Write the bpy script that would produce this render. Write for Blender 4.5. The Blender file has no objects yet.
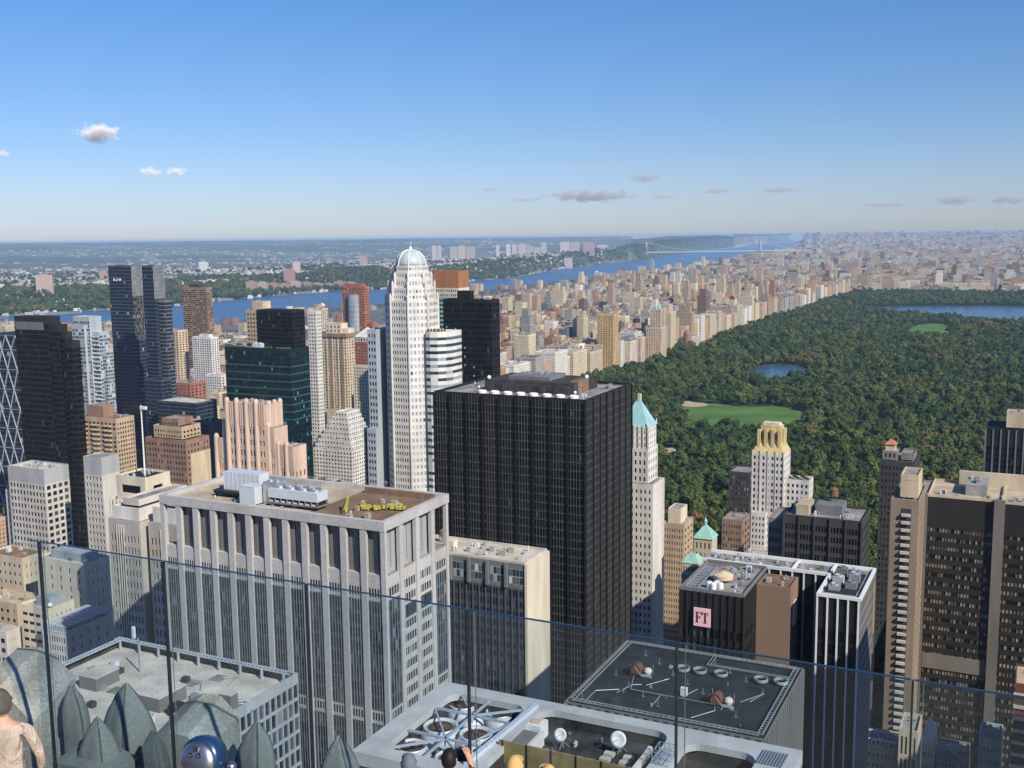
import bpy, bmesh, math, random
from math import sin, cos, tan, pi, radians as R, floor, sqrt, exp
from mathutils import Vector, Matrix
SC = bpy.context.scene; COL = SC.collection
rnd = random.Random(11)
V = Vector
# ------------------------------------------------------------------ camera (solved from the horizon and the verticals)
F, CZ, PITCH, ROLL, G = 1080., 260., math.atan((384-236.3)/1080), R(-.66), R(26)
MROT = Matrix.Rotation(pi/2-PITCH, 3, 'X') @ Matrix.Rotation(ROLL, 3, 'Z')
MINV = MROT.transposed(); CAM = V((0, 0, CZ))
cd = bpy.data.cameras.new('camera'); co = bpy.data.objects.new('camera', cd); COL.objects.link(co)
co.location = CAM; co.rotation_euler = MROT.to_euler(); cd.sensor_width = 36; cd.lens = 36*F/1024
cd.clip_start = .2; cd.clip_end = 200000; SC.camera = co
EX = V((cos(G), -sin(G), 0)); NY = V((sin(G), cos(G), 0))
def ray(u, v): return MROT @ V(((u-512)/F, -(v-384)/F, -1))
def pt(u, v, z):
    d = ray(u, v); return CAM + d*((z-CZ)/d.z)
def ptd(u, v, y):
    d = ray(u, v); return CAM + d*(y/d.y)
def proj(p):
    l = MINV @ (V(p)-CAM); return 512+F*l.x/-l.z, 384-F*l.y/-l.z
def solve(P, a, u):
    L = MINV @ (P-CAM); A = MINV @ a; k = (u-512)/F
    return -(L.x+k*L.z)/(A.x+k*A.z)
def en(p): return p.dot(EX), p.dot(NY)
def fen(e, n, z=0.): return EX*e + NY*n + V((0, 0, z))
# ------------------------------------------------------------------ materials
MATS = {}
def nodes(m):
    m.use_nodes = True; nt = m.node_tree; return nt, nt.nodes['Principled BSDF']
def mat(name, col, rough=.8, metal=0., spec=.3, var=.2, scale=.15, stretch=.18, fine=.09):
    m = bpy.data.materials.new(name); nt, b = nodes(m); N, L = nt.nodes, nt.links
    b.inputs['Roughness'].default_value = rough; b.inputs['Metallic'].default_value = metal
    b.inputs['Specular IOR Level'].default_value = spec
    tc = N.new('ShaderNodeTexCoord'); mp = N.new('ShaderNodeMapping'); mp.inputs['Scale'].default_value = (1, 1, stretch)
    n1 = N.new('ShaderNodeTexNoise'); n1.inputs['Scale'].default_value = scale; n1.inputs['Detail'].default_value = 5
    n2 = N.new('ShaderNodeTexNoise'); n2.inputs['Scale'].default_value = scale*14; n2.inputs['Detail'].default_value = 3
    L.new(tc.outputs['Object'], mp.inputs[0]); L.new(mp.outputs[0], n1.inputs[0]); L.new(tc.outputs['Object'], n2.inputs[0])
    r1 = N.new('ShaderNodeMapRange'); r1.inputs[1].default_value = .3; r1.inputs[2].default_value = .7
    r1.inputs[3].default_value = 1-var; r1.inputs[4].default_value = 1+var
    r2 = N.new('ShaderNodeMapRange'); r2.inputs[1].default_value = .3; r2.inputs[2].default_value = .7
    r2.inputs[3].default_value = 1-fine; r2.inputs[4].default_value = 1+fine
    mu = N.new('ShaderNodeMath'); mu.operation = 'MULTIPLY'
    L.new(n1.outputs[0], r1.inputs[0]); L.new(n2.outputs[0], r2.inputs[0]); L.new(r1.outputs[0], mu.inputs[0]); L.new(r2.outputs[0], mu.inputs[1])
    h = N.new('ShaderNodeHueSaturation'); h.inputs['Color'].default_value = (*col, 1)
    L.new(mu.outputs[0], h.inputs['Value']); L.new(h.outputs[0], b.inputs['Base Color'])
    MATS[name] = m; return m
def glass(name, cols, rough=.12, spec=.5, metal=0.):
    """pane material: every pane carries a random number in its UV that picks dark glass, grey glass or a drawn blind"""
    m = bpy.data.materials.new(name); nt, b = nodes(m); N, L = nt.nodes, nt.links
    b.inputs['Roughness'].default_value = rough; b.inputs['Specular IOR Level'].default_value = spec; b.inputs['Metallic'].default_value = metal
    uv = N.new('ShaderNodeUVMap'); sp = N.new('ShaderNodeSeparateXYZ'); rp = N.new('ShaderNodeValToRGB'); rp.color_ramp.interpolation = 'CONSTANT'
    L.new(uv.outputs[0], sp.inputs[0]); L.new(sp.outputs[0], rp.inputs[0]); L.new(rp.outputs[0], b.inputs['Base Color'])
    el = rp.color_ramp.elements
    while len(el) < len(cols): el.new(.5)
    for e, (p, c) in zip(el, cols): e.position = p
    for e, (p, c) in zip(list(el), cols): e.color = (*c, 1)
    MATS[name] = m; return m
mat('limestone', (.44, .425, .41), var=.16, scale=.09, fine=.1); mat('limestone_pale', (.5, .465, .42)); mat('cream_stone', (.62, .54, .42)); mat('white_stone', (.60, .565, .52))
mat('white_brick', (.63, .60, .56)); mat('tan_brick', (.46, .34, .23)); mat('tan_light', (.55, .43, .29)); mat('brown_brick', (.27, .17, .12)); mat('red_brick', (.33, .13, .09))
mat('parapet_stone', (.46, .45, .43), var=.15); mat('pink_stone', (.56, .41, .32), var=.18, scale=.2); mat('beige_stone', (.5, .42, .31)); mat('grey_concrete', (.36, .36, .36)); mat('grey_dark', (.16, .16, .165))
mat('black_metal', (.017, .0155, .015), .5, 0, .25); mat('mullion_grey', (.085, .085, .085), .5, 0, .4); mat('bronze_metal', (.024, .02, .017), .5, 0, .4)
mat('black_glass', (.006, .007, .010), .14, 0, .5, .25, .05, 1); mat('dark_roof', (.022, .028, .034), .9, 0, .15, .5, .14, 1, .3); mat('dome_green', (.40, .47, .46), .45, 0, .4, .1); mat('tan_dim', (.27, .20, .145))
mat('roof_grey', (.25, .24, .23), .95, 0, .1, .4, .16, 1, .22); mat('roof_tan', (.43, .36, .26), .95, 0, .1, .28, .16, 1, .2); mat('roof_pale', (.50, .46, .39), .95, 0, .1, .26, .14, 1, .2)
mat('roof_brown', (.20, .13, .085), .95, 0, .1, .3, .12, 1, .2); mat('white_paint', (.70, .70, .69), .5, 0, .4, .06); mat('white_metal', (.62, .66, .70), .4, .2, .5, .06)
mat('steel', (.36, .40, .44), .35, .7, .5, .1); mat('copper_green', (.26, .47, .40), .7, 0, .3, .15, .3); mat('copper_blue', (.27, .48, .50), .7, 0, .3, .12, .3)
mat('gold_leaf', (.56, .44, .21), .55, 0., .5, .2, .3); mat('rust', (.15, .062, .042), .85, 0, .2, .25, .6); mat('yellow_paint', (.30, .29, .055), .8, 0, .2, .3, .8); mat('teal_band', (.03, .085, .095), .3)
mat('wood_tank', (.16, .10, .06), .9); mat('granite_warm', (.17, .15, .13), .75, 0, .25, .2, .1); mat('granite_grey', (.17, .165, .16), .7, 0, .3, .12, .1); mat('granite_brown', (.24, .16, .11), .75, 0, .3, .1, .1)
mat('dark_and_shaded_stone', (.05, .047, .045)); mat('aluminium', (.5, .52, .54), .35, .6, .5, .08); mat('pipe_steel', (.40, .45, .45), .5, .4); mat('screen_ochre', (.27, .205, .09), .75, 0, .3, .3, .25, 1)  # dark stone: own colour on some blocks, painted shade on others
mat('tar', (.05, .047, .043), .9, 0, .2, .5, .2, 1, .3); mat('spandrel_blue', (.06, .075, .095), .3, 0, .4, .15); mat('spandrel_teal', (.008, .021, .026), .2, 0, .5, .15)
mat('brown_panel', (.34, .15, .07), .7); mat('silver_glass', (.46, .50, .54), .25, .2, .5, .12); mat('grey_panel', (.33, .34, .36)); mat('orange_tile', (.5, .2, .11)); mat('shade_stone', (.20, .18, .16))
mat('pink_sign', (.85, .50, .52), .6, 0, .3, .02); mat('ink', (.02, .015, .02), .6); mat('dust_tan', (.40, .33, .25)); mat('pale_blue_glass', (.35, .42, .46), .2, .3, .5, .2, .2)
glass('window_dark', [(0, (.010, .011, .013)), (.4, (.028, .03, .034)), (.68, (.06, .06, .062)), (.84, (.14, .13, .115)), (.94, (.32, .29, .25))])
glass('window_blue', [(0, (.018, .028, .038)), (.5, (.035, .052, .066)), (.8, (.075, .10, .12)), (.95, (.2, .22, .23))])
glass('window_teal', [(0, (.004, .010, .013)), (.6, (.007, .018, .022)), (.9, (.018, .05, .056)), (.97, (.10, .25, .25))])
glass('window_navy', [(0, (.008, .016, .035)), (.6, (.015, .025, .05)), (.9, (.03, .04, .06)), (.985, (.35, .35, .33))])
glass('window_bronze', [(0, (.012, .010, .008)), (.45, (.025, .02, .015)), (.65, (.14, .12, .065)), (.85, (.3, .26, .16))])
glass('window_black', [(0, (.004, .005, .006)), (.6, (.009, .010, .012)), (.9, (.022, .022, .022)), (.985, (.09, .08, .065))], .1, .3)
glass('window_city', [(0, (.04, .04, .045)), (.5, (.08, .08, .085)), (.8, (.16, .15, .14)), (.93, (.3, .28, .25))], .3)
glass('window_white', [(0, (.28, .31, .34)), (.5, (.42, .45, .48)), (.93, (.06, .07, .08))], .25)
glass('window_blinds', [(0, (.012, .010, .008)), (.33, (.14, .12, .07)), (.6, (.27, .24, .15)), (.85, (.36, .32, .22))])
glass('window_pale', [(0, (.03, .05, .06)), (.4, (.10, .13, .15)), (.7, (.30, .35, .38)), (.9, (.55, .58, .6))])
# ------------------------------------------------------------------ mesh builder
class MB:
    def __init__(s): s.v = []; s.f = []; s.uv = []; s.mi = []; s.k = 0; s.useuv = False
    def quad(s, a, b, c, d, r=None):
        n = len(s.v); s.v += [tuple(a), tuple(b), tuple(c), tuple(d)]; s.f.append((n, n+1, n+2, n+3)); s.mi.append(s.k)
        if r is not None: s.useuv = True
        s.uv.append(r)
    def poly(s, pts):
        n = len(s.v); s.v += [tuple(p) for p in pts]; s.f.append(tuple(range(n, n+len(pts)))); s.mi.append(s.k); s.uv.append(None)
    def box(s, x0, x1, y0, y1, z0, z1, bottom=True):
        p = [(x0, y0), (x1, y0), (x1, y1), (x0, y1)]; s.prism(p, z0, z1, bottom)
    def prism(s, p, z0, z1, bottom=True, top=True, p2=None):
        n = len(s.v); k = len(p); p2 = p2 or p
        s.v += [(x, y, z0) for x, y in p] + [(x, y, z1) for x, y in p2]
        for i in range(k):
            j = (i+1) % k; s.f.append((n+i, n+j, n+k+j, n+k+i)); s.mi.append(s.k); s.uv.append(None)
        if top: s.f.append(tuple(n+k+i for i in range(k))); s.mi.append(s.k); s.uv.append(None)
        if bottom: s.f.append(tuple(n+k-1-i for i in range(k))); s.mi.append(s.k); s.uv.append(None)
    def bar(s, a, b, w, h=None):
        a, b = V(a), V(b); h = h or w; d = (b-a).normalized(); up = V((0, 0, 1)) if abs(d.z) < .95 else V((1, 0, 0))
        x = d.cross(up).normalized()*(w/2); y = x.cross(d).normalized()*(h/2); n = len(s.v)
        for q in (a, b): s.v += [tuple(q-x-y), tuple(q+x-y), tuple(q+x+y), tuple(q-x+y)]
        for f in ((3, 2, 1, 0), (4, 5, 6, 7), (0, 1, 5, 4), (1, 2, 6, 5), (2, 3, 7, 6), (3, 0, 4, 7)):
            s.f.append(tuple(n+i for i in f)); s.mi.append(s.k); s.uv.append(None)
    def lathe(s, prof, c, n=16, axis=None, ang=0.):
        """prof: [(r, z)], closed with end caps where r>0"""
        c = V(c); b = len(s.v)
        M = V((0, 0, 1)).rotation_difference(V(axis)).to_matrix() if axis is not None else Matrix.Identity(3)
        for r, z in prof:
            for i in range(n):
                t = ang+2*pi*i/n; s.v.append(tuple(c + M @ V((r*cos(t), r*sin(t), z))))
        for j in range(len(prof)-1):
            for i in range(n):
                k = (i+1) % n; s.f.append((b+j*n+i, b+j*n+k, b+(j+1)*n+k, b+(j+1)*n+i)); s.mi.append(s.k); s.uv.append(None)
        s.f.append(tuple(b+n-1-i for i in range(n))); s.mi.append(s.k); s.uv.append(None)
        e = b+(len(prof)-1)*n; s.f.append(tuple(e+i for i in range(n))); s.mi.append(s.k); s.uv.append(None)
    def tube(s, pts, r, n=6):
        pts = [V(p) for p in pts]; b = len(s.v); rr = r if isinstance(r, (list, tuple)) else [r]*len(pts)
        for i, p in enumerate(pts):
            d = (pts[min(i+1, len(pts)-1)]-pts[max(i-1, 0)]).normalized(); up = V((0, 0, 1)) if abs(d.z) < .9 else V((1, 0, 0))
            x = d.cross(up).normalized(); y = x.cross(d)
            for k in range(n): s.v.append(tuple(p+x*(rr[i]*cos(2*pi*k/n))+y*(rr[i]*sin(2*pi*k/n))))
        for i in range(len(pts)-1):
            for k in range(n):
                q = (k+1) % n; s.f.append((b+i*n+k, b+i*n+q, b+(i+1)*n+q, b+(i+1)*n+k)); s.mi.append(s.k); s.uv.append(None)
        s.f.append(tuple(b+k for k in range(n))); e = b+(len(pts)-1)*n; s.f.append(tuple(e+n-1-k for k in range(n)))
        s.mi += [s.k, s.k]; s.uv += [None, None]
    def build(s, name, mats, parent=None, smooth=False):
        me = bpy.data.meshes.new(name); me.from_pydata(s.v, [], s.f)
        for m in (mats if isinstance(mats, (list, tuple)) else [mats]): me.materials.append(MATS[m] if isinstance(m, str) else m)
        if max(s.mi, default=0) > 0: me.polygons.foreach_set('material_index', s.mi)
        if s.useuv:
            uvl = me.uv_layers.new(name='UVMap'); dat = []
            for f, r in zip(s.f, s.uv):
                if isinstance(r, list): dat += r
                else: dat += [r or 0., .5]*len(f)
            uvl.data.foreach_set('uv', dat)
        if smooth: me.polygons.foreach_set('use_smooth', [True]*len(me.polygons))
        me.update(); o = bpy.data.objects.new(name, me); COL.objects.link(o)
        if parent: o.parent = parent
        return o
def tag(o, label=None, cat=None, group=None, kind=None):
    if label: o['label'] = label
    if cat: o['category'] = cat
    if group: o['group'] = group
    if kind: o['kind'] = kind
    return o
def empty(name, loc, rz=0.):
    o = bpy.data.objects.new(name, None); COL.objects.link(o); o.location = loc; o.rotation_euler = (0, 0, rz); o.empty_display_size = .5; return o
# ------------------------------------------------------------------ building kit
def sp(c, r, w=.5, h=.5, top=1., bot=0., mx=0., g='window_dark', rec=.25, ind=True): return dict(c=c, r=r, w=w, h=h, top=top, bot=bot, mx=mx, g=g, rec=rec, ind=ind)
LANDMARKS = []; HEROFOOT = []
class Bld:
    def __init__(s, name, label, u, v, h, uL=None, uR=None, W=None, D=None, cat='building', ang=0., group=None):
        P = pt(u, v, h); s.P = P; a = G+ang
        ex = V((cos(a), -sin(a), 0)); ny = V((sin(a), cos(a), 0))
        s.W = W if W else solve(P, -ex, uL); s.D = D if D else solve(P, ny, uR); s.h = h
        s.root = tag(empty(name, (P.x, P.y, 0), -a), label, cat, group); s.parts = {}; s.panes = []; s.near = P.y < 620
        s.ex, s.ny = ex, ny; s.lim = 768
        HEROFOOT.append((P, ex, ny, s.W, s.D, h))
    def mb(s, part, m):
        k = (part, m)
        if k not in s.parts: s.parts[k] = MB()
        return s.parts[k]
    def world(s, p): p = V(p); return V((s.P.x, s.P.y, 0)) + s.ex*p.x + s.ny*p.y + V((0, 0, p.z))
    def facade(s, o, U, W, H, spec, wall='wall', m='limestone'):
        o, U = V(o), V(U); Z = V((0, 0, 1)); N = U.cross(Z); w = s.mb(wall, m)
        if not spec: w.quad(o, o+U*W, o+U*W+Z*H, o+Z*H); return
        mx, top, bot = spec['mx'], spec['top'], spec['bot']; c, r = spec['c'], spec['r']
        if mx > 0:
            w.quad(o, o+U*mx, o+U*mx+Z*H, o+Z*H); e = o+U*(W-mx); w.quad(e, e+U*mx, e+U*mx+Z*H, e+Z*H)
        a = o+U*mx; iw = W-2*mx
        if top > 0: t = a+Z*(H-top); w.quad(t, t+U*iw, t+U*iw+Z*top, t+Z*top)
        if bot > 0: w.quad(a, a+U*iw, a+U*iw+Z*bot, a+Z*bot)
        a = a+Z*bot; ih = H-top-bot; cw, ch = iw/c, ih/r; pw, ph = cw*spec['w'], ch*spec['h']; x0 = (cw-pw)/2; y0 = (ch-ph)*.55
        if not s.near: w.quad(a, a+U*iw, a+U*iw+Z*ih, a+Z*ih)
        rec = spec['rec']
        for j in range(r):
            q = a+Z*(j*ch)
            if s.near:   # sill and head strips run the full width, jambs between panes
                w.quad(q, q+U*iw, q+U*iw+Z*y0, q+Z*y0); t = q+Z*(y0+ph); w.quad(t, t+U*iw, t+U*iw+Z*(ch-y0-ph), t+Z*(ch-y0-ph))
                xs = [0.]+[x for i in range(c) for x in (i*cw+x0, i*cw+x0+pw)]+[iw]
                for i in range(0, len(xs), 2):
                    b0, b1 = q+U*xs[i]+Z*y0, q+U*xs[i+1]+Z*y0
                    if xs[i+1]-xs[i] > .01: w.quad(b0, b1, b1+Z*ph, b0+Z*ph)
            for i in range(c):
                p = q+U*(i*cw+x0)+Z*y0
                if s.near:
                    b = p-N*rec; p0, p1, p2, p3 = b, b+U*pw, b+U*pw+Z*ph, b+Z*ph; e = p
                    w.quad(e, e+U*pw, p1, p0); w.quad(p3, p2, e+U*pw+Z*ph, e+Z*ph); w.quad(e+Z*ph, e, p0, p3); w.quad(p1, e+U*pw, e+U*pw+Z*ph, p2)
                else:
                    b = p+N*.06; p0, p1, p2, p3 = b, b+U*pw, b+U*pw+Z*ph, b+Z*ph
                s.panes.append(((p0, p1, p2, p3), rnd.random(), spec['g'], spec['ind'], N))
    def ring(s, x0, x1, y0, y1, z0, z1, t, part, m):
        w = s.mb(part, m); w.box(x0, x1, y0, y0+t, z0, z1); w.box(x0, x1, y1-t, y1, z0, z1); w.box(x0, x0+t, y0+t, y1-t, z0, z1); w.box(x1-t, x1, y0+t, y1-t, z0, z1)
    def block(s, x0, x1, y0, y1, z0, z1, S=None, E=None, Wf=None, wall='wall', m='limestone', roof='roof_grey', par=.9, pm=None):
        s.facade((x0, y0, z0), (1, 0, 0), x1-x0, z1-z0, S, wall, m); s.facade((x1, y0, z0), (0, 1, 0), y1-y0, z1-z0, E, wall, m)
        s.facade((x1, y1, z0), (-1, 0, 0), x1-x0, z1-z0, None, wall, m); s.facade((x0, y1, z0), (0, -1, 0), y1-y0, z1-z0, Wf, wall, m)
        s.mb('roof', roof).quad((x0, y0, z1), (x1, y0, z1), (x1, y1, z1), (x0, y1, z1))
        if par: s.ring(x0, x1, y0, y1, z1+.003, z1+par, .45, 'parapet', pm or m)
    def fins(s, x0, x1, y, z0, z1, n, w, d, m, part='mullions', face='S'):
        b = s.mb(part, m)
        for i in range(n+1):
            x = x0+(x1-x0)*i/n
            if face == 'S': b.box(x-w/2, x+w/2, y-d, y-.003, z0, z1)
            else: b.box(y+.003, y+d, x-w/2, x+w/2, z0, z1)
    def unit(s, x, y, z, a, b, h, m='white_metal', fan=0, part='roof_unit'):
        k = MB(); k.box(x-a/2, x+a/2, y-b/2, y+b/2, z, z+h)
        k.box(x-a/2-.06, x+a/2+.06, y-b/2-.06, y+b/2+.06, z+h, z+h+.12)
        for i in range(fan):
            fx = x-a/2+a*(i+.5)/fan; r = min(a/fan, b)*.36; k.lathe([(r, z+h+.12), (r, z+h+.5), (r*.85, z+h+.5), (r*.8, z+h+.2), (r*.2, z+h+.2)], (fx, y, 0), 12)
        k.build(part, m, s.root)
    def clutter(s, x0, x1, y0, y1, z, n, seed=0, hs=1.):
        q = random.Random(seed+int(s.P.x*7))
        for i in range(n):
            a, b, h = q.uniform(.8, 3.2)*hs, q.uniform(.8, 2.6)*hs, q.uniform(.6, 2.2)*hs
            x, y = q.uniform(x0+a, x1-a), q.uniform(y0+b, y1-b)
            if i % 3 == 2:
                k = MB(); k.lathe([(.3*hs, z), (.3*hs, z+h), (.5*hs, z+h+.05), (.5*hs, z+h+.25), (.1, z+h+.5)], (x, y, 0), 8); k.build('roof_vent', q.choice(['aluminium', 'white_metal', 'grey_dark']), s.root)
            else: s.unit(x, y, z, a, b, h, q.choice(['white_metal', 'grey_concrete', 'aluminium', 'grey_dark', 'dust_tan']), q.choice([0, 1, 2]))
    def tank(s, x, y, z, r=2., h=4.):
        k = MB()
        for a in range(4): k.box(x+r*.6*(1 if a & 1 else -1)-.12, x+r*.6*(1 if a & 1 else -1)+.12, y+r*.6*(1 if a & 2 else -1)-.12, y+r*.6*(1 if a & 2 else -1)+.12, z, z+2.5)
        k.lathe([(r, z+2.5), (r*.94, z+2.5+h), (r*1.04, z+2.5+h), (.05, z+2.5+h+r*.7)], (x, y, 0), 14); k.build('water_tank', 'wood_tank', s.root)
    def done(s, maxind=100):
        for (p, m), b in s.parts.items():
            if b.f: b.build(p, m, s.root)
        by = {}
        for P4, r, g, ind, N in s.panes: by.setdefault((g, ind), []).append((P4, r))
        for (g, ind), L in by.items():
            pick = set()
            if ind:
                sc = []
                for i, (P4, r) in enumerate(L):
                    q = [proj(s.world(p)) for p in P4]; us = [a for a, _ in q]; vs = [b for _, b in q]
                    ar = abs(sum(q[k][0]*q[(k+1) % 4][1]-q[(k+1) % 4][0]*q[k][1] for k in range(4)))/2
                    if min(us) > 1 and max(us) < 1023 and max(vs) < s.lim and ar > 3.5: sc.append((-ar-(s.lim-max(vs))*.002, i))
                sc.sort(); pick = {i for _, i in sc[:maxind]}
            rest = MB()
            for i, (P4, r) in enumerate(L):
                if i in pick:
                    w = MB(); w.quad(*P4, r); w.build('window', g, s.root); 
                else: rest.quad(*P4, r)
            if rest.f:
                o = rest.build('windows' if ind else 'glazing', g, s.root)
                if ind: tag(o, kind='stuff')
        return s
# ================================================================== HERO BUILDINGS
# ---- grey limestone tower with the open screen of piers at its top
B = Bld('office_tower', 'grey limestone office tower with an open screen of piers around its cluttered rooftop', 383, 522, 186, 161, 446.7, cat='tower')
W, D = B.W, B.D; ins = 1.6; zt = 186; zs = 170.6
bw, bd = W/12, D/4
def officefloor(o, U, wd, z0, z1, light, pw=.74):
    U = V(U); n = U.cross(V((0, 0, 1))); oo = V(o); hb = z1-z0
    B.facade((oo.x, oo.y, z0), U, wd, hb, sp(5, 1, pw, .58 if light else .72, 0, 0, 1.0, 'window_blue', .12), 'wall' if light else 'spandrel', 'limestone' if light else 'spandrel_blue')
for i in range(12):
    for face in ('S', 'E'):
        if face == 'E' and i > 3: continue
        o, U, wd = ((-W+i*bw, .22, 0), (1, 0, 0), bw) if face == 'S' else ((-.22, i*bd, 0), (0, 1, 0), bd)
        z = zs; k = 0
        while z > 62:
            if k == 0: B.facade((o[0], o[1], z-2.6), U, wd, 2.6, None); z -= 2.6
            elif k == 1: officefloor(o, U, wd, z-4.2, z, True); z -= 4.2
            else:
                light = (k % 12 == 10) if (face == 'S' or i in (0, 3)) else (k % 12 not in (3,))
                officefloor(o, U, wd, z-3.85, z, light, .78); z -= 3.85
            k += 1
zb = z
for i in range(12):     # light vertical mullions between the panes of every bay
    k = B.mb('mullions', 'grey_concrete'); a = -W+i*bw+1.0; s5 = (bw-2)/5
    for j in range(1, 5): k.box(a+j*s5-.045, a+j*s5+.045, .16, .215, zb, zs-2.7)
    if i in (0, 3):
        for j in range(1, 5): a = i*bd+1.0; s4 = (bd-2)/5; k.box(-.215, -.16, a+j*s4-.045, a+j*s4+.045, zb, zs-2.7)
for o, U, wd in (((-W, .22, 0), (1, 0, 0), W), ((-.22, 0, 0), (0, 1, 0), D)): B.facade((o[0], o[1], 0), U, wd, zb, None)
B.facade((0, D, 0), (-1, 0, 0), W, zs, None); B.facade((-W+.6, D, 0), (0, -1, 0), D, zs, None)
B.mb('roof', 'roof_grey').quad((-W, .22, zs), (-.22, .22, zs), (-.22, D, zs), (-W, D, zs))
for i in range(13):
    k = MB(); x = -W+i*bw; x0, x1 = max(-W-.5, x-.95), min(.5, x+.95); k.box(x0, x1, -.2, .85 if i else 1.2, 0, zt-2.6); k.build('pier', 'limestone', B.root)
for i in range(1, 5):
    k = MB(); y = i*bd; k.box(-.85, .21, max(.97, y-.95), min(D+.3, y+.95), 0, zt-2.6); k.build('pier', 'limestone', B.root)
w = B.mb('cornice_beam', 'limestone'); w.box(-W-.5, .5, -.35, 1.0, zt-2.597, zt); w.box(-1.0, .5, 1.003, D+.4, zt-2.597, zt); w.box(-W-.5, -W+.9, 1.003, D+.4, zt-2.597, zt); w.box(-W+.903, -1.003, D-.9, D+.4, zt-2.597, zt)
for x, y in ((-W+.2, D-.5),): w = B.mb('cornice_beam', 'limestone'); w.box(x-.7, x+1, y-1, y+.8, zs+.01, zt-2.6)
px0, px1, py0, py1 = -W+bw, -ins, ins, D-bd*.9       # penthouse set back behind the screen
for (a, b, c, d, ang) in ((px0, px1, py0, py0, 0),):
    B.facade((px0, py0, zs+.01), (1, 0, 0), px1-px0, zt-1.4-zs, sp(33, 1, .12, .9, 2.2, .6, 0, 'window_black', .15, False), 'penthouse_wall', 'granite_grey')  # south wall in darker granite colour: shade behind the screen is painted in
B.facade((px1, py0, zs+.01), (0, 1, 0), py1-py0, zt-1.4-zs, sp(9, 1, .12, .9, 2.2, .6, 0, 'window_black', .15, False), 'penthouse_wall', 'grey_panel')
B.facade((px1, py1, zs+.01), (-1, 0, 0), px1-px0, zt-1.4-zs, None, 'penthouse_wall', 'grey_panel'); B.facade((px0, py1, zs+.01), (0, -1, 0), py1-py0, zt-1.4-zs, None, 'penthouse_wall', 'grey_panel')
zp = zt-1.4
xm = -W*.36
r = B.mb('roof_deck', 'roof_tan'); r.quad((-W+1.2, 1.01, zp), (xm, 1.01, zp), (xm, D-.95, zp), (-W+1.2, D-.95, zp))
r = B.mb('roof_pit', 'roof_brown'); r.quad((xm, 1.01, zp+.004), (-1.01, 1.01, zp+.004), (-1.01, D-1, zp+.004), (xm, D-1, zp+.004))
B.mb('sill', 'limestone').box(-W, -.7, .3, ins-.01, zs-.4, zs+.5)
def box_part(B, name, m, *boxes):
    k = MB()
    for b in boxes: k.box(*b)
    return k.build(name, m, B.root)
box_part(B, 'roof_wall', 'roof_brown', (xm+1.5, -2.2, D-3.4, D-2.8, zp+.01, zp+1.7), (-2.8, -2.2, D*.45, D-3.41, zp+.01, zp+1.0))
box_part(B, 'roof_wall', 'roof_grey', (-W+3, -W*.55, D-2.6, D-2.1, zp+.01, zp+1.4))
# rooftop plant: long pale container on a dark frame, four-bay cooling unit, switch house, ducts
u0 = -W*.71
k = MB(); k.box(u0-8.0, u0+5, 11.0, 15.8, zp+2.0, zp+7.4); [k.box(u0-8.0+i*1.62-.05, u0-8.0+i*1.62+.05, 10.9, 10.998, zp+2.0, zp+7.4) for i in range(9)]; c = k.build('roof_container', 'white_metal', B.root)
box_part(B, 'support_frame', 'black_metal', (u0-10.4, u0+6.4, 9.0, 16.4, zp+1.1, zp+1.95), *[(u0-10+i*4, u0-9.6+i*4, 9.4+j*6, 9.8+j*6, zp+.01, zp+1.1) for i in range(5) for j in (0, 1)])
B.unit(u0+6.4, 6.0, zp+.5, 5.4, 4.2, 5.0, 'white_metal', 0, 'switch_house'); B.unit(u0+12.0, 9.4, zp+.5, 4.6, 4.8, 6.0, 'aluminium', 2, 'air_handler')
cx = u0+20.5
k = MB(); k.box(cx-8.4, cx+8.6, 6.2, 11.2, zp+2.6, zp+5.2); k.k = 1; k.box(cx-8.6, cx+8.8, 6.0, 11.4, zp+1.0, zp+1.4)
for i in range(9): k.box(cx-8.4+i*2.1, cx-8.1+i*2.1, 6.2, 6.5, zp+1.4, zp+2.6); k.box(cx-8.4+i*2.1, cx-8.1+i*2.1, 10.8, 11.1, zp+1.4, zp+2.6)
k.k = 2; k.box(cx-8.2, cx+8.4, 6.9, 10.6, zp+1.4, zp+2.59); k.k = 0
for i in range(8): k.box(cx-8.25+i*2.1, cx-6.9+i*2.1, 6.25, 6.4, zp+1.42, zp+1.9)
ct = k.build('cooling_tower', ['white_metal', 'grey_dark', 'black_metal'], B.root)
for i in range(4):
    k = MB(); k.lathe([(1.7, zp+5.2), (1.8, zp+5.9), (1.55, zp+5.9), (1.45, zp+5.3), (.3, zp+5.3)], (cx-6.2+i*4.15, 8.7, 0), 14); k.build('fan_stack', 'steel', ct)
for i in range(7): k = MB(); x = u0-11-i*.1; B.unit(u0-13.2+(i % 3)*1.8, 18+(i//3)*2.3, zp+.02, 1.3, 1.2, 1.2, 'aluminium')
k = MB(); k.lathe([(.1, 0), (1.5, .5), (1.55, .6), (.1, .35)], (u0-13.2, 19, zp+2.6), 14, axis=(.3, -.6, .6)); k.bar((u0-13.2, 19, zp+1), (u0-13.2, 19, zp+2.6), .25); k.build('satellite_dish', 'grey_concrete', B.root)
for x, y, a in ((-12.6, 14.2, 6.6), (-6.2, 17.2, 5.6)):   # two low yellow hatches in the brown pit
    k = MB(); [k.lathe([(.1, zp), (r_, zp+.5), (r_*.8, zp+1.2), (.1, zp+1.6)], (x+rnd.uniform(-a*.5, a*.5), y+rnd.uniform(-1.6, 1.6), 0), 7) for r_ in [rnd.uniform(.4, 1.0) for _ in range(13)]]; k.build('roof_planting', 'yellow_paint', B.root)
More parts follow.
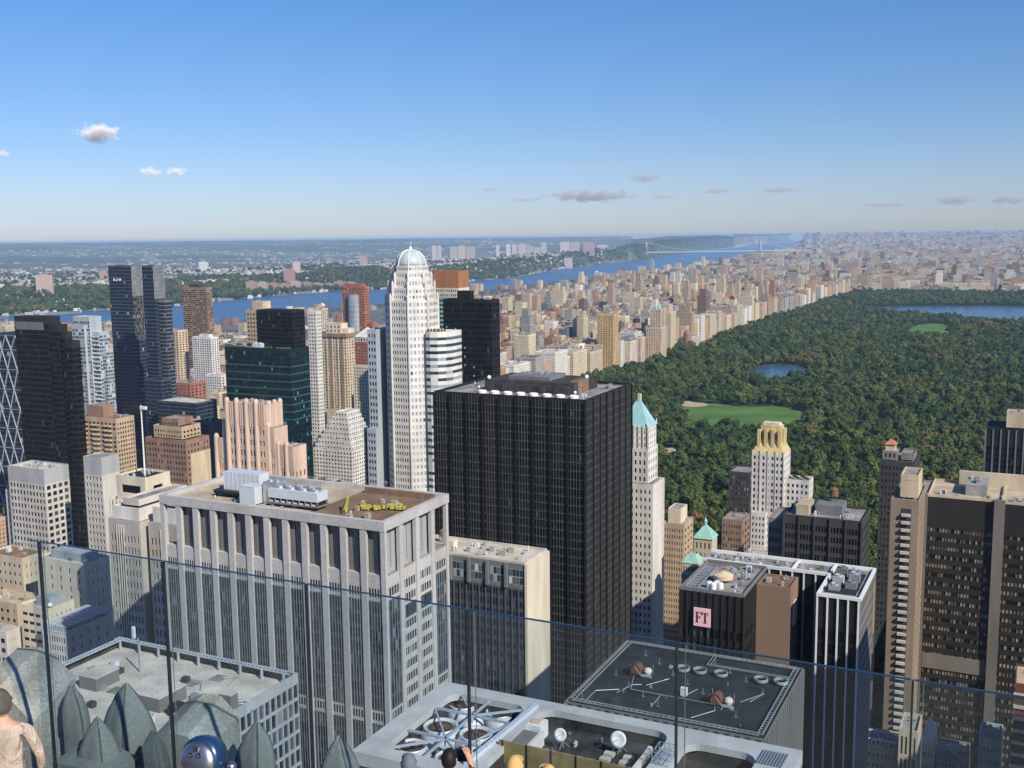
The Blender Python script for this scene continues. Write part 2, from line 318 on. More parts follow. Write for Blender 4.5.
k = MB(); k.bar((-17.6, 8.6, zp), (-18.4, 11, zp+4.2), .5); k.bar((-18.4, 11, zp+4.2), (-16.8, 6.4, zp+1.2), .35); k.bar((-19, 8, zp), (-18.4, 11, zp+4.2), .3); k.build('davit_crane', 'yellow_paint', B.root)
k = MB(); k.bar((-8.6, 15.2, zp), (-8.6, 15.2, zp+8.2), .16); k.box(-8.9, -8.3, 14.9, 15.5, zp+7.7, zp+8.4); k.build('lamp_mast', 'grey_dark', B.root)
B.clutter(xm+1, -3, 3, D-6, zp+.01, 11, 3, .6); B.clutter(u0-14, xm, 3, 9, zp+.01, 9, 9, .45)
k = MB()
for i in range(5): k.tube([(u0+3+i*3.4, 2.6+i % 2, zp+.3), (u0+3.4+i*3.4, 6, zp+.3), (u0+8+i*2.5, 10+i, zp+.3)], .16)
k.build('roof_pipes', 'pipe_steel', B.root)
B.done()
# ---- big black tower
B = Bld('office_tower', 'huge black glass office tower with a low dark penthouse at the centre of the picture', 585.4, 402.6, 191, 434.3, 631, cat='tower')
W, D = B.W, B.D
B.block(-W, 0, 0, D, 0, 191, sp(54, 50, .84, .78, 3, 0, .3, 'window_black', .1, False), sp(40, 50, .84, .78, 3, 0, .3, 'window_black', .1, False), wall='spandrel', m='black_metal', roof='roof_grey', par=1.2, pm='black_metal')
B.fins(-W, 0, 0, 0, 191.5, 54, .14, .22, 'mullion_grey'); B.fins(0, D, 0, 0, 191.5, 40, .14, .22, 'mullion_grey', face='E')
k = MB(); [(k.box(-W, 0, -.16, -.004, j*3.76+3.3, j*3.76+3.52), k.box(.004, .16, 0, D, j*3.76+3.3, j*3.76+3.52)) for j in range(50)]; k.build('floor_lines', 'mullion_grey', B.root)
for i in range(10): k = MB(); x = -W+W*i/9; k.box(x-.42, x+.42, -.75, -.22, 0, 191.6); k.build('pier', 'black_metal', B.root)
for i in range(1, 8): k = MB(); y = D*i/7; k.box(.22, .75, y-.42, y+.42, 0, 191.6); k.build('pier', 'black_metal', B.root)
box_part(B, 'penthouse', 'tar', (-W+17, -12, 16, 44, 191.01, 196.0)); box_part(B, 'penthouse_band', 'grey_dark', (-W+26, -26, 22, 40, 196.01, 197.6)); box_part(B, 'roof_house', 'roof_brown', (-16, -11.9, 21, 33, 191.02, 196.6))
for i in range(8):
    k = MB(); x = -W+19.5+i*6.3; k.lathe([(2.0, 191.1), (2.0, 192.0), (1.8, 192.3), (1.4, 192.0), (.3, 191.9)], (x, 9.0, 0), 16); k.build('roof_fan', 'white_paint', B.root)
    k = MB(); [k.bar((x+a, 12.5, 191), (x+a, 12.5, 195.4), .16) for a in (-2.6, 2.6)]; k.bar((x-2.6, 12.5, 195.4), (x+2.6, 12.5, 195.4), .16); k.build('roof_gantry', 'mullion_grey', B.root)
for x, y, s_ in ((-W+19, 17, .8), (-13, 34, .8), (-W+16, 13, .6), (-9.5, 12, .6)): k = MB(); k.lathe([(.1, 0), (s_, .5), (s_*1.02, .62), (.1, .3)], (x, y, 197 if y > 16 else 193), 14, axis=(.35, -.7, .5)); k.bar((x, y, 191), (x, y, 197 if y > 16 else 193), .25); k.build('satellite_dish', 'white_paint', B.root)
B.clutter(-10, -2, 4, D-4, 191.01, 10, 2, .8); B.clutter(-W+2, -W+15, 6, D-4, 191.01, 10, 4, .9); B.clutter(-W+28, -28, 24, 38, 197.6, 5, 4, .7)
B.done()
# ---- blue glass slab with bright blank end wall
B = Bld('hotel_slab', 'narrow blue glass slab with a blank cream end wall and littered pale roof', 525, 562.5, 148, uR=547, W=62, cat='building')
W, D = 62, B.D
B.block(-W, 0, 0, D, 0, 138, sp(48, 36, .8, .6, 0, 0, 0, 'window_blue', .12), None, wall='wall', m='spandrel_blue', par=0)

w = B.mb('end_wall', 'cream_stone'); w.box(.006, .9, -.5, D+.2, 0, 147.2)
B.fins(-W, 0, 0, 0, 138, 24, .35, .4, 'mullion_grey')
B.block(-W, 0, 0, D, 138.2, 147.2, None, None, wall='upper_wall', m='grey_dark', roof='roof_pale', par=.8, pm='limestone_pale')
for i in range(8):
    o = (-W+3+i*7.4, -.01, 139.2); B.near = False
    B.facade((o[0]+.9, -.02, 139.6), (1, 0, 0), 5.6, 5.6, sp(4, 2, .86, .86, 0, 0, 0, 'window_pale', .1), 'loggia', 'grey_concrete')
    k = MB(); k.box(o[0]-.5, o[0]+.5, -1.0, -.1, 138.3, 147); k.build('pier', 'grey_dark', B.root)
B.clutter(-48, -3, 2, D-2, 147.25, 26, 5, .75)
box_part(B, 'roof_house', 'cream_stone', (-34.5, -31.6, 6, 9, 147.21, 150.2)); B.tank(-40, D-6, 147.2, 1.2, 2)
B.done()
# ---- bronze block with the pink FT sign
B = Bld('office_building', 'dark bronze glass office block wearing a square pink sign', 743.9, 598, 161, 680, 767, cat='building')
W, D = B.W, B.D
B.block(-W, 0, 0, D, 0, 161, sp(27, 34, .8, .62, 9.5, 0, .3, 'window_bronze', .2, False), sp(30, 34, .8, .62, 9.5, 0, .3, 'window_bronze', .2, False), wall='wall', m='bronze_metal', roof='roof_grey', par=1.0, pm='granite_grey')
for i in range(10): k = MB(); x = -W+W*i/9; k.box(x-.14, x+.14, -.4, -.003, 0, 161.2); k.build('pier', 'bronze_metal', B.root)
B.fins(0, D, 0, 0, 161.2, 12, .16, .25, 'bronze_metal', face='E')
B.block(.02, 9.6, D-13, D-2, 0, 160, None, None, wall='core_wall', m='granite_brown', roof='roof_brown', par=.5, pm='granite_brown')
k = MB(); sx = -W+4.3; k.box(sx, sx+4.7, -.95, -.42, 151.4, 156.6); sg = k.build('sign', 'pink_sign', B.root)
k = MB()
def serif(k, x, z, P): [k.box(x+a, x+b, -1.02, -.953, z+c, z+d) for a, b, c, d in P]
serif(k, sx+.55, 152.5, ((.25, .68, 0, 3.0), (0, .95, 0, .14), (0, .25, 2.86, 3.0), (.683, 1.75, 2.86, 3.0), (1.62, 1.75, 2.3, 2.857), (.683, 1.2, 1.45, 1.62), (1.2, 1.32, 1.2, 1.9)))
serif(k, sx+2.45, 152.5, ((.65, 1.1, 0, 2.857), (.38, .647, 0, .14), (1.103, 1.36, 0, .14), (0, 1.75, 2.86, 3.0), (0, .13, 2.25, 2.857), (1.62, 1.75, 2.25, 2.857)))
k.build('lettering', 'ink', sg)
k = MB(); k.box(9.62, 9.95, D-9, D-5, 148, 155); k.build('sign', 'pink_sign', B.root)
k = MB(); k.lathe([(2.9, 162), (2.9, 163.1), (.2, 164.2)], (-W+9.2, D*.42, 0), 20); k.build('roof_dome', 'tan_light', B.root)
k = MB()
for x, y, r in ((5.6, 4.6, 1.0), (7.4, 5.8, 1.0), (6.9, 3.9, .9), (8.6, 4.9, .9)): k.lathe([(r, 161.1), (r, 162.6), (r*.7, 162.9)], (-W+x+1.6, y, 0), 14)
k.build('cooling_tank', 'white_paint', B.root)
k = MB()
for i in range(9): k.bar((-W+1, 2+i*2.4, 161.5), (-W+4.6, 2+i*2.4, 161.5), .3)
k.bar((-W+1, 2, 161.7), (-W+1, 22, 161.7), .35); k.bar((-W+4.6, 2, 161.7), (-W+4.6, 22, 161.7), .35); k.build('roof_rails', 'aluminium', B.root)
B.clutter(-W+5, -1, D*.45, D-1, 161.01, 26, 6, .55); B.clutter(-5, -1, 2, D*.5, 161.01, 6, 7, .5); B.clutter(1, 9, D-12, D-3, 160.01, 6, 8, .5)
B.done()
# ---- white trimmed black slab (L plan)
B = Bld('office_tower', 'slim black office slab outlined with white edges and white vertical strips', 859.6, 599, 161, 817, 874.4, cat='tower')
W, D = B.W, B.D
B.block(-W, 0, 0, D, 0, 160.4, sp(16, 38, .9, .8, 9, 0, .2, 'window_black', .12, False), sp(34, 44, .5, .6, 1, 0, .2, 'window_dark', .2, False), wall='spandrel', m='black_metal', roof='roof_grey', par=0)
B.parts[('spandrel', 'black_metal')].f[0:0] = []
for i in range(5): k = MB(); x = -W+.16+(W-.32)*i/4; k.box(x-.22, x+.22, -.5, -.004, 0, 160.4); k.build('strip', 'white_paint', B.root)
B.facade((.05, .3, 0), (0, 1, 0), D-.3, 160.4, sp(30, 42, .55, .62, 1.5, 0, .4, 'window_dark', .1, False), 'side_wall', 'granite_grey')
B.ring(-W-.1, .5, -.5, D+.3, 160.41, 161.3, .75, 'coping', 'white_paint')
x2 = -W-38; ym = D-10
B.block(x2, -W-.01, ym, D, 0, 160.4, sp(52, 38, .9, .8, 9, 0, .2, 'window_black', .12, False), None, wall='spandrel', m='black_metal', roof='roof_grey', par=0)
for i in range(12): k = MB(); x = x2+.2+i*3.4; k.box(x-.2, x+.2, ym-.5, ym-.004, 0, 160.4); k.build('strip', 'white_paint', B.root)
w = B.mb('coping', 'white_paint'); w.box(x2, -W-.103, D-.45, D+.3, 160.41, 161.3); w.box(x2, -W-.103, ym-.5, ym+.25, 160.41, 161.3); w.box(-W-11, -W-10.4, ym+.253, D-.453, 160.41, 161.3)
box_part(B, 'roof_well', 'dark_roof', (-W+1.3, -1.6, 4, D-5.5, 160.41, 160.7)); 
for i in range(5): k = MB(); k.box(-W+2.2+(i % 2)*4, -W+5.2+(i % 2)*4, 5+i*3.2, 7.6+i*3.2, 160.71, 162.2+.3*i); k.lathe([(1.1, 162.2+.3*i), (1.1, 162.6+.3*i), (.9, 162.6+.3*i), (.8, 162.3+.3*i)], (-W+3.7+(i % 2)*4, 6.3+i*3.2, 0), 12); k.build('cooling_unit', ['aluminium', 'grey_dark', 'grey_concrete'][i % 3], B.root)
B.clutter(x2+1, -W-1, ym+1, D-1.5, 160.41, 24, 7, .55); B.clutter(-W+1, -1, D-5, D-1, 160.41, 4, 8, .5)
B.done()
# ---- granite tower with the dark railed roof
B = Bld('granite_tower', 'square granite tower with a dark blue-black railed roof ringed by a service track', 764, 739, 150, 566, 802.5, cat='tower')
W, D = B.W, B.D
B.block(-W, 0, 0, D, 0, 149.6, None, None, wall='wall', m='granite_grey', roof='dark_roof', par=0)
B.fins(-W, 0, 0, 0, 149.6, 20, .9, .8, 'granite_grey', 'pier_mass'); B.fins(0, D, 0, 0, 149.6, 18, .9, .5, 'granite_grey', 'pier_mass', 'E')
def rails(part, segs, z, r=.09, m='pipe_steel', gap=1.1, sleepers=True):
    k = MB()
    for a, b in segs:
        a, b = V(a), V(b); d = (b-a); L = d.length; d /= L; s_ = V((-d.y, d.x, 0))*gap/2
        k.bar(a+s_+V((0, 0, z)), b+s_+V((0, 0, z)), r*2); k.bar(a-s_+V((0, 0, z)), b-s_+V((0, 0, z)), r*2)
        if sleepers:
            for i in range(int(L/1.3)): q = a+d*(i*1.3+.5)+V((0, 0, z-.1)); k.bar(q-s_, q+s_, .12)
    k.build(part, m, B.root)
z = 150.3
rails('service_track', [((-W+1.2, 1.2, 0), (-1.2, 1.2, 0)), ((-1.2, 1.2, 0), (-1.2, D-1.2, 0)), ((-1.2, D-1.2, 0), (-W+1.2, D-1.2, 0)), ((-W+1.2, D-1.2, 0), (-W+1.2, 1.2, 0))], z, .1)
B.ring(-W-.3, .3, -.3, D+.3, 149.61, 150.0, .35, 'roof_edge', 'granite_grey')
rails('walkway', [((-W*.48, D-8, 0), (-2, D-8, 0)), ((-W*.47, D-8, 0), (-W*.47, D-2, 0))], 150.3, .07, 'pipe_steel', .8, False)
k = MB()
for a, b in (((-W+12, 12, 150.4), (-W*.3, 12, 150.4)), ((-W+12, 12, 150.4), (-W+10, 20, 150.4)), ((-W*.3, 12, 150.4), (-W*.26, 18, 150.4))): k.bar(a, b, .12)
k.build('roof_pipe', 'pipe_steel', B.root)
for px_, py_, rr in ((652+0, 0, 0),): pass
for uu, vv in ((683, 668), (700, 670), (721, 673), (761, 679), (781, 681)):   # five round vent hoops
    q = pt(uu, vv, 150.6); e, n = (q-V((B.P.x, B.P.y, 150.6))).dot(EX), (q-V((B.P.x, B.P.y, 150.6))).dot(NY)
    k = MB(); k.lathe([(1.75, 150.2), (1.75, 150.9), (1.5, 150.9), (1.5, 150.2)], (e, n, 0), 20); k.build('vent_ring', 'pipe_steel', B.root); k = MB(); k.lathe([(1.48, 149.62), (1.48, 150.0), (.3, 150.02)], (e, n, 0), 16); k.build('vent_cover', 'dark_roof', B.root)
for uu, vv, s_ in ((640, 674, 1.), (720, 704, 1.)):    # two rust coloured winches with pale drums
    q = pt(uu, vv, 150); e, n = (q-V((B.P.x, B.P.y, 150))).dot(EX), (q-V((B.P.x, B.P.y, 150))).dot(NY)
    k = MB(); k.box(e-2.0, e+.6, n-1.4, n+1.4, 149.95, 151.5); k.lathe([(1.2, -1.2), (1.3, 0), (1.2, 1.2)], (e-.7, n, 151.6), 12, axis=(0, 1, 0)); k.box(e-2.6, e-2.0, n-.5, n+.5, 150, 152); wi = k.build('window_washing_rig', 'rust', B.root)
    k = MB(); k.lathe([(.2, 0), (.9, .2), (1.1, .9), (.8, 1.5), (.2, 1.7)], (e+2.0, n+.2, 150.2), 12); k.build('drum', 'cream_stone', wi)
    k = MB(); k.box(e+.9, e+3.4, n-1.5, n-.9, 150, 150.5); k.bar((e+1, n-1.4, 150), (e-.4, n-3, 153), .12); k.bar((e+3, n+1.4, 150), (e+3, n+1.4, 152.4), .12); k.build('rig_frame', 'pipe_steel', wi)
for uu, vv in ((684, 694),): q = pt(uu, vv, 150); B.unit((q-B.P).dot(EX), (q-B.P).dot(NY), 149.7, 1.5, 1.1, 1.8, 'white_paint')
k = MB()
for i in range(16): x, y = -W+3+(i*7.7) % (W-6), 3+(i*11.3) % (D-7); k.bar((x, y, 149.6), (x, y, 151.3), .12); k.bar((x-.5, y, 149.9), (x+.5, y, 149.9), .1)
k.build('davit_posts', 'pipe_steel', B.root)
B.clutter(-W+4, -4, 4, D-10, 149.62, 7, 4, .3); k = MB(); [k.tube([(-W+4+i*5.1, 3+(i*7) % 17, 149.8), (-W+4+i*5.1+(i % 3)*2, 9+(i*7) % 17, 149.8), (-W+9+i*4.1, 12+(i*5) % 15, 149.8)], .1, 5) for i in range(8)]; k.build('conduit', 'pipe_steel', B.root)
B.done()
# ---- office tower with white rounded-corner parapet and cooling fans
q = pt(452, 686, 172)
B = Bld('office_tower', 'office tower with a broad white round-cornered roof parapet around three openings full of plant', 452, 686, 172, W=.1, D=.1, cat='tower')
HEROFOOT.pop(); HEROFOOT.append((q+EX*68-NY*32, EX, NY, 69, 33, 172))
XL, XR, YB, YF = -2.6, 68., 1.4, -31.; zt = 172.
def rrect(x0, x1, y0, y1, r, n=6):
    p = []
    for cx_, cy_, a0 in ((x1-r, y0+r, -90), (x1-r, y1-r, 0), (x0+r, y1-r, 90), (x0+r, y0+r, 180)):
        for i in range(n+1): a = R(a0+90*i/n); p.append((cx_+r*cos(a), cy_+r*sin(a)))
    return p
holes = [(1.7, 17.6, -27.5, -2.4, 2.6), (20.6, 45.6, -27.5, -1.6, 3.2), (49.2, 61.6, -27.5, -3.4, 3.0)]
bm = bmesh.new(); loops = [[(XL, YF), (XR, YF), (XR, YB), (XL, YB)]]+[rrect(*h) for h in holes]
es = []
for lp in loops:
    vs = [bm.verts.new((x, y, 0)) for x, y in lp]; es += [bm.edges.new((vs[i], vs[(i+1) % len(vs)])) for i in range(len(vs))]
bmesh.ops.triangle_fill(bm, use_beauty=True, edges=es); bm.verts.ensure_lookup_table()
ring = MB(); tri = [[tuple(v.co) for v in f.verts] for f in bm.faces]; flip = [f.normal.z < 0 for f in bm.faces]; bm.free()
for t, fl in zip(tri, flip):
    t = t[::-1] if fl else t; ring.poly([(x, y, zt) for x, y, _ in t])
for i, lp in enumerate(loops):
    for a in range(len(lp)):
        b = (a+1) % len(lp); p0, p1 = lp[a], lp[b]; dz = 1.3 if i else 2.4
        if i: p0, p1 = p1, p0
        ring.quad((*p0, zt-dz), (*p1, zt-dz), (*p1, zt), (*p0, zt))
ring.build('parapet', 'parapet_stone', B.root)
B.facade((XL+.4, YF+.4, 0), (1, 0, 0), XR-XL-.8, zt-2.4, sp(40, 40, .6, .6, 0, 0, 0, 'window_dark', .2, False), 'wall', 'granite_grey'); B.facade((XR-.4, YF+.4, 0), (0, 1, 0), YB-YF-.8, zt-2.4, None, 'wall', 'granite_grey')
B.facade((XR-.4, YB-.4, 0), (-1, 0, 0), XR-XL-.8, zt-2.4, None, 'wall', 'granite_grey'); B.facade((XL+.4, YB-.4, 0), (0, -1, 0), YB-YF-.8, zt-2.4, sp(14, 1, .8, .97, 0, 120, 0, 'window_dark', .4, False), 'wall', 'granite_grey')
for i, (h, fl) in enumerate(zip(holes, (-6., -3.21, -3.6))):
    w = B.mb('roof_floor', 'tar' if i else 'grey_dark'); w.box(h[0]-1.5, h[1]+1.5, h[2]-1.5, h[3]+1.5, zt-7, zt+fl)
    if 1: B.ring(h[0]-1.4, h[1]+1.4, h[2]-1.4, h[3]+1.4, zt+fl, zt-1.31, 1.2, 'pit_wall', 'tar')
mat('steel_pale', (.42, .47, .53), .5, .2, .4, .12)
def fan(x, y, r, z, top='rust'):
    k = MB(); k.lathe([(r*1.45, z-3.2), (r*1.15, z-1.2), (r, z-.3), (r*1.05, z), (r*.93, z), (r*.9, z-.5)], (x, y, 0), 28); f = k.build('fan_stack', 'white_metal', B.root, True)
    k = MB(); k.lathe([(r*.9, z-.62), (r*.9, z-.55), (.3, z-.5)], (x, y, 0), 28)
    f2 = k.build('fan_screen', 'grey_dark', f); k = MB()
    for i in range(24): a = 2*pi*i/24; k.bar((x+.5*cos(a), y+.5*sin(a), z-.35), (x+r*.9*cos(a), y+r*.9*sin(a), z-.35), .07)
    for rr in (.5, .75): k.lathe([(r*rr, z-.4), (r*rr, z-.3), (r*rr-.08, z-.3), (r*rr-.08, z-.4)], (x, y, 0), 24)
    k.build('fan_grille', 'wood_tank', f)
for (u_, v_, r_, dz) in ((440.6, 725, 3.1, 1.2), (476, 733, 3.0, 1.5), (463, 703, 2.7, 2.2), (500, 711, 2.7, 2.2), (412, 745, 2.7, 2.0), (450, 756, 2.6, 2.2)):
    x, y = (pt(u_, v_, zt-dz)-V((B.P.x, B.P.y, zt-dz))).dot(EX), (pt(u_, v_, zt-dz)-V((B.P.x, B.P.y, zt-dz))).dot(NY); fan(x, y, r_, zt-dz)
k = MB(); k.lathe([(2.3, zt-4.4), (2.0, zt-2.2), (1.2, zt-1.3), (.2, zt-1.0)], (8.9, -8.2, 0), 20); k.build('plant_dome', 'white_paint', B.root, True)
for a, b, w_ in (((1.2, -19.5), (18, -19.8), .55), ((1.2, -9.3), (18.2, -9.5), .55), ((9.6, -2.4), (9.6, -27.4), .5), ((1.6, -9.5), (9.6, -19.6), .4), ((9.6, -9.4), (17.8, -2.8), .4), ((9.6, -9.4), (3.6, -2.6), .4), ((9.6, -19.7), (17.6, -26.5), .4), ((9.6, -19.7), (2.4, -26.8), .4), ((17.4, -9.6), (14.4, -19.8), .35)):
    k = MB(); k.bar((*a, zt-.35), (*b, zt-.35), w_*.72, .4); k.build('steel_beam', 'steel_pale', B.root)
for x, y in ((9.6, -9.5), (9.6, -19.7), (17.5, -9.6), (17.5, -19.7)): k = MB(); k.bar((x, y, zt-.6), (x, y, zt-6), .35); k.build('steel_post', 'white_metal', B.root)
k = MB(); k.bar((19.2, -1.8, zt+.35), (17.9, -27.4, zt+.35), .9, .7); k.build('steel_beam', 'white_metal', B.root)
k = MB(); k.box(17.2, 19.5, -27, -7, zt-6, zt-5.2); k.build('duct', 'spandrel_blue', B.root)
# ochre screen wall, penthouse boxes and dishes on the dark deck
box_part(B, 'screen_wall', 'screen_ochre', (19.6, 45.5, -18.5, -18.1, zt-3.2, zt+.9)); 
for i in range(6): box_part(B, 'screen_post', 'bronze_metal', (20.3+i*4.6, 20.5+i*4.6, -18.62, -18.503, zt-3.2, zt+1.1))
box_part(B, 'plant_box', 'granite_grey', (20.2, 23.4, -16.5, -10.5, zt-3.19, zt-.4)); box_part(B, 'white_housing', 'white_paint', (20.4, 23.2, -8.8, -5.4, zt-3.19, zt-.2)); box_part(B, 'tan_lid', 'tan_light', (21, 22.6, -8, -6.2, zt-.19, zt+.15))
box_part(B, 'low_wall', 'white_stone', (23.6, 24.2, -16.6, -9.4, zt-3.19, zt-.5)); box_part(B, 'low_wall', 'white_stone', (43.3, 44., -18, -7.5, zt-3.19, zt-.2))
for x, y, s_ in ((27.6, -9.6, 1.15), (37.6, -7.0, 1.45)):
    k = MB(); ax = V((.1, -.93, .36)).normalized(); c = V((x, y, zt-.4)); k.lathe([(.1, -.02), (s_*.6, .16), (s_, .5), (s_*1.02, .56), (s_*.6, .26), (.1, .1)], c, 20, axis=ax)
    d_ = k.build('satellite_dish', 'white_paint', B.root, True)
    k = MB(); k.bar(c-ax*.1, (x, y+.8, zt-1.6), .2); k.bar((x, y+.8, zt-1.6), (x, y+.8, zt-3.2), .3); [k.bar((x, y+.8, zt-1.8), (x+1.2*cos(a), y+.8+1.2*sin(a), zt-3.15), .12) for a in (.5, 2.6, 4.6)]; k.bar(c+ax*.1, c+ax*1.4+V((0, 0, -.1)), .07); k.build('dish_mount', 'aluminium', d_)
for i in range(4): box_part(B, 'ballast_block', 'roof_pale', (35.4+(i % 2)*3.6, 37.2+(i % 2)*3.6, -11.+(i//2)*2.1, -9.7+(i//2)*2.1, zt-3.19, zt-2.6))
k = MB()
for i in range(4):
    for j in range(3): k.bar((46.1+i*.9, -10-(j*2), zt-2.6), (46.1+i*.9, -10-(j*2), zt+2.3), .12)
    for zz in (-.5, .9, 2.2): k.bar((46.1+i*.9, -10, zt+zz), (46.1+i*.9, -14, zt+zz), .1)
for zz in (-.5, .9, 2.2):
    for j in range(3): k.bar((46.1, -10-j*2, zt+zz), (48.8, -10-j*2, zt+zz), .1)
k.build('scaffold', 'pale_blue_glass', B.root)
k = MB(); [k.bar((62.2+i*.5, -1.4, zt+.25), (62.0+i*.5, -6.5, zt+.25), .22) for i in range(9)]; k.build('louvre', 'aluminium', B.root)
B.clutter(25, 43, -17, -3, zt-3.2, 10, 5, .35); B.clutter(50, 61, -20, -5, zt-3.6, 4, 5, .5)
B.done()
# ---- tan roof with steel truss, low on the left
B = Bld('office_building', 'office building with a flat tan roof edged by a blue steel rail truss', 298, 672, 160, W=55.5, D=.1, cat='building')
HEROFOOT.pop(); W = 55.5; YF = -66.; HEROFOOT.append((B.P+NY*YF, EX, NY, W, 66, 160)); zr = 157.6
B.facade((-W, YF, 0), (1, 0, 0), W, zr, sp(30, 36, .7, .6), 'wall', 'grey_concrete'); B.facade((0, YF, 0), (0, 1, 0), -YF, zr+1.6, sp(32, 22, .8, .84, 1.6, 70, 0, 'window_blue', .4), 'side_wall', 'grey_panel')
B.facade((0, 0, 0), (-1, 0, 0), W, zr, None, 'wall', 'grey_concrete'); B.facade((-W, 0, 0), (0, -1, 0), -YF, zr, None, 'wall', 'grey_concrete')
B.mb('roof', 'roof_pale').quad((-W, YF, zr), (0, YF, zr), (0, 0, zr), (-W, 0, zr))
B.ring(-W, 0, YF, 0, zr+1.61, zr+2.2, .5, 'parapet', 'grey_panel'); 
box_part(B, 'parapet_wall', 'tar', (-W, -.02, -.5, 0, zr, zr+1.6), (-W, -W+.5, YF, -.51, zr, zr+1.6)); box_part(B, 'parapet_wall', 'grey_panel', (-.52, -.02, YF, -.51, zr, zr+1.6))
k = MB()
for (a, b) in (((-W, -1.6), (-.6, -1.6)), ((-W+1.6, -1.6), (-W+1.6, YF))):
    a, b = V((*a, zr+2.5)), V((*b, zr+2.5)); d = (b-a).normalized(); s_ = V((-d.y, d.x, 0))*.65
    for sg in (1, -1): k.bar(a+s_*sg, b+s_*sg, .28)
    L = (b-a).length
    for i in range(int(L/1.15)): q = a+d*(i*1.15+.3); k.bar(q-s_, q+s_, .2)
k.build('rail_truss', 'silver_glass', B.root)
for i in range(9): k = MB(); x = -W+2+i*6.4; k.bar((x, -2.4, zr), (x, -2.4, zr+2.5), .45); k.build('truss_post', 'silver_glass', B.root)
k = MB()
for i in range(14):
    for j in range(3): k.bar((-W-1.2+(j-1)*1.8, YF+2+i*2.4, zr+.4), (-W-1.2+(j-1)*1.8+1.6, YF+4+i*2.4, zr+.4), .14)
k.build('roof_lattice', 'silver_glass', B.root)
def pxl(B, u, v, z): q = pt(u, v, z)-V((B.P.x, B.P.y, z)); return q.dot(B.ex), q.dot(B.ny)
for (u_, v_, a, b, h) in ((99, 672, 5.4, 7.0, 3.0), (154, 688, 11, 8.4, 3.2), (205, 703, 3.0, 6, 2.4), (228, 693, 3.4, 2.4, 3.6)):
    x, y = pxl(B, u_, v_, zr+h); k = MB(); k.box(x-a/2, x+a/2, y-b/2, y+b/2, zr+.01, zr+h); ph = k.build('penthouse', 'granite_grey', B.root); k = MB(); k.box(x-a/2-.1, x+a/2+.1, y-b/2-.1, y+b/2+.1, zr+h+.002, zr+h+.22); k.build('penthouse_roof', 'roof_pale', ph)
k = MB(); x, y = pxl(B, 140, 672, zr); k.bar((x, y, zr), (x, y, zr+8.5), .28); k.build('flag_mast', 'aluminium', B.root)
x, y = pxl(B, 134, 640, zr); k = MB(); k.box(x-.4, x+.4, y-.3, y+.3, zr+.5, zr+3.6); k.build('lamp_box', 'white_paint', B.root)
for j in range(9):
    x, y = pxl(B, 100+j*17+(j % 3)*4, 668+(j*23) % 50, zr); k = MB(); k.tube([(x, y, zr+.25), (x+2.5, y+(j % 4)-1, zr+.25), (x+3+(j % 3), y-3, zr+.25)], .14, 5); k.build('roof_pipe', 'pipe_steel', B.root)
    box_part(B, 'roof_patch', 'roof_grey' if j % 2 else 'roof_tan', (x-3, x-3+2.5+(j % 3), y-2, y+.6+(j % 2), zr+.004+j*.002, zr+.012+j*.002))
x, y = pxl(B, 234, 708, zr); rails('gangway', [((x-6, y-3, 0), (x+4, y+4, 0))], zr+.8, .1, 'white_metal', 1.4)
x, y = pxl(B, 185, 715, zr); k = MB(); k.box(x-3, x+2, y-2, y+1, zr, zr+2.4); k.build('dark_plant', 'tar', B.root)
for i, (u_, v_) in enumerate(((115, 665), (120, 673), (103, 690), (176, 720), (186, 682), (195, 699), (150, 722), (92, 707))): x, y = pxl(B, u_, v_, zr); B.unit(x, y, zr+.01, 1.6, 1.3, 1.1, ['white_metal', 'tar', 'aluminium'][i % 3])
B.done()
mat('weathered_stone', (.40, .37, .325), var=.25, scale=.12, fine=.12)
# ---- limestone slabs left of the pier screen
B = Bld('limestone_tower', 'weathered grey-beige setback slabs with notched white tops beside the pier-screened tower', 139, 512, 160, 104, W=16, D=30, cat='tower')
def slits(n, r, g='window_dark'): return sp(n, r, .5, .58, 5, 0, .6, g, .3)
W = B.W
B.block(-W, 0, 0, 30, 0, 156, slits(9, 34), None, m='weathered_stone', par=0); B.block(-W+1.2, -1.2, 1.2, 30, 156.01, 160, None, None, m='white_stone', par=.8)
B.block(-W+4, -4, 4, 30, 160.9, 162.6, None, None, wall='crown', m='limestone_pale', par=.8)
B.block(2.6, 20, 1.5, 30, 0, 156, slits(9, 34), None, m='weathered_stone', par=0); B.block(3.8, 18.8, 3, 30, 156.01, 161, None, None, m='white_stone', par=.8); B.block(6, 17, 6, 30, 161.9, 163.4, None, None, wall='crown', m='limestone_pale', par=.8)
for x in (-W*.62, 10.5): box_part(B, 'dark_bay', 'window_dark', (x-1.6, x+1.6, -.12 if x < 0 else 1.38, -.004 if x < 0 else 1.496, 60, 151)); [box_part(B, 'pilaster', 'limestone_pale', (x-1.9+i*1.15, x-1.55+i*1.15, -.4 if x < 0 else 1.1, -.125 if x < 0 else 1.375, 60, 154)) for i in range(4)]
B.block(-W+6, 24, 30.01, 52, 0, 157, None, None, wall='rear_wall', m='beige_stone', roof='roof_pale'); B.clutter(-W+8, 22, 32, 50, 157, 10, 1)
B.done()
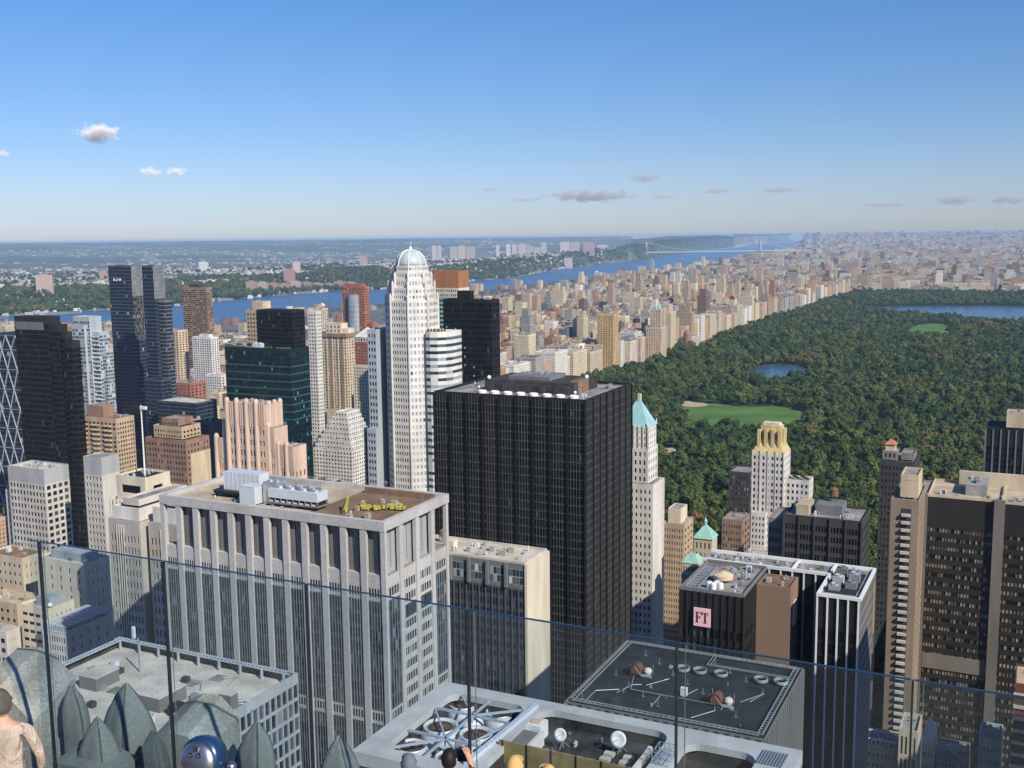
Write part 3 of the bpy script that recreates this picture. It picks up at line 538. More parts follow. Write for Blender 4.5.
# ---- pale punched-window office
B = Bld('office_building', 'pale concrete office block with a square punched-window grid under a blank grey cap', 44, 471, 133, 7.5, 60, cat='building')
W, D = B.W, B.D
B.near = True
B.block(-W, 0, 0, D+6, 0, 125, sp(11, 32, .66, .6, .3, 0, .6, rec=.3), sp(4, 32, .66, .6, .3, 0, .5, rec=.3), m='limestone_pale', par=0)
B.block(-W, 0, 0, D+6, 125.01, 133, None, None, wall='cap', m='grey_concrete', roof='roof_pale', par=.7)
B.block(-W-7, -W-.02, 3, D+6, 0, 118, sp(3, 30, .56, .56, .3, 0, .6, rec=.5), None, m='limestone_pale', par=.6)
B.clutter(-W+2, -2, 2, D+4, 133.01, 12, 3, .7); B.done()
# ---- pale slab with grey cap, partly behind the black tower
B = Bld('office_building', 'narrow pale punched-window slab with a grey cap beside the dark bronze tower', 101, 459, 146, 83, W=None, D=12, cat='building')
B.block(-B.W, 0, 0, 12, 0, 137, sp(5, 36, .55, .55, .3, 0, .4, rec=.5), None, m='limestone_pale', par=0); B.block(-B.W, 0, 0, 12, 137.01, 146, None, None, wall='cap', m='grey_concrete', par=.6); B.done()
# ---- dark stepped tower, left
B = Bld('office_tower', 'stepped dark brown-black glass tower at the left edge', 46, 318, 208, 14, 60, cat='tower')
W, D = B.W, B.D
gs = lambda n, r: sp(n, r, .86, .74, 4, 0, 0, 'window_black', .1, False)
B.block(-W, 0, 0, D, 0, 208, gs(18, 54), gs(14, 54), wall='spandrel', m='bronze_metal', roof='dark_roof', par=.6, pm='bronze_metal')
B.block(.02, 9, 1, D-2, 0, 203, gs(5, 52), gs(12, 52), wall='spandrel', m='bronze_metal', roof='dark_roof', par=.5, pm='bronze_metal'); B.block(9.02, 14, 3, D-3, 0, 198, gs(3, 50), gs(10, 50), wall='spandrel', m='bronze_metal', roof='dark_roof', par=.5, pm='bronze_metal'); B.block(14.02, 21, 2, D-3, 0, 192, gs(4, 48), gs(10, 48), wall='spandrel', m='bronze_metal', roof='dark_roof', par=.5, pm='bronze_metal')
box_part(B, 'sign_band', 'grey_dark', (-W+1, -3, -.25, -.01, 199.5, 205)); B.done()
# ---- diagrid tower
B = Bld('office_tower', 'blue glass tower wrapped in a triangular steel lattice at the far left edge', 20, 336, 182, W=46, D=36, cat='tower')
W = 46
B.block(-W, 0, 0, 36, 0, 182, sp(16, 42, .94, .8, .4, 0, 0, 'window_navy', .1, False), sp(12, 42, .94, .8, .4, 0, 0, 'window_navy', .1, False), wall='spandrel', m='spandrel_blue', roof='dark_roof', par=.4, pm='steel')
k = MB(); H = 17.
for j in range(11):
    z0, z1 = j*H, min((j+1)*H, 182); off = (j % 2)*.5
    for i in range(-1, 5):
        x0 = -W+(i+off)*W/4; xm = x0+W/8; x1 = x0+W/4
        for a, b in ((x0, xm), (x1, xm)):
            if -W-.1 <= min(a, b) and max(a, b) <= .1: k.bar((a, -.3, z0), (b, -.3, z1), 1.0, .4); 
    k.bar((-W, -.3, z0+.1), (0, -.3, z0+.1), .8, .4)
    for i in range(-1, 4):
        x0 = (i+off)*12; 
        for a, b in ((x0, x0+6), (x0+12, x0+6)):
            if -.1 <= min(a, b) and max(a, b) <= 36.1: k.bar((.3, a, z0), (.3, b, z1), .4, 1.0)
k.build('diagrid', 'silver_glass', B.root); B.done()
# ---- pale silver-blue glass apartment tower
B = Bld('apartment_tower', 'pale silver glass tower with stacked balcony bays behind the stepped dark tower', 96, 318, 190, 73, 108, cat='tower')
W, D = B.W, B.D
g_ = sp(10, 56, .8, .6, 3, 0, 0, 'window_pale', .1); e_ = sp(7, 56, .8, .6, 3, 0, 0, 'window_pale', .1)
B.block(-W, -W*.3, 0, D, 0, 190, g_, None, m='silver_glass', roof='roof_pale'); B.block(-W*.3+.02, 0, 2, D, 0, 176, sp(4, 52, .8, .6, 2, 0, 0, 'window_pale'), sp(6, 52, .8, .6, 2, 0, 0, 'window_pale'), m='silver_glass', roof='roof_pale')
B.block(-W+1, -W*.45, -2.6, -.02, 0, 182, sp(4, 54, .8, .6, 2, 0, 0, 'window_pale'), None, m='silver_glass'); B.block(.02, 4.5, 5, D-1, 0, 160, sp(2, 48, .8, .6, 2, 0, 0, 'window_pale'), sp(4, 48, .8, .6, 2, 0, 0, 'window_pale'), m='silver_glass')
k = MB()
for j in range(40): k.box(-W*.3+.5, .4, .6, 1.98, 20+j*3.9, 20.8+j*3.9)
k.build('balconies', 'white_paint', B.root); B.done()
# ---- twin dark blue towers
for (u, v, h, uL, uR, lab, w2) in ((131, 266, 232, 108, 141, 'left one of a pair of dark blue glass towers, its slanted lighter side facing right', 0), (153, 266, 234, 141.5, 163, 'right one of a pair of dark blue glass towers, standing against its broader twin', 1)):
    B = Bld('glass_tower', lab, u, v, h, uL, uR, cat='tower', group='twin dark blue glass towers')
    W, D = B.W, B.D; s_ = lambda n, r: sp(n, r, .9, .74, 1, 0, 0, 'window_navy', .1, False)
    B.block(-W, 0, 0, D, 0, h, s_(20, 60), sp(16, 60, .8, .62, 1, 0, 0, 'window_bronze' if not w2 else 'window_navy', .1, False), wall='spandrel', m='spandrel_blue', roof='dark_roof', par=.5, pm='spandrel_blue')
    B.fins(0, D, 0, h-34, h+.5, 9, .5, .4, 'grey_panel', 'light_fins', 'E')
    if w2 == 0:
        box_part(B, 'white_openings', 'white_paint', (-W+7, -W+9.5, -.2, -.05, h-17, h-13.5), (-W+11, -W+13, -.2, -.05, h-17, h-15), (-W+15, -W+19, -.2, -.05, h-16.5, h-14))  # plain white boxes set just proud of the glass front
        B.block(-W-6, -W-.02, 6, D, 0, h-40, None, None, wall='rear_slab', m='beige_stone', par=.5)
        B.block(.03, D*.6, -6, 12, 0, 150, sp(12, 36, .9, .7, 1, 0, 0, 'window_navy', .1, False), sp(8, 36, .9, .7, 1, 0, 0, 'window_navy', .1, False), wall='podium', m='spandrel_blue', roof='dark_roof', par=.5, pm='spandrel_blue')
    else:
        B.block(.03, 9, 4, D, 0, h-36, s_(6, 50), s_(10, 50), wall='low_shaft', m='granite_grey', roof='dark_roof', par=.5, pm='granite_grey')
        B.block(-W*.4, 16, -14, -.02, 0, 118, s_(12, 30), s_(5, 30), wall='podium', m='spandrel_blue', roof='dark_roof', par=.5, pm='spandrel_blue')
    B.done()
# ---- generic helper for plain towers
def T(name, lab, u, v, h, uL, uR, S=None, E=None, m='tan_brick', roof='roof_grey', D=None, top=None, tank=False, cl=5, pent=None, cat='tower', rot=0., low=None, base=0.):
    B = Bld(name, lab, u, v, h, uL, uR, D=D, cat=cat, ang=rot); W, D = B.W, B.D
    B.block(-W, 0, 0, D, base, h, S, E, m=m, roof=roof)
    if pent: a, b, c, d, ph, pm = pent; B.block(-W+W*a, -W+W*b, D*c, D*d, h+.02, h+ph, None, None, wall='penthouse', m=pm, par=.5)
    if tank: B.tank(-W*.4, D*.6, h+.01, 2.4, 4.5)
    if cl: B.clutter(-W+1, -1, 1, D-1, h+.02, cl, 1, min(1, W/22))
    return B
a_ = lambda c, r, w=.5, h=.5, top=1.5, g='window_dark': sp(c, r, w, h, top, 0, .5, g, .3)
B = T('apartment_tower', 'dark brown ribbed slab tower standing against the blue river', 206, 288, 180, 182, 212, sp(14, 52, .9, .5, 3, 0, 0, 'window_bronze', .1), sp(6, 52, .9, .5, 3, 0, 0, 'window_bronze'), 'brown_brick', 'dark_roof', pent=(.25, .7, .2, .8, 5, 'dark_and_shaded_stone')); B.done()
B = T('apartment_tower', 'bright white grid tower in front of the brown slab tower', 211, 338, 120, 192, 216, a_(8, 36, .5, .55), a_(3, 36, .5, .55), 'white_brick', 'roof_pale', D=16, pent=(.3, .8, .2, .8, 4, 'white_brick')); B.done()
B = T('apartment_building', 'low white block right below the bright white grid tower', 221, 376, 70, 205, 226, a_(7, 18), a_(3, 18), 'white_brick', 'roof_pale', D=24); B.done()
B = T('apartment_building', 'wide red-brown brick block left of the white grid tower', 190, 384, 74, 168, 196, a_(9, 18), a_(4, 18), 'red_brick', D=30, tank=True); B.done()
B = T('apartment_tower', 'cream brick tower between the dark blue pair and the brown slab tower', 178, 331, 128, 165, 184, a_(5, 36), a_(3, 36), 'tan_light', D=20); B.done()
# ---- green glass tower with black upper block
B = Bld('office_tower', 'dark green glass office tower with a black upper block and green terrace', 290, 350, 171, 224.5, 309, cat='tower')
W, D = B.W, B.D
t_ = lambda n, r: sp(n, r, .88, .62, 2, 0, 0, 'window_teal', .1, False)
B.block(-W, 0, 0, D, 0, 171, t_(34, 42), t_(14, 42), wall='spandrel', m='spandrel_teal', roof='roof_grey', par=.8, pm='spandrel_teal')
B.block(-W+30, -1, 6, D-3, 171.01, 202, sp(18, 9, .88, .7, 1, 0, 0, 'window_black', .1, False), sp(8, 9, .88, .7, 1, 0, 0, 'window_black', .1, False), wall='upper_block', m='black_metal', roof='dark_roof', par=.6, pm='black_metal')
k = MB()
for j in range(8): k.box(-W+.3, -.3, -.35, -.1, 113+j*6.2, 114.3+j*6.2); k.box(.1, .35, .3, D-.3, 113+j*6.2, 114.3+j*6.2)
k.build('pale_bands', 'teal_band', B.root); B.unit(-W+33, 3, 171.05, 9, 4, 4, 'white_metal', 2); B.clutter(-W+2, -W+28, 2, D-2, 171.05, 12, 2)
k = MB()
for i in range(70): x, y = -W+rnd.uniform(1, W-2), rnd.uniform(.8, 5) ; r = rnd.uniform(.5, 1.1); k.lathe([(.1, 171), (r, 171.4+r*.4), (r*.7, 171.4+r), (.1, 171.4+r*1.3)], (x, y, 0), 6)
FOLI_LATER = (k, B.root)
B.done()
B = T('apartment_tower', 'tan brick tower with orange-brown side behind the black upper block', 264, 311, 195, 246, 270, a_(6, 50), a_(2, 50), 'tan_brick', D=14, pent=(.3, .9, .1, .9, 8, 'tan_light')); B.done()
B = T('apartment_tower', 'thin cream slab tower right beside the green glass tower', 316, 312, 191, 307.5, 321, a_(3, 54, .45, .5), a_(7, 54, .45, .5), 'white_brick', D=None, cl=2); B.done()
B = T('apartment_tower', 'dull tan tower between the thin cream slab and the red brick tower', 322, 309, 150, 313, 331, a_(5, 42), a_(3, 42), 'beige_stone', D=16); B.done()
# flared-cornice tower
B = Bld('apartment_tower', 'tan tower striped light and brown with a flared brown cornice and cream penthouse', 346, 334, 146, 315, 358, cat='tower'); W, D = B.W, B.D
B.block(-W, 0, 0, D, 0, 142, sp(11, 40, .42, .56, 1, 0, 0), sp(5, 40, .42, .56, 1, 0, 0), m='tan_light', par=0)
box_part(B, 'cornice', 'brown_brick', (-W-1.6, 1.6, -1.6, D+1.6, 142.01, 146))
for i in range(3): x = -W+W*(i+.5)/3; box_part(B, 'brown_bay', 'brown_brick', (x-1.9, x+1.9, -.4, -.07, 0, 142))
for i in range(6): x = -W+W*i/5.5+.6; box_part(B, 'pale_bay', 'cream_stone', (x-.7, x+.7, -.6, -.07, 0, 142))
B.block(-W*.72, -W*.25, D*.2, D*.8, 146.01, 157, sp(4, 2, .4, .4), None, wall='penthouse', m='cream_stone'); B.block(-W*.24, -2, D*.3, D*.8, 146.01, 151, None, None, wall='penthouse', m='cream_stone'); B.done()
# red brick tower with glass oval
B = T('apartment_tower', 'red brick tower with a curved grey glass front standing against the river', 364, 287, 191, 342, 369, a_(9, 52), a_(4, 52), 'red_brick', cl=2, pent=(.1, .9, .1, .8, 3, 'red_brick'))
k = MB(); W = B.W
pr = [(-W/2+W*.24*cos(R(a)), -.1-W*.16*sin(R(a))) for a in range(180, -1, -20)]; pr = [(x, y) for x, y in pr]
k.prism(pr[::-1] if False else pr[::-1][::-1], 40, 180); k.build('curved_bay', 'pale_blue_glass', B.root)
k = MB(); [k.prism([(x*1.0, y-.25) for x, y in pr], 60+i*7, 61.5+i*7) for i in range(17)]; k.build('bay_bands', 'grey_panel', B.root)
B.block(.03, 9, 4, B.D, 0, 140, a_(3, 40), a_(4, 40), m='red_brick'); B.done()
# pyramid topped tower
B = Bld('apartment_tower', 'cream and brick tower with a small pale pyramid roof left of the domed tower', 372, 366, 126, 353, 378, D=22, cat='tower'); W, D = B.W, 22
B.block(-W, 0, 0, D, 0, 126, a_(7, 36, .4), a_(6, 36, .4), m='cream_stone'); B.block(-W+2, -1, 2, D-2, 126.9, 151, a_(6, 7, .4), a_(5, 7, .4), wall='upper_wall', m='red_brick', par=0); B.block(-W+1.6, -.6, 1.6, D-1.6, 151.01, 156, a_(6, 1, .5, .6, .5), a_(5, 1, .5, .6, .5), wall='belvedere', m='cream_stone', par=0)
cx, cy = -W/2+.5, D/2; k = MB(); x0, x1 = -W+1.2, -.2; k.prism([(x0, 1.2), (x1, 1.2), (x1, D-1.2), (x0, D-1.2)], 156.01, 166, p2=[(cx-.2, cy-.2), (cx+.2, cy-.2), (cx+.2, cy+.2), (cx-.2, cy+.2)]); k.build('pyramid_roof', 'white_stone', B.root)
B.block(-W-6, -W-.02, 4, D, 0, 92, a_(2, 26, .4), None, m='cream_stone'); B.done()
# white ziggurat
B = Bld('apartment_building', 'white stepped ziggurat apartment house with many set-back terraces', 352, 452, 64, 313, 361, D=40, cat='building'); W, D = B.W, 40
z = 0
for i in range(9):
    t = i/8; x0 = -W+W*.40*t**1.1; x1 = -W*.30*t; z1 = 64+i*4.2
    B.block(x0, x1, i*1.6, D-i*.8, z+(.91 if i else 0), z1, sp(max(4, int((x1-x0)/3.2)), (18 if i == 0 else 1), .45, .5, .4, 0, .2), sp(max(3, int((D-2*i)/3.4)), (18 if i == 0 else 1), .45, .5, .4, 0, .2), m='white_brick', roof='roof_pale'); z = z1
B.done()
# pink art-deco tower
B = Bld('office_tower', 'pink stone art deco tower of rounded buttresses stepping down on both sides', 268, 418, 192, 226, 281, D=12, cat='tower'); W, D = B.W, 12; B.near = True
def deco(x0, x1, y0, y1, z1, n, zb=100):
    wd = (x1-x0)/n
    for i in range(n):
        a, b = x0+i*wd+.02, x0+(i+1)*wd-.02
        B.block(a+.5, b-.5, y0, y1, zb, z1, sp(2, int((z1-zb-12)/4.2), .55, .5, 9, 3, .3, 'window_bronze', .4), sp(3, int((z1-zb-12)/4.2), .4, .55, 9, 3, .3, 'window_bronze', .4), m='pink_stone', par=0)
        k = MB(); k.lathe([(1.0, zb), (1.0, z1+1.0), (.6, z1+2.0)], (a+.02, y0+.2, 0), 10); k.build('buttress', 'pink_stone', B.root)
        k = MB(); [k.box(a+.9+i_*(b-a-1.8)/3-.22, a+.9+i_*(b-a-1.8)/3+.22, y0-.28, y0-.004, z1-9.5+abs(i_-1.5), z1+.5) for i_ in range(4)]; k.build('cresting', 'pink_stone', B.root)
deco(-W+.5, -1, 0, D-2, 197, 4); deco(-1, 2.6, 1, D-3, 188, 1); deco(2.7, 10.5, 2, D-2, 181, 2); deco(-W-2.4, -W+.4, 1.5, D-2, 188, 1); deco(-W-6.5, -W-2.5, 1, D-2, 182, 1)
for a in range(3):
    k = MB(); y = 2+a*3.4; k.lathe([(1.0, 100), (1.0, 197.5), (.5, 198.4)], (-1+.02, y, 0), 8); k.build('buttress', 'pink_stone', B.root)
box_part(B, 'side_wall', 'pink_stone', (-1.4, -1.05, .3, D-2.2, 100, 196.9)); box_part(B, 'base', 'pink_stone', (-W-6.5, 11, 2.0, D, 0, 99.9)); B.clutter(-W+2, -3, 2, D-3, 197, 5, 1, .6)
B.done()
# ---- domed white tower
q = pt(413, 331, 205); Y0 = 620
P0 = ptd(412.5, 330, 620)
B = Bld('skyscraper', 'tall white octagonal skyscraper topped by a ribbed pale green dome', 412.5, 330, P0.z, W=.1, D=.1, cat='skyscraper'); HEROFOOT.pop(); HEROFOOT.append((P0+EX*24-NY*16, EX, NY, 48, 32, 235)); B.near = True
def octf(ap, z0, z1, rows, m, spec_kw, wallm='white_stone', x=0, yc=0, skip=()):
    t = tan(R(22.5))*ap; vs = []
    for kf in range(8):
        a = R(-90+45*kf); n = V((cos(a), sin(a), 0)); u = V((-sin(a), cos(a), 0)); o = n*ap-u*t+V((x, yc, z0))
        c = {0: 7, 1: 5, 2: 7}.get(kf, 0)
        if kf == 7: c = 3
        B.facade(o, u, 2*t, z1-z0, (sp(c, rows, *spec_kw, .6, 0, .3, 'window_dark' if kf != 1 else 'window_white', .2) if c else None), 'shaft', wallm if kf != 1 else 'white_brick')
    B.mb('roof', 'roof_pale').poly([(ap/cos(R(22.5))*cos(R(-90+22.5+45*i))+x, ap/cos(R(22.5))*sin(R(-90+22.5+45*i))+yc, z1) for i in range(8)])
zsh = 225.; octf(14., 0, zsh, 58, 0, (.56, .52)); octf(12.4, zsh, 232, 2, 0, (.52, .5)); octf(10.8, 232, 237, 1, 0, (.5, .5)); octf(9.9, 237, 241, 1, 0, (.5, .5)); octf(9.2, 241, 244.3, 1, 0, (.6, .6))
# corner piers with small finials on each shoulder
for i in range(8):
    a = R(-90+22.5+45*i)
    for ap, zz in ((14., 225), (12.4, 232), (10.8, 237)):
        r_ = ap/cos(R(22.5)); k = MB(); k.lathe([(.75, 60 if ap == 14 else zz-7), (.75, zz+2.2), (.1, zz+4)], (r_*cos(a)*.985, r_*sin(a)*.985, 0), 8); k.build('corner_pier', 'white_stone', B.root)
k = MB(); pr = [(8.6*cos(R(t)), 244.32+8.8*sin(R(t))) for t in range(0, 90, 9)]+[(.5, 253.2)]; k.lathe(pr, (0, 0, 0), 32); dm = k.build('dome', 'dome_green', B.root, True)
for i in range(8):
    a = R(22.5+45*i); k = MB(); k.tube([((8.75*cos(R(t)))*cos(a), (8.75*cos(R(t)))*sin(a), 244.2+9.0*sin(R(t))) for t in range(0, 91, 10)], .32); k.build('dome_rib', 'white_paint', dm)
k = MB(); k.lathe([(1.0, 252.8), (.9, 254.2), (.5, 254.8), (.12, 255.2), (.08, 257.5)], (0, 0, 0), 10); k.build('lantern', 'white_paint', B.root)
k = MB(); [k.tube([(x, .5, 252), (x, .5, 258.6)], .07) for x in (-2.6, 2.4, 3.9)]; k.build('antenna', 'aluminium', B.root)
zw = P0.z
def wing(x0, x1, y0, y1, z1, S, E, m, g): B.block(x0, x1, y0, y1, 0, z1, S, E, wall='wing', m=m, roof='roof_pale')
wing(-22.5, -16.5, -13, 12, zw, sp(3, 52, .7, .5, 1, 0, .3, 'window_blue', .3), None, 'silver_glass', 0)
wing(-25.5, -22.53, -15, 12, 150, sp(1, 38, .7, .5, 1, 0, .2, 'window_navy', .3), None, 'spandrel_blue', 0); wing(-22.5, -16.5, -16, -13.02, 150, sp(3, 38, .7, .5, 1, 0, .3, 'window_blue', .3), None, 'silver_glass', 0)
# bowed right wing
arc = [(14.02, -9.0), (17, -9.6), (21, -8.2), (24.5, -4.6), (26, 0), (26, 11), (14.02, 11)]
k = MB(); k.prism(arc, 0, zw); 
k.build('bowed_wing', 'white_brick', B.root)
for j in range(48):
    z0 = zw-3.0-j*3.85
    if z0 < 20: break
    k = MB()
    for (xa, ya), (xb, yb) in list(zip(arc, arc[1:]))[:5]:
        d = V((xb-xa, yb-ya, 0)); n = V((d.y, -d.x, 0)).normalized()*.05; k.quad(V((xa, ya, z0-1.7))+n, V((xb, yb, z0-1.7))+n, V((xb, yb, z0))+n, V((xa, ya, z0))+n, rnd.random())
    k.build('ribbon_window', 'window_pale' if j % 6 not in (2,) else 'window_blue', B.root)
k = MB(); [k.lathe([(.1, zw), (.8, zw+.5), (.6, zw+1.4), (.1, zw+1.8)], (14.8+i*1.2, -7.5+((i*7) % 5)*.5+i*.3, 0), 6) for i in range(8)]; FOLI2 = (k, B.root)
B.done()
# ---- brown topped tower behind it, black tower right of it
B = Bld('apartment_tower', 'tower with a broad brown top band and green glass shaft behind the domed skyscraper', 458, 274, 226, 434, 466, D=20, cat='tower'); W = B.W
B.block(-W, 0, 0, 20, 0, 204, sp(10, 50, .8, .6, 1, 0, 0, 'window_teal'), sp(6, 50, .8, .6, 1, 0, 0, 'window_teal'), m='copper_green', par=0); B.block(-W-.5, .5, -.5, 20.5, 204.01, 213, sp(12, 2, .5, .5, .5, 0, 0), None, wall='brown_band', m='cream_stone', par=0); B.block(-W-.5, .5, -.5, 20.5, 213.01, 228, None, None, wall='top_band', m='brown_panel', roof='roof_tan'); B.done()
B = Bld('office_tower', 'black glass tower with rooftop masts right of the domed skyscraper', 491, 301, 217, 443, 499.5, cat='tower'); W, D = B.W, B.D
B.block(-W, 0, 0, D, 0, 217, sp(22, 56, .88, .74, 1, 0, 0, 'window_black', .1, False), sp(10, 56, .88, .74, 1, 0, 0, 'window_black', .1, False), wall='spandrel', m='black_metal', roof='dark_roof', par=.8, pm='black_metal')
B.block(-W+9, -W+19, 4, D-3, 217.02, 223, None, None, wall='penthouse', m='black_metal', par=.4); k = MB(); k.tube([(-W*.42, D/2, 217), (-W*.42, D/2, 228)], .16); k.tube([(-W*.5, D/2, 217), (-W*.5, D/2, 231)], .14); k.build('mast', 'aluminium', B.root)
k = MB(); [k.box(-W+2+((i*7) % 28), -W+2.9+((i*7) % 28), -.12, -.08, 198-((i*13) % 110), 199.2-((i*13) % 110)) for i in range(26)]; k.build('pale_panes', 'silver_glass', B.root); B.clutter(-W+20, -2, 2, D-2, 217.02, 10, 3, .8); B.done()  # small boxes in paler glass colour, scattered over the black front
# ---- white hotel with copper roof
B = Bld('hotel_tower', 'slender white tower with a steep blue-green copper roof and tall chimney', 653, 487, 140, uR=664.6, W=19, D=None, cat='tower'); W, D = 19., B.D; B.near = True
B.block(-W, 0, 0, D, 0, 140, sp(8, 36, .42, .5, 1, 0, .6, rec=.3), sp(5, 36, .14, .3, 1, 0, .6, rec=.2), m='white_stone')
z0 = 140.95; B.block(-W+1, -3.2, 1.6, D-1.4, z0, 158, sp(6, 4, .44, .55, 1, 0, .6, rec=.3), sp(4, 4, .44, .55, 1, 0, .6, rec=.3), wall='upper_wall', m='white_stone', par=0)
B.block(-W+1.6, -3.8, 2.2, D-2, 158.01, 168, sp(5, 3, .5, .6, .5, 0, .4, rec=.3), sp(4, 3, .4, .5, .5, 0, .4, rec=.3), wall='belvedere', m='white_stone', par=0)
for i in range(7): box_part(B, 'pilaster', 'white_stone', (-W+1.2+i*2.35, -W+1.9+i*2.35, 1.75, 2.19, 158.02, 169+.4*(i % 2)))
x0, x1, y0, y1 = -W+1.2, -3.5, 1.9, D-1.8; cx, cy = (x0+x1)/2+.4, (y0+y1)/2
k = MB(); k.prism([(x0, y0), (x1, y0), (x1, y1), (x0, y1)], 168.02, 180, p2=[(cx-1.6, cy-.4), (cx+1.0, cy-.4), (cx+1.0, cy+.4), (cx-1.6, cy+.4)]); k.build('copper_roof', 'copper_blue', B.root)
box_part(B, 'chimney', 'cream_stone', (cx-.6, cx+.9, cy-.7, cy+.7, 177, 183.6)); box_part(B, 'dormer', 'white_stone', (x0+1.2, x0+3.4, y0+.3, y0+2.4, 168.5, 173)); 
k = MB(); [k.lathe([(.4, 168), (.45, 169.5), (.05, 171)], (x, y, 0), 8) for x in (x0+.3, x1-.3) for y in (y0+.3, y1-.3)]; k.build('finial', 'white_stone', B.root); B.done()
# ---- white tower with gilded crown
B = Bld('apartment_tower', 'cream-white setback tower with a gilded chimney-like crown at the park edge', 784.5, 456, 128, 752, uR=None, W=None, D=20, cat='tower'); W = B.W; B.near = True
def gw(c, r): return sp(c, r, .46, .54, .8, 0, .3, 'window_dark', .25)
B.block(-W, 0, 0, 18, 0, 128.5, gw(7, 32), gw(5, 32), m='white_stone', par=0); B.block(.02, 14, 5, 18, 0, 112, gw(5, 28), gw(4, 28), m='white_stone')
B.block(-W+1.2, -W+10, -5, -.02, 0, 92, gw(4, 24), gw(2, 24), m='white_stone'); B.block(-W+1.5, -W+13, -12, -5.02, 0, 70, gw(5, 18), gw(2, 18), m='white_stone')
k = MB(); k.prism([(-W, 0), (0, 0), (0, 18), (-W, 18)], 128.51, 137, p2=[(-W+3.6, 3.5), (-3.6, 3.5), (-3.6, 14), (-W+3.6, 14)]); k.build('crown_slope', 'gold_leaf', B.root)
for i in range(4): x = -W+3.6+(W-7.2)*i/3; box_part(B, 'crown_pier', 'gold_leaf', (x-.9, x+.9, 1.4, 4.5, 130, 143.5-abs(i-1.5)*.6))
box_part(B, 'crown_block', 'gold_leaf', (-W+4, -3.4, 4.51, 13.6, 137.01, 145)); box_part(B, 'crown_cap', 'cream_stone', (-W+5, -4.4, 5.5, 12, 145.01, 146.5)); box_part(B, 'crown_pier', 'gold_leaf', (-3.39, -1.6, 6, 12.8, 130, 143))
for i in range(5): x = -W+.4+(W-.8)*i/4; k = MB(); k.box(x-.35, x+.35, -.35, -.01, 0, 130.5); k.build('pier', 'white_stone', B.root)
k = MB(); [k.lathe([(.1, 112.9), (1.0, 113.4), (.7, 114.4), (.1, 114.8)], (2+i*1.5, 7+(i*5) % 7, 0), 6) for i in range(8)]; FOLI3 = (k, B.root); B.done()
# ---- dark office right of it, and neighbours
B = Bld('office_building', 'dark grey-brown gridded office block with a busy roof beneath the gilded tower', 862, 524, 146, 784, 870.5, cat='building'); W, D = B.W, B.D
B.block(-W, 0, 0, D, 0, 146, sp(25, 36, .7, .6, 2, 0, .4, 'window_black', .25, False), sp(12, 36, .7, .6, 2, 0, .4, 'window_black', .25, False), m='dark_and_shaded_stone', roof='roof_grey', par=1.)
B.block(-W-7, -W-.03, 3, D, 0, 143, sp(5, 34, .6, .6, 2, 0, .4, 'window_black', .25, False), None, m='granite_grey')
for i in range(6): k = MB(); x = -W+W*i/5; k.box(x-.35, x+.35, -.6, -.004, 0, 147); k.build('pier', 'dark_and_shaded_stone', B.root)
box_part(B, 'penthouse', 'roof_tan', (-W+4, -W+9, 4, 16, 146.02, 150.4)); box_part(B, 'penthouse', 'grey_dark', (-W+11, -9, 8, D-4, 146.02, 150.2)); B.tank(-W+17, D-8, 150.2, 1.8, 2.6); B.clutter(-W+3, -2, 2, D-2, 146.02, 18, 3, .7); B.done()
B = Bld('apartment_tower', 'dim shaded tower with an orange tiled turret roof against the park trees', 915, 464, 131, 880, 926, D=30, cat='tower'); W = B.W  # the shade lying on this tower is put into its dark wall colours
B.block(-W, 0, 0, 30, 0, 131, a_(9, 34, .45, .5), a_(8, 34), m='dark_and_shaded_stone'); B.block(-W+1, -W+9, 2, 10, 131.95, 137, a_(3, 1, .5, .5, .4), None, wall='turret', m='shade_stone', par=0); k = MB(); k.prism([(-W+2.3, 3.3), (-W+7.7, 3.3), (-W+7.7, 8.7), (-W+2.3, 8.7)], 137.01, 140.5, p2=[(-W+2.6, 3.6), (-W+7.4, 3.6), (-W+7.4, 8.4), (-W+2.6, 8.4)]); k.build('turret_top', 'tan_light', B.root); k = MB(); k.prism([(-W+1.8, 2.8), (-W+8.2, 2.8), (-W+8.2, 9.2), (-W+1.8, 9.2)], 140.51, 143.4, p2=[(-W+4.9, 5.9), (-W+5.1, 5.9), (-W+5.1, 6.1), (-W+4.9, 6.1)]); k.build('turret_roof', 'orange_tile', B.root); B.block(-8, -1, 5, 20, 131.95, 135, None, None, wall='penthouse', m='shade_stone'); B.done()
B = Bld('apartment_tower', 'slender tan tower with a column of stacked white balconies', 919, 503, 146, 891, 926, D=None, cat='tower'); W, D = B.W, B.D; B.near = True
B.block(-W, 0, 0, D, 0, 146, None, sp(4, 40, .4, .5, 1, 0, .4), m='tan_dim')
B.facade((-W+.3, -.02, 0), (1, 0, 0), W*.26, 145, sp(2, 40, .5, .5, 1, 0, .1), 'front_wall', 'tan_dim')
box_part(B, 'recess_shade', 'dark_and_shaded_stone', (-W*.62, -W*.26, -.09, -.03, 0, 143))  # flat dark strip behind the balconies, recess shade put into its colour
for i in range(44):
    k = MB(); k.box(-W*.6, -W*.28, -1.3, -.1, 143-3.3*(i+1), 143-3.3*(i+1)+1.15); k.build('balcony', 'limestone_pale', B.root)
B.block(-W*.72, -W*.08, D*.15, D*.7, 146.95, 156, sp(4, 1, .5, .1, .6, 6, 1, 'window_black', .1, False), None, wall='penthouse', m='tan_light', par=.8); B.clutter(-W+1, -1, 1, D-1, 146.1, 5, 3, .5); B.done()
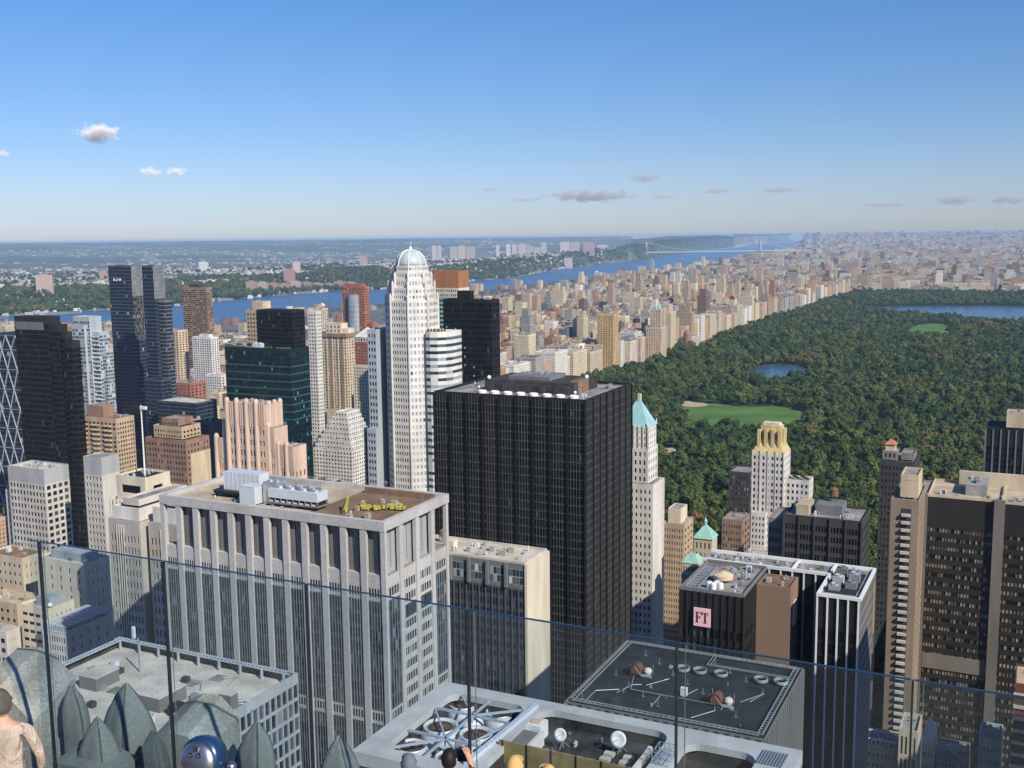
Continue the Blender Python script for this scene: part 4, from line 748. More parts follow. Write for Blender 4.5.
# ---- big bronze office with grey piers
B = Bld('office_building', 'broad dark office block with rows of yellowish blinds between pale stone piers', 1003, 503, 142, 928, None, D=34, cat='building'); W = B.W; B.near = True
br = lambda c: sp(c, 31, .8, .46, 13, 0, .3, 'window_blinds', .25)
B.block(-W, 0, 0, 34, 0, 142, br(24), None, m='bronze_metal', roof='roof_tan', par=1.2, pm='beige_stone'); B.block(.02, 34, -1.6, 34, 0, 142, br(22), None, m='bronze_metal', roof='roof_tan', par=1.2, pm='beige_stone')
for x0, x1 in ((-W-4.6, -W-.03), (-3.4, 1.0)): k = MB(); k.box(x0, x1, -1.9, 2 if x0 < -9 else -.05, 0, 143.4); k.build('pier', 'granite_warm', B.root)
box_part(B, 'mechanical_band', 'granite_warm', (-W+.2, -3.5, -.4, -.02, 62, 69))
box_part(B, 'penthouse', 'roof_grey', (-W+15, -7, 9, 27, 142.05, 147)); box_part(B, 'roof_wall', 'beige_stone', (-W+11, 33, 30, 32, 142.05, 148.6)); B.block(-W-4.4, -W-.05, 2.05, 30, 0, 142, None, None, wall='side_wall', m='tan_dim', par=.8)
B.clutter(-W+1, 26, 2, 9, 142.05, 26, 4, .75); B.clutter(-W+16, -8, 10, 26, 147, 10, 4, .8); B.done()
B = Bld('office_tower', 'black tower with a tan rooftop box at the right edge of the park', 1040, 432, 141, 986, None, D=26, cat='tower'); W = B.W
B.block(-W, 0, 0, 26, 0, 141, sp(12, 36, .7, .7, 10, 0, .4, 'window_black', .2, False), None, m='black_metal', roof='dark_roof', pm='black_metal'); B.fins(-W, 0, 0, 0, 141, 7, .8, .6, 'grey_dark', 'piers'); B.block(-W+11, -4, 4, 20, 141.95, 150, None, None, wall='penthouse', m='tan_light'); B.clutter(-W+12, -6, 5, 19, 150, 5, 4, .8); B.done()
# ---- chateau with green copper roofs
B = Bld('stone_building', 'beige stone mansion block with pale green copper pyramid roofs', 712, 548, 112, 690, 722, D=22, cat='building'); W = B.W; B.near = True
W = 9.; B.block(-W, 0, 0, 9, 0, 116, sp(4, 3, .4, .6, 1, 100, .5, rec=.3), None, m='beige_stone', par=0); k = MB(); k.prism([(-W-.5, -.5), (.5, -.5), (.5, 9.5), (-W-.5, 9.5)], 116.02, 121.5, p2=[(-W/2-.8, 3.7), (-W/2+.8, 3.7), (-W/2+.8, 5.3), (-W/2-.8, 5.3)]); k.build('copper_roof', 'copper_green', B.root)
k = MB(); k.lathe([(.8, 121.5), (.8, 123.4), (1.0, 123.6), (.2, 125), (.1, 127)], (-W/2, 4.5, 0), 10); k.build('lantern', 'copper_blue', B.root)
B.block(-W-3, -W+5, -9, -.03, 0, 106, sp(6, 26, .5, .6, 1, 0, .4, rec=.3), sp(5, 26, .4, .5), m='beige_stone', par=0); k = MB(); k.prism([(-W-3.3, -9.3), (-W+5.3, -9.3), (-W+5.3, -.04), (-W-3.3, -.04)], 106.03, 109.5, p2=[(-W-1, -6.5), (-W+3, -6.5), (-W+3, -3), (-W-1, -3)]); k.build('copper_roof', 'copper_green', B.root)
B.block(.05, 17, -6, 12, 0, 104, sp(6, 24, .4, .5, 1, 0, .4, rec=.3), None, m='beige_stone', roof='roof_pale', par=1); box_part(B, 'roof_house', 'copper_green', (3, 14, 2, 9, 104.02, 107)); B.clutter(1, 16, -5, 2, 104.02, 7, 3, .6); B.done()
B = T('apartment_building', 'small beige brick block with a stone rooftop house between white tower and green-roofed mansion', 684, 526, 98, 663, 687, a_(8, 26, .45), a_(3, 26), 'tan_brick', D=18, pent=(.15, .75, .2, .9, 8, 'cream_stone')); B.done()
B = T('apartment_building', 'dusky shaded block left of the gilded tower', 750, 474, 94, 729, 755, a_(7, 24, .4), a_(3, 24), 'dark_and_shaded_stone', D=22); B.done()  # block stands in shade, painted as a dark wall colour
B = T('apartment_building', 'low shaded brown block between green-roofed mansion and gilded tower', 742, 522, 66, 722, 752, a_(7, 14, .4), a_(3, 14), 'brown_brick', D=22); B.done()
# ---- left middle ground
B = T('apartment_tower', 'brown brick apartment tower with rows of shaded balconies', 116, 420, 122, 80, 134, sp(9, 34, .6, .5, 2, 0, .4, 'window_dark'), sp(7, 34, .5, .5, 2, 0, .4, 'window_dark'), 'tan_brick', 'roof_brown', pent=(.1, .55, .2, .8, 9, 'brown_brick'))
k = MB()
for j in range(30):
    for i in range(3): k.box(-B.W+1+i*B.W*.33, -B.W+1+i*B.W*.33+B.W*.17, -1.5, -.1, 6+j*3.8, 7.1+j*3.8)
k.build('balconies', 'tan_light', B.root); B.done()
B = Bld('stone_building', 'cream blank-walled roof block with dark louvres and a tall white mast', 145, 480, 159, 116, 170, cat='building'); W, D = B.W, B.D; B.near = True
B.block(-W, 0, 0, D, 149, 159, sp(1, 1, .7, .5, 1.5, 1.5, .6, 'black_glass', .4, False), sp(1, 1, .4, .45, 2, 2, .6, 'black_glass', .4, False), m='cream_stone', roof='dark_roof'); B.block(-W-3, 1, -1.5, D+2, 0, 148.99, sp(12, 30, .4, .6), sp(9, 30, .4, .6), wall='lower_wall', m='cream_stone', roof='roof_pale', par=.4)
for i in range(9): box_part(B, 'column', 'white_stone', (-W-2.6+i*2.1, -W-1.9+i*2.1, -2.1, -1.55, 140, 149.2))
k = MB(); k.tube([(-W*.35, D*.4, 159), (-W*.35, D*.4, 190)], [.42, .26]); k.build('mast', 'white_paint', B.root); k = MB(); k.box(-W*.35-.3, -W*.35+3, D*.4-.5, D*.4+.5, 188.3, 189.6); k.build('lamp_head', 'white_paint', B.root); B.clutter(-W+1, -1, 1, D-1, 159.02, 8, 3, .5); B.done()
B = Bld('hotel_building', 'old brown stone hotel with arched setback crown and side wings', 186, 442, 118, 145, 200, D=24, cat='building'); W = B.W
B.block(-W, 0, 0, 24, 0, 118, a_(14, 28, .4), a_(7, 28, .4), m='brown_brick', roof='roof_brown'); B.block(-W+6, -6, 3, 22, 118.95, 127, a_(10, 2, .4), a_(5, 2), m='tan_brick', roof='roof_brown'); B.block(-W+12, -11, 5, 20, 127.95, 132, a_(6, 1, .4), None, m='brown_brick'); B.clutter(-W+7, -7, 4, 20, 127.9, 6, 3, .8); B.done()
B = T('office_building', 'plain tan cube with flat roof in front of the old brown hotel', 191, 455, 108, 172, 195, a_(6, 24, .3, .4, 10), None, 'tan_light', 'roof_tan', D=20, cl=3); B.done()
B = T('office_building', 'dark blue-black glass cube with a pale flat roof left of the green tower', 196, 404, 100, 157, 201, sp(14, 26, .9, .7, .5, 0, 0, 'window_navy', .1, False), sp(6, 26, .9, .7, .5, 0, 0, 'window_navy', .1, False), 'spandrel_blue', 'roof_pale', D=30, cl=4); B.done()
B = T('office_building', 'small black glass cube with a pinkish brick left flank below the larger cube', 209, 424, 92, 191, 211, sp(8, 24, .9, .7, .5, 0, 0, 'window_navy', .1, False), None, 'spandrel_blue', 'dark_roof', D=22, cl=2)
B.block(-B.W-19, -B.W-.03, 4, 24, 0, 90, a_(8, 24, .6, .5), None, wall='side_wing', m='pink_stone'); B.done()
B = T('apartment_building', 'tan block with ribbed front right of the small black cube', 222, 432, 66, 208, 228, a_(8, 16), a_(4, 16), 'tan_brick', D=26, tank=True); B.done()
# ---- low buildings near the lower left corner
for lab, u, v, h, uL, uR, m, c, roofm in (('cream windowless party-wall building with a blue-grey rooftop house', 84, 566, 104, 36, 90, 'cream_stone', (5, 22, .18, .55), 'roof_pale'), ('cream corner block with brown balcony bands beneath the party-wall building', 48, 611, 92, 20, 74, 'cream_stone', (4, 22, .85, .4), 'roof_tan'),
    ('little cream building with a black slate roof beside the party-wall building', 94, 600, 84, 74, 103, 'tan_light', (3, 16, .25, .4), 'tar'), ('pale loft block with roof lattice in front of the cream corner block', 66, 634, 86, 42, 112, 'white_stone', (9, 20, .7, .6), 'roof_grey'),
    ('grey-tan rough-roofed block at the left edge under the punched-window office', 22, 560, 96, -14, 30, 'beige_stone', (7, 20, .4, .4), 'roof_brown'), ('low tan block with yellow-lined roof at the left edge', 17, 606, 82, -20, 22, 'tan_brick', (6, 18, .5, .4), 'roof_tan'), ('brown-banded block at the far lower left', 6, 634, 84, -30, 20, 'limestone_pale', (6, 18, .8, .5), 'roof_tan')):
    B = T('loft_building', lab, u, v, h, uL, uR, sp(*c, 1.5, 0, .8), sp(5, 18, .2, .4, 1.5, 0, 1), m, roofm, D=None if uR-u > 8 else 16, cl=7, cat='building')
    if 'party' in lab: box_part(B, 'roof_house', 'grey_panel', (-B.W+6, -3, 4, 12, h+.02, h+4)); k = MB(); k.lathe([(.1, 0), (1.1, .6), (1.2, 1.2), (.8, 2), (.1, 2.3)], (-2, 3, h+.5), 10); k.build('roof_globe', 'white_paint', B.root)
    if 'lattice' in lab:
        k = MB(); W, D = B.W, B.D
        for i in range(12): k.bar((-W+i*W/11, 0, h+3), (-W+i*W/11, min(D, 26), h+3), .3); k.bar((-W+i*W/11, -.2, h), (-W+i*W/11, -.2, h+3), .3)
        for i in range(8): k.bar((-W, i*min(D, 26)/7, h+3), (0, i*min(D, 26)/7, h+3), .3)
        k.bar((-W, -.2, h+1.5), (0, -.2, h+1.5), .3); k.build('roof_lattice', 'white_metal', B.root)
    B.done()
# ---- small lit buildings at lower right and office wall at the right edge
for lab, u, v, h, uL, uR, m, cr in (('low white-railed block beside the foot of the black slab', 898, 752, 60, 862, 908, 'beige_stone', (8, 14, .4, .4)), ('small grey-beige tower block with four dark slots', 918, 734, 72, 899, 922, 'beige_stone', (4, 8, .5, .8)), ('little pointed cream building beside the grey-beige slotted block', 934, 748, 58, 921, 938, 'cream_stone', (4, 12, .4, .4)),
    ('pale green-grey town building with square windows at lower right', 1002, 744, 66, 979, 1012, 'copper_green', (6, 14, .4, .4)), ('low grey roofscape block beneath the broad dark office', 968, 762, 52, 936, 980, 'roof_grey', (8, 12, .4, .4))):
    B = T('town_building', lab, u, v, h, uL, uR, sp(*cr, 1.2, 0, .4), sp(5, 14, .4, .4), m, 'roof_grey', D=16, cl=7, cat='building')
    if 'railed' in lab: k = MB(); W, D = B.W, B.D; [k.bar((-W+i*W/8, 1+j*D*.5, h+.5), (-W+i*W/8, 1+j*D*.5, h+3), .4) for i in range(9) for j in (0, 1)]; [k.bar((-W, 1+j*D*.5, h+3), (0, 1+j*D*.5, h+3), .5) for j in (0, 1)]; k.build('roof_pergola', 'white_paint', B.root)
    if 'pointed' in lab: k = MB(); W, D = B.W, B.D; k.prism([(-W, 0), (0, 0), (0, D), (-W, D)], h+1, h+9, p2=[(-W/2-.3, D/2), (-W/2+.3, D/2), (-W/2+.3, D/2+.3), (-W/2-.3, D/2+.3)]); k.build('pointed_roof', 'cream_stone', B.root)
    B.done()
B = T('brick_building', 'red brick and cream banded building at the lower right edge', 1046, 690, 96, 1015, None, sp(6, 20, .6, .5, 1.5, 0, .4), None, 'rust', 'roof_tan', D=20, cl=3, cat='building'); k = MB(); [k.box(-B.W-.2, 0, -.4, -.08, 92-j*4.6, 93.3-j*4.6) for j in range(18)]; k.build('bands', 'cream_stone', B.root); B.done()
B = T('office_building', 'low dark shaded office block between the black slab and the tan balcony tower', 912, 655, 70, 874, 918, sp(12, 14, .8, .5, 2, 0, .2, 'window_black', .2, False), None, 'dark_and_shaded_stone', 'dark_roof', D=40, cl=5, cat='building'); B.done()
# ---- park-side apartment houses with names of their own
for nm, lab, u, vb, vt, uL, uR, m, kind in (('apartment_tower', 'golden tan brick slab tower at the west edge of the park', 613.5, 372, 315, 597, 618.5, 'gold', 0), ('apartment_building', 'twin-topped cream apartment house facing the park', 661, 361, 328, 646, 666.5, 'tan_light', 1), ('apartment_building', 'long beige cliff-like apartment house with roof turrets facing the park corner', 737, 330, 306, 711, 742.5, 'beige_stone', 2), ('museum_building', 'low pale museum with a round turret beside the park', 689, 350, 338, 672, 713, 'limestone_pale', 3), ('apartment_building', 'cream twin-tower house farther up the park edge', 801, 306, 288, 793, 804.5, 'tan_light', 1), ('apartment_building', 'gold-beige mansard house between golden slab and twin-topped house', 630, 367, 342, 619.5, 637, 'cream_stone', 4),
    ('apartment_building', 'pale pink-beige house left of the twin-topped house', 641, 363, 338, 632, 645.5, 'pink_stone', 0)):
    if m == 'gold': m = 'gold_brick'; mat('gold_brick', (.55, .36, .15))
    gz = pt(u, vb, 0); hh = CZ-gz.y/ (pt(u, vt, 0).y) * CZ; hh = max(hh, 20)
    B = Bld(nm, lab, u, vt, hh, uL, uR, cat='building' if 'house' in lab or 'museum' in lab else 'tower'); W, D = B.W, min(B.D, 90)
    S_, E_ = sp(max(3, int(W/5)), int(hh/4), .5, .5, 2, 0, .5, 'window_city', .2, False), sp(max(3, int(D/5)), int(hh/4), .5, .5, 2, 0, .5, 'window_city', .2, False)
    B.block(-W, 0, 0, D, 0, hh, S_, E_, m=m)
    if kind == 1:
        for y in (D*.05, D*.62): B.block(-W*.75, -1, y, y+D*.3, hh+.95, hh+38, sp(4, 9, .5, .5, 2, 0, .5, 'window_city', .2, False), sp(4, 9, .5, .5, 2, 0, .5, 'window_city', .2, False), wall='twin_tower', m=m); k = MB(); k.lathe([(4, hh+38.9), (3.4, hh+44), (.6, hh+48), (.2, hh+54)], (-W*.42, y+D*.15, 0), 10); k.build('turret', 'copper_green', B.root)
    if kind == 2:
        for x, y in ((-W*.25, D*.3), (-W*.6, D*.7), (-W*.3, D*.8)): B.block(x-8, x+8, y-7, y+7, hh+.95, hh+16, None, None, wall='turret_base', m=m); k = MB(); k.prism([(x-7, y-6), (x+7, y-6), (x+7, y+6), (x-7, y+6)], hh+16.9, hh+27, p2=[(x-2, y-2), (x+2, y-2), (x+2, y+2), (x-2, y+2)]); k.build('turret_roof', 'dark_and_shaded_stone' if x > -W*.28 else 'orange_tile', B.root)
    if kind == 3: k = MB(); k.lathe([(9, 0), (9, hh+10), (9.6, hh+10), (8, hh+15), (3, hh+19), (.2, hh+20)], (-3, -2, 0), 18); k.build('round_turret', 'granite_brown', B.root)
    if kind == 4: k = MB(); k.prism([(-W, 0), (0, 0), (0, D), (-W, D)], hh+1, hh+9, p2=[(-W+4, 3), (-4, 3), (-4, D-3), (-W+4, D-3)]); k.build('mansard_roof', 'grey_dark', B.root)
    B.clutter(-W+2, -2, 2, D-2, hh+.05, 5, 3, 1.6); B.done()
# ---- unseen towers added right of the frame to throw shade on right-hand buildings
for (e, n, w, d, h, lab) in ((60, 230, 22, 42, 213, 'unseen grey tower added right of the frame to shade the black slab'), (175, 300, 60, 50, 190, 'unseen grey tower added right of the frame to shade the broad dark office')):
    P = fen(e, n); B = Bld.__new__(Bld); B.P = V((P.x, P.y, h)); B.W, B.D, B.h = w, d, h; B.ex, B.ny = EX, NY; B.root = tag(empty('office_tower', (P.x, P.y, 0), -G), lab, 'tower'); B.parts = {}; B.panes = []; B.near = False; B.lim = 0; HEROFOOT.append((B.P, EX, NY, w, d, h))
    B.block(-w, 0, 0, d, 0, h, sp(14, 50, .6, .6, 2, 0, .3, 'window_dark', .2, False), sp(14, 50, .6, .6, 2, 0, .3, 'window_dark', .2, False), Wf=sp(14, 50, .6, .6, 2, 0, .3, 'window_dark', .2, False), m='grey_concrete'); B.done()
# ================================================================== TERRAIN, RIVER, PARK
def az_r(x, y): return math.atan2(x, y), sqrt(x*x+y*y)
NYS = [(-R(60), 2600)]+[az_r(*pt(u, v, -20).xy) for u, v in ((10, 335), (167, 336), (387, 306), (500, 291), (605, 279), (685, 269), (760, 258))]+[(R(14.5), 19000), (R(15.2), 60000)]
NJS = [(-R(60), 3900)]+[az_r(*pt(u, v, -20).xy) for u, v in ((0, 319), (167, 308), (300, 294.5), (400, 289), (516, 278), (611, 263), (645, 260), (733, 248))]+[(R(14.2), 34000), (R(15.2), 60000)]
def interp(T_, a):
    if a <= T_[0][0]: return T_[0][1]
    for (a0, r0), (a1, r1) in zip(T_, T_[1:]):
        if a <= a1: return r0+(r1-r0)*(a-a0)/(a1-a0)
    return T_[-1][1]
def hsh(i, j, s=0): return (math.sin(i*127.1+j*311.7+s*74.7)*43758.5453) % 1.
def vnoise(x, y, s=0):
    i, j = floor(x), floor(y); fx, fy = x-i, y-j; fx = fx*fx*(3-2*fx); fy = fy*fy*(3-2*fy)
    return (hsh(i, j, s)*(1-fx)+hsh(i+1, j, s)*fx)*(1-fy)+(hsh(i, j+1, s)*(1-fx)+hsh(i+1, j+1, s)*fx)*fy
def sm(t): t = max(0., min(1., t)); return t*t*(3-2*t)
PLAT = [(R(-60), 45), (R(-20), 42), (R(-8), 48), (R(0), 70), (R(5), 95), (R(7), 130), (R(9), 150), (R(11), 165), (R(11.7), 110), (R(12.3), 10), (R(20), 10)]
def zt(a, r):
    if abs(a) > R(75): return 0.
    n1, n2 = interp(NYS, a), interp(NJS, a); x, y = r*sin(a), r*cos(a); far = sm((r-13000)/13000)*(196+22*vnoise(a*14, 1.5, 3)+10*vnoise(a*60, 2.5, 4))
    if r < n1: return -24*sm((r-n1+70)/70)+sm((r-7500)/3000)*(18*vnoise(x/700, y/700))+(far if n1 > 50000 else 0)
    if r < n2: return -34.
    t = r-n2; H = interp(PLAT, a); flat = 160 if H < 90 else 0
    fall = sm((t-2600)/2500) if H < 120 else sm((t-9000)/6000)
    pl = H*(.8+.4*vnoise(x/500, y/500, 5))
    return min(max(-34+16*sm(t/40)+(pl+12)*sm((t-flat)/(420. if H < 120 else 500.))*(1-.9*fall), -34)+far*(.97 if H < 120 else .22)+(38*vnoise(x/2600, y/1500, 6)*sm((t-3500)/2500)), 226.)
def zxy(x, y): return zt(*az_r(x, y))
def urban(a, r):
    """1 built-up, 0 woods"""
    n1, n2 = interp(NYS, a), interp(NJS, a); x, y = r*sin(a), r*cos(a)
    if r < n1: return 1. if r < 9000 else max(0, 1-.8*sm((r-12000)/13000))
    t = r-n2
    if interp(PLAT, a) > 120: return 0.
    u_ = .55 if t < 160 else (.10 if t < 620 else .62*(1-.35*sm((t-3200)/2500))); u_ *= 1 if t < 5000 else 1.4*vnoise(x/1400, y/900, 13)
    return u_*(.5+vnoise(x/350, y/350, 8))
azs = [R(-180+i*6) for i in range(24)]+[R(-36+i*.25) for i in range(0, 289)]+[R(36+i*6) for i in range(1, 24)]
rs = [0]+[25*(40000/25)**(i/235) for i in range(236)]
v, f, cols = [], [], []
for r in rs:
    for a in azs:
        z = zt(a, r); v.append((r*sin(a), r*cos(a), z)); u_ = urban(a, r); w_ = vnoise(r*sin(a)/160, r*cos(a)/160, 9)
        cols.append(((.055*(1-u_)+(.21+.08*w_)*u_), (.075*(1-u_)+(.20+.08*w_)*u_), (.04*(1-u_)+(.19+.07*w_)*u_), 1) if r > interp(NYS, a) or r > 8000 else (.11, .11, .115, 1))
na = len(azs)
for i in range(len(rs)-1):
    for j in range(na): k = (j+1) % na; f.append((i*na+j, i*na+k, (i+1)*na+k, (i+1)*na+j)[::-1])
me = bpy.data.meshes.new('terrain'); me.from_pydata(v, [], f); ca = me.color_attributes.new('tint', 'FLOAT_COLOR', 'POINT'); ca.data.foreach_set('color', [c for q in cols for c in q]); me.polygons.foreach_set('use_smooth', [True]*len(me.polygons))
def tintmat(name, rough=.9, nscale=.02, var=.3):
    m = bpy.data.materials.new(name); nt, b = nodes(m); N, L = nt.nodes, nt.links; b.inputs['Roughness'].default_value = rough; b.inputs['Specular IOR Level'].default_value = .15
    at = N.new('ShaderNodeAttribute'); at.attribute_name = 'tint'; tc = N.new('ShaderNodeTexCoord'); n1 = N.new('ShaderNodeTexNoise'); n1.inputs['Scale'].default_value = nscale; n1.inputs['Detail'].default_value = 8; n1.inputs['Roughness'].default_value = .7
    L.new(tc.outputs['Object'], n1.inputs[0]); r1 = N.new('ShaderNodeMapRange'); r1.inputs[1].default_value = .3; r1.inputs[2].default_value = .7; r1.inputs[3].default_value = 1-var; r1.inputs[4].default_value = 1+var; L.new(n1.outputs[0], r1.inputs[0])
    h = N.new('ShaderNodeHueSaturation'); L.new(at.outputs['Color'], h.inputs['Color']); L.new(r1.outputs[0], h.inputs['Value']); L.new(h.outputs[0], b.inputs['Base Color']); MATS[name] = m; return m, nt, b, h
tintmat('terrain', .95, .0035, .75); me.materials.append(MATS['terrain']); to = bpy.data.objects.new('terrain', me); COL.objects.link(to); tag(to, kind='structure', label='city ground and far wooded hills beyond the river')
def water(name, col, rough, sc, bump):
    m = bpy.data.materials.new(name); nt, b = nodes(m); N, L = nt.nodes, nt.links; b.inputs['Roughness'].default_value = rough; b.inputs['Specular IOR Level'].default_value = .4; b.inputs['IOR'].default_value = 1.33
    tc = N.new('ShaderNodeTexCoord'); n1 = N.new('ShaderNodeTexNoise'); n1.inputs['Scale'].default_value = sc; n1.inputs['Detail'].default_value = 6; L.new(tc.outputs['Object'], n1.inputs[0]); bp = N.new('ShaderNodeBump'); bp.inputs['Strength'].default_value = bump; bp.inputs['Distance'].default_value = 1.; L.new(n1.outputs[0], bp.inputs['Height']); L.new(bp.outputs[0], b.inputs['Normal'])
    n2 = N.new('ShaderNodeTexNoise'); n2.inputs['Scale'].default_value = .0016; n2.inputs['Detail'].default_value = 3; mp = N.new('ShaderNodeMapping'); mp.inputs['Scale'].default_value = (3, .6, 1); L.new(tc.outputs['Object'], mp.inputs[0]); L.new(mp.outputs[0], n2.inputs[0])
    r1 = N.new('ShaderNodeMapRange'); r1.inputs[3].default_value = .75; r1.inputs[4].default_value = 1.25; L.new(n2.outputs[0], r1.inputs[0]); h = N.new('ShaderNodeHueSaturation'); h.inputs['Color'].default_value = (*col, 1); L.new(r1.outputs[0], h.inputs['Value']); L.new(h.outputs[0], b.inputs['Base Color']); MATS[name] = m
water('river_water', (.045, .115, .235), .35, .03, .9); water('lake_water', (.05, .10, .17), .2, .25, .35)
k = MB(); k.quad((-30000, 1500, -20), (30000, 1500, -20), (30000, 39000, -20), (-30000, 39000, -20)); tag(k.build('river', 'river_water'), kind='structure', label='broad blue river between the city and the far wooded shore')
PARK = [(-716, 768), (142, 768), (142, 4885), (-722, 4885)]
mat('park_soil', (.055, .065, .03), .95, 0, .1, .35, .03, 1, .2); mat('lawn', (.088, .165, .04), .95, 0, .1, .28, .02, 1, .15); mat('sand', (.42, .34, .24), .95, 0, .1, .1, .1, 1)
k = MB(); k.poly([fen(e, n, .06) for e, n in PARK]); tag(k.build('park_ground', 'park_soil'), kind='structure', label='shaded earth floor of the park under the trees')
def pxpoly(P, z): return [pt(u, v, z) for u, v in P]
def smooth_poly(P, it=2):
    for _ in range(it): P = [q for i in range(len(P)) for q in ((P[i]*.75+P[(i+1) % len(P)]*.25), (P[i]*.25+P[(i+1) % len(P)]*.75))]
    return P
SHEETS = []
for nm, m, P, z, lab in (('meadow', 'lawn', [(818, 415), (800, 432), (742, 434), (700, 433), (674, 413), (683, 405.5), (708, 402.5), (745, 407.5), (785, 405.5)], .12, 'bright green meadow among the park trees'), ('lawn', 'lawn', [(956, 326), (944, 341), (925, 341), (903, 336), (914, 325), (935, 323)], .12, 'small green ball-field lawn in front of the reservoir'),
    ('lake', 'lake_water', [(812, 368), (808, 377), (797, 384), (772, 383), (765, 386), (748, 380), (758, 366), (784, 363.5)], .12, 'small blue lake among the park trees'), ('reservoir', 'lake_water', [(1060, 305.2), (1060, 328), (985, 322.5), (912, 316.5), (866, 312), (852, 308), (880, 306)], .12, 'broad blue reservoir across the far park'),
    ('sand', 'sand', [(712, 404.5), (700, 407), (682, 406.5), (679, 402.5), (690, 400.5)], .14, 'bare sandy patch at the left end of the meadow'), ('sand', 'sand', [(919, 335), (909, 337.5), (901, 336.5), (905, 334)], .14, 'sandy diamond at the left end of the ball-field lawn'), ('sand', 'sand', [(962, 329.5), (952, 333.5), (944, 332.5), (946, 329)], .14, 'sandy diamond at the right end of the ball-field lawn'), ('sand', 'sand', [(684, 450), (680, 461), (664, 460), (660, 451), (668, 447)], .14, 'bare tan clearing right of the white copper-roofed tower')):
    P = smooth_poly(pxpoly(P, z)); k = MB(); k.poly(P[::-1]); o = k.build(nm, m); tag(o, kind='structure', label=lab); SHEETS.append([en(q) for q in P])
    if o.data.polygons[0].normal.z < 0: o.data.flip_normals()
def inpoly(p, P):
    c = False; x, y = p
    for i in range(len(P)):
        (x0, y0), (x1, y1) = P[i], P[i-1]
        if (y0 > y) != (y1 > y) and x < (x1-x0)*(y-y0)/(y1-y0)+x0: c = not c
    return c
# ================================================================== OCCUPANCY (which things show, at half resolution)
OW, OH = 512, 384; OCC = [bytearray(OW) for _ in range(OH)]
def rect_of(pts):
    q = [proj(p) for p in pts]; us = [a for a, _ in q]; vs = [b for _, b in q]; return min(us), max(us), min(vs), max(vs)
def mark(rc):
    u0, u1, v0, v1 = [x/2 for x in rc]; a, b = max(0, int(u0)), min(OW, int(u1)+1); c, d = max(0, int(v0)), min(OH, int(v1)+1)
    if b <= a or d <= c: return 0
    n = 0; on = b'\1'*(b-a)
    for j in range(c, d): n += OCC[j].count(0, a, b); OCC[j][a:b] = on
    return n
# ================================================================== CITY BLOCKS
PAL = [('brown-red', (.25, .14, .10), 3), ('tan', (.42, .315, .205), 6), ('cream', (.52, .435, .31), 7), ('grey', (.29, .275, .255), 3), ('white', (.58, .545, .48), 1.4), ('dark brown', (.15, .10, .075), 1.6), ('pinkish', (.40, .275, .21), 3), ('orange-tan', (.42, .26, .14), 1.2), ('dark grey', (.12, .125, .14), 1)]
PW = [p[2] for p in PAL]; RF = [(.26, .25, .24), (.36, .34, .31), (.10, .10, .10), (.32, .265, .2), (.45, .43, .40), (.17, .15, .14)]
def heropt(P):
    for (Q, ex, ny, W, D, h) in HEROFOOT:
        d = V((P.x-Q.x, P.y-Q.y, 0)); x, y = d.dot(ex), d.dot(ny)
        if -W-16 < x < 22 and -22 < y < D+16: return True
    return False
LOTS = []; VLIM = [(0, 321), (105, 322), (160, 334), (260, 333), (400, 322), (500, 294), (553, 286), (605, 280), (685, 270), (760, 260), (800, 240), (1100, 236)]
def lot(e0, e1, n0, n1, h):
    P = fen((e0+e1)/2, (n0+n1)/2)
    if P.y < 60 or not -60 < 512+P.x/P.y*1090 < 1090: return
    a, r = az_r(P.x, P.y)
    if r > interp(NYS, a)-90: return
    if P.y < 1300 and any(heropt(fen(e, n)) for e in (e0, (e0+e1)/2, e1) for n in (n0, (n0+n1)/2, n1)): return
    if P.y < 1700:   # keep the sight lines to the named towers open
        h = min(h, max(10., CZ-P.y*.27*1. if P.y < 800 else 60))
    z = zxy(P.x, P.y); u_ = 512+P.x/P.y*1090
    if q.random() > (.03 if u_ < 560 else .10):      # keep the river open: roofs stay under the bank line
        hm = pt(u_, interp(VLIM, u_)+q.uniform(0, 4), 0.); hm = CZ-CZ*(P.y/hm.y)-z if hm.y > 0 else 99
        if hm < 7 and P.y > 1500: return
        h = min(h, max(7, hm)) if P.y > 1500 else h
    LOTS.append((P.y, e0, e1, n0, n1, h, z))
q = random.Random(5)
AVE = [-722-8-265*i for i in range(0, 9)]
def fill_block(e0, e1, n0, n1, kind):
    for (m0, m1) in ((n0, (n0+n1)/2-2), ((n0+n1)/2+2, n1)):
        e = e0
        while e < e1-6:
            edge = (e-e0 < 34) or (e1-e < 50)
            w = q.uniform(14, 28) if edge else q.choice((7, 8, 10, 12, 16, 24))
            if kind == 'far': w = q.uniform(22, 60)
            if n0 > 3000: w = max(w, 18)
            w = min(w, e1-e); x = q.random()
            if kind == 'uws': h = (q.choice((18, 24, 34, 42, 46, 50, 56)) if edge else (q.uniform(13, 21) if x < .5 else q.uniform(24, 46))); h = q.uniform(62, 98) if x > .962 and w >= 14 else h
            elif kind == 'far': h = q.uniform(14, 24) if x < .72 else q.uniform(28, 48); h = q.uniform(52, 80) if x > .975 else h
            else: h = q.uniform(14, 26) if x < .7 else q.uniform(28, 52)
            dd = m1-m0; s_ = 0 if q.random() < .6 else q.uniform(2, 8); a0, a1 = (m0, m1-s_) if m0 == n0 else (m0+s_, m1)
            if q.random() > .05: lot(e+.3, e+w-.3, a0, a1, h)
            e += w
n = 60.
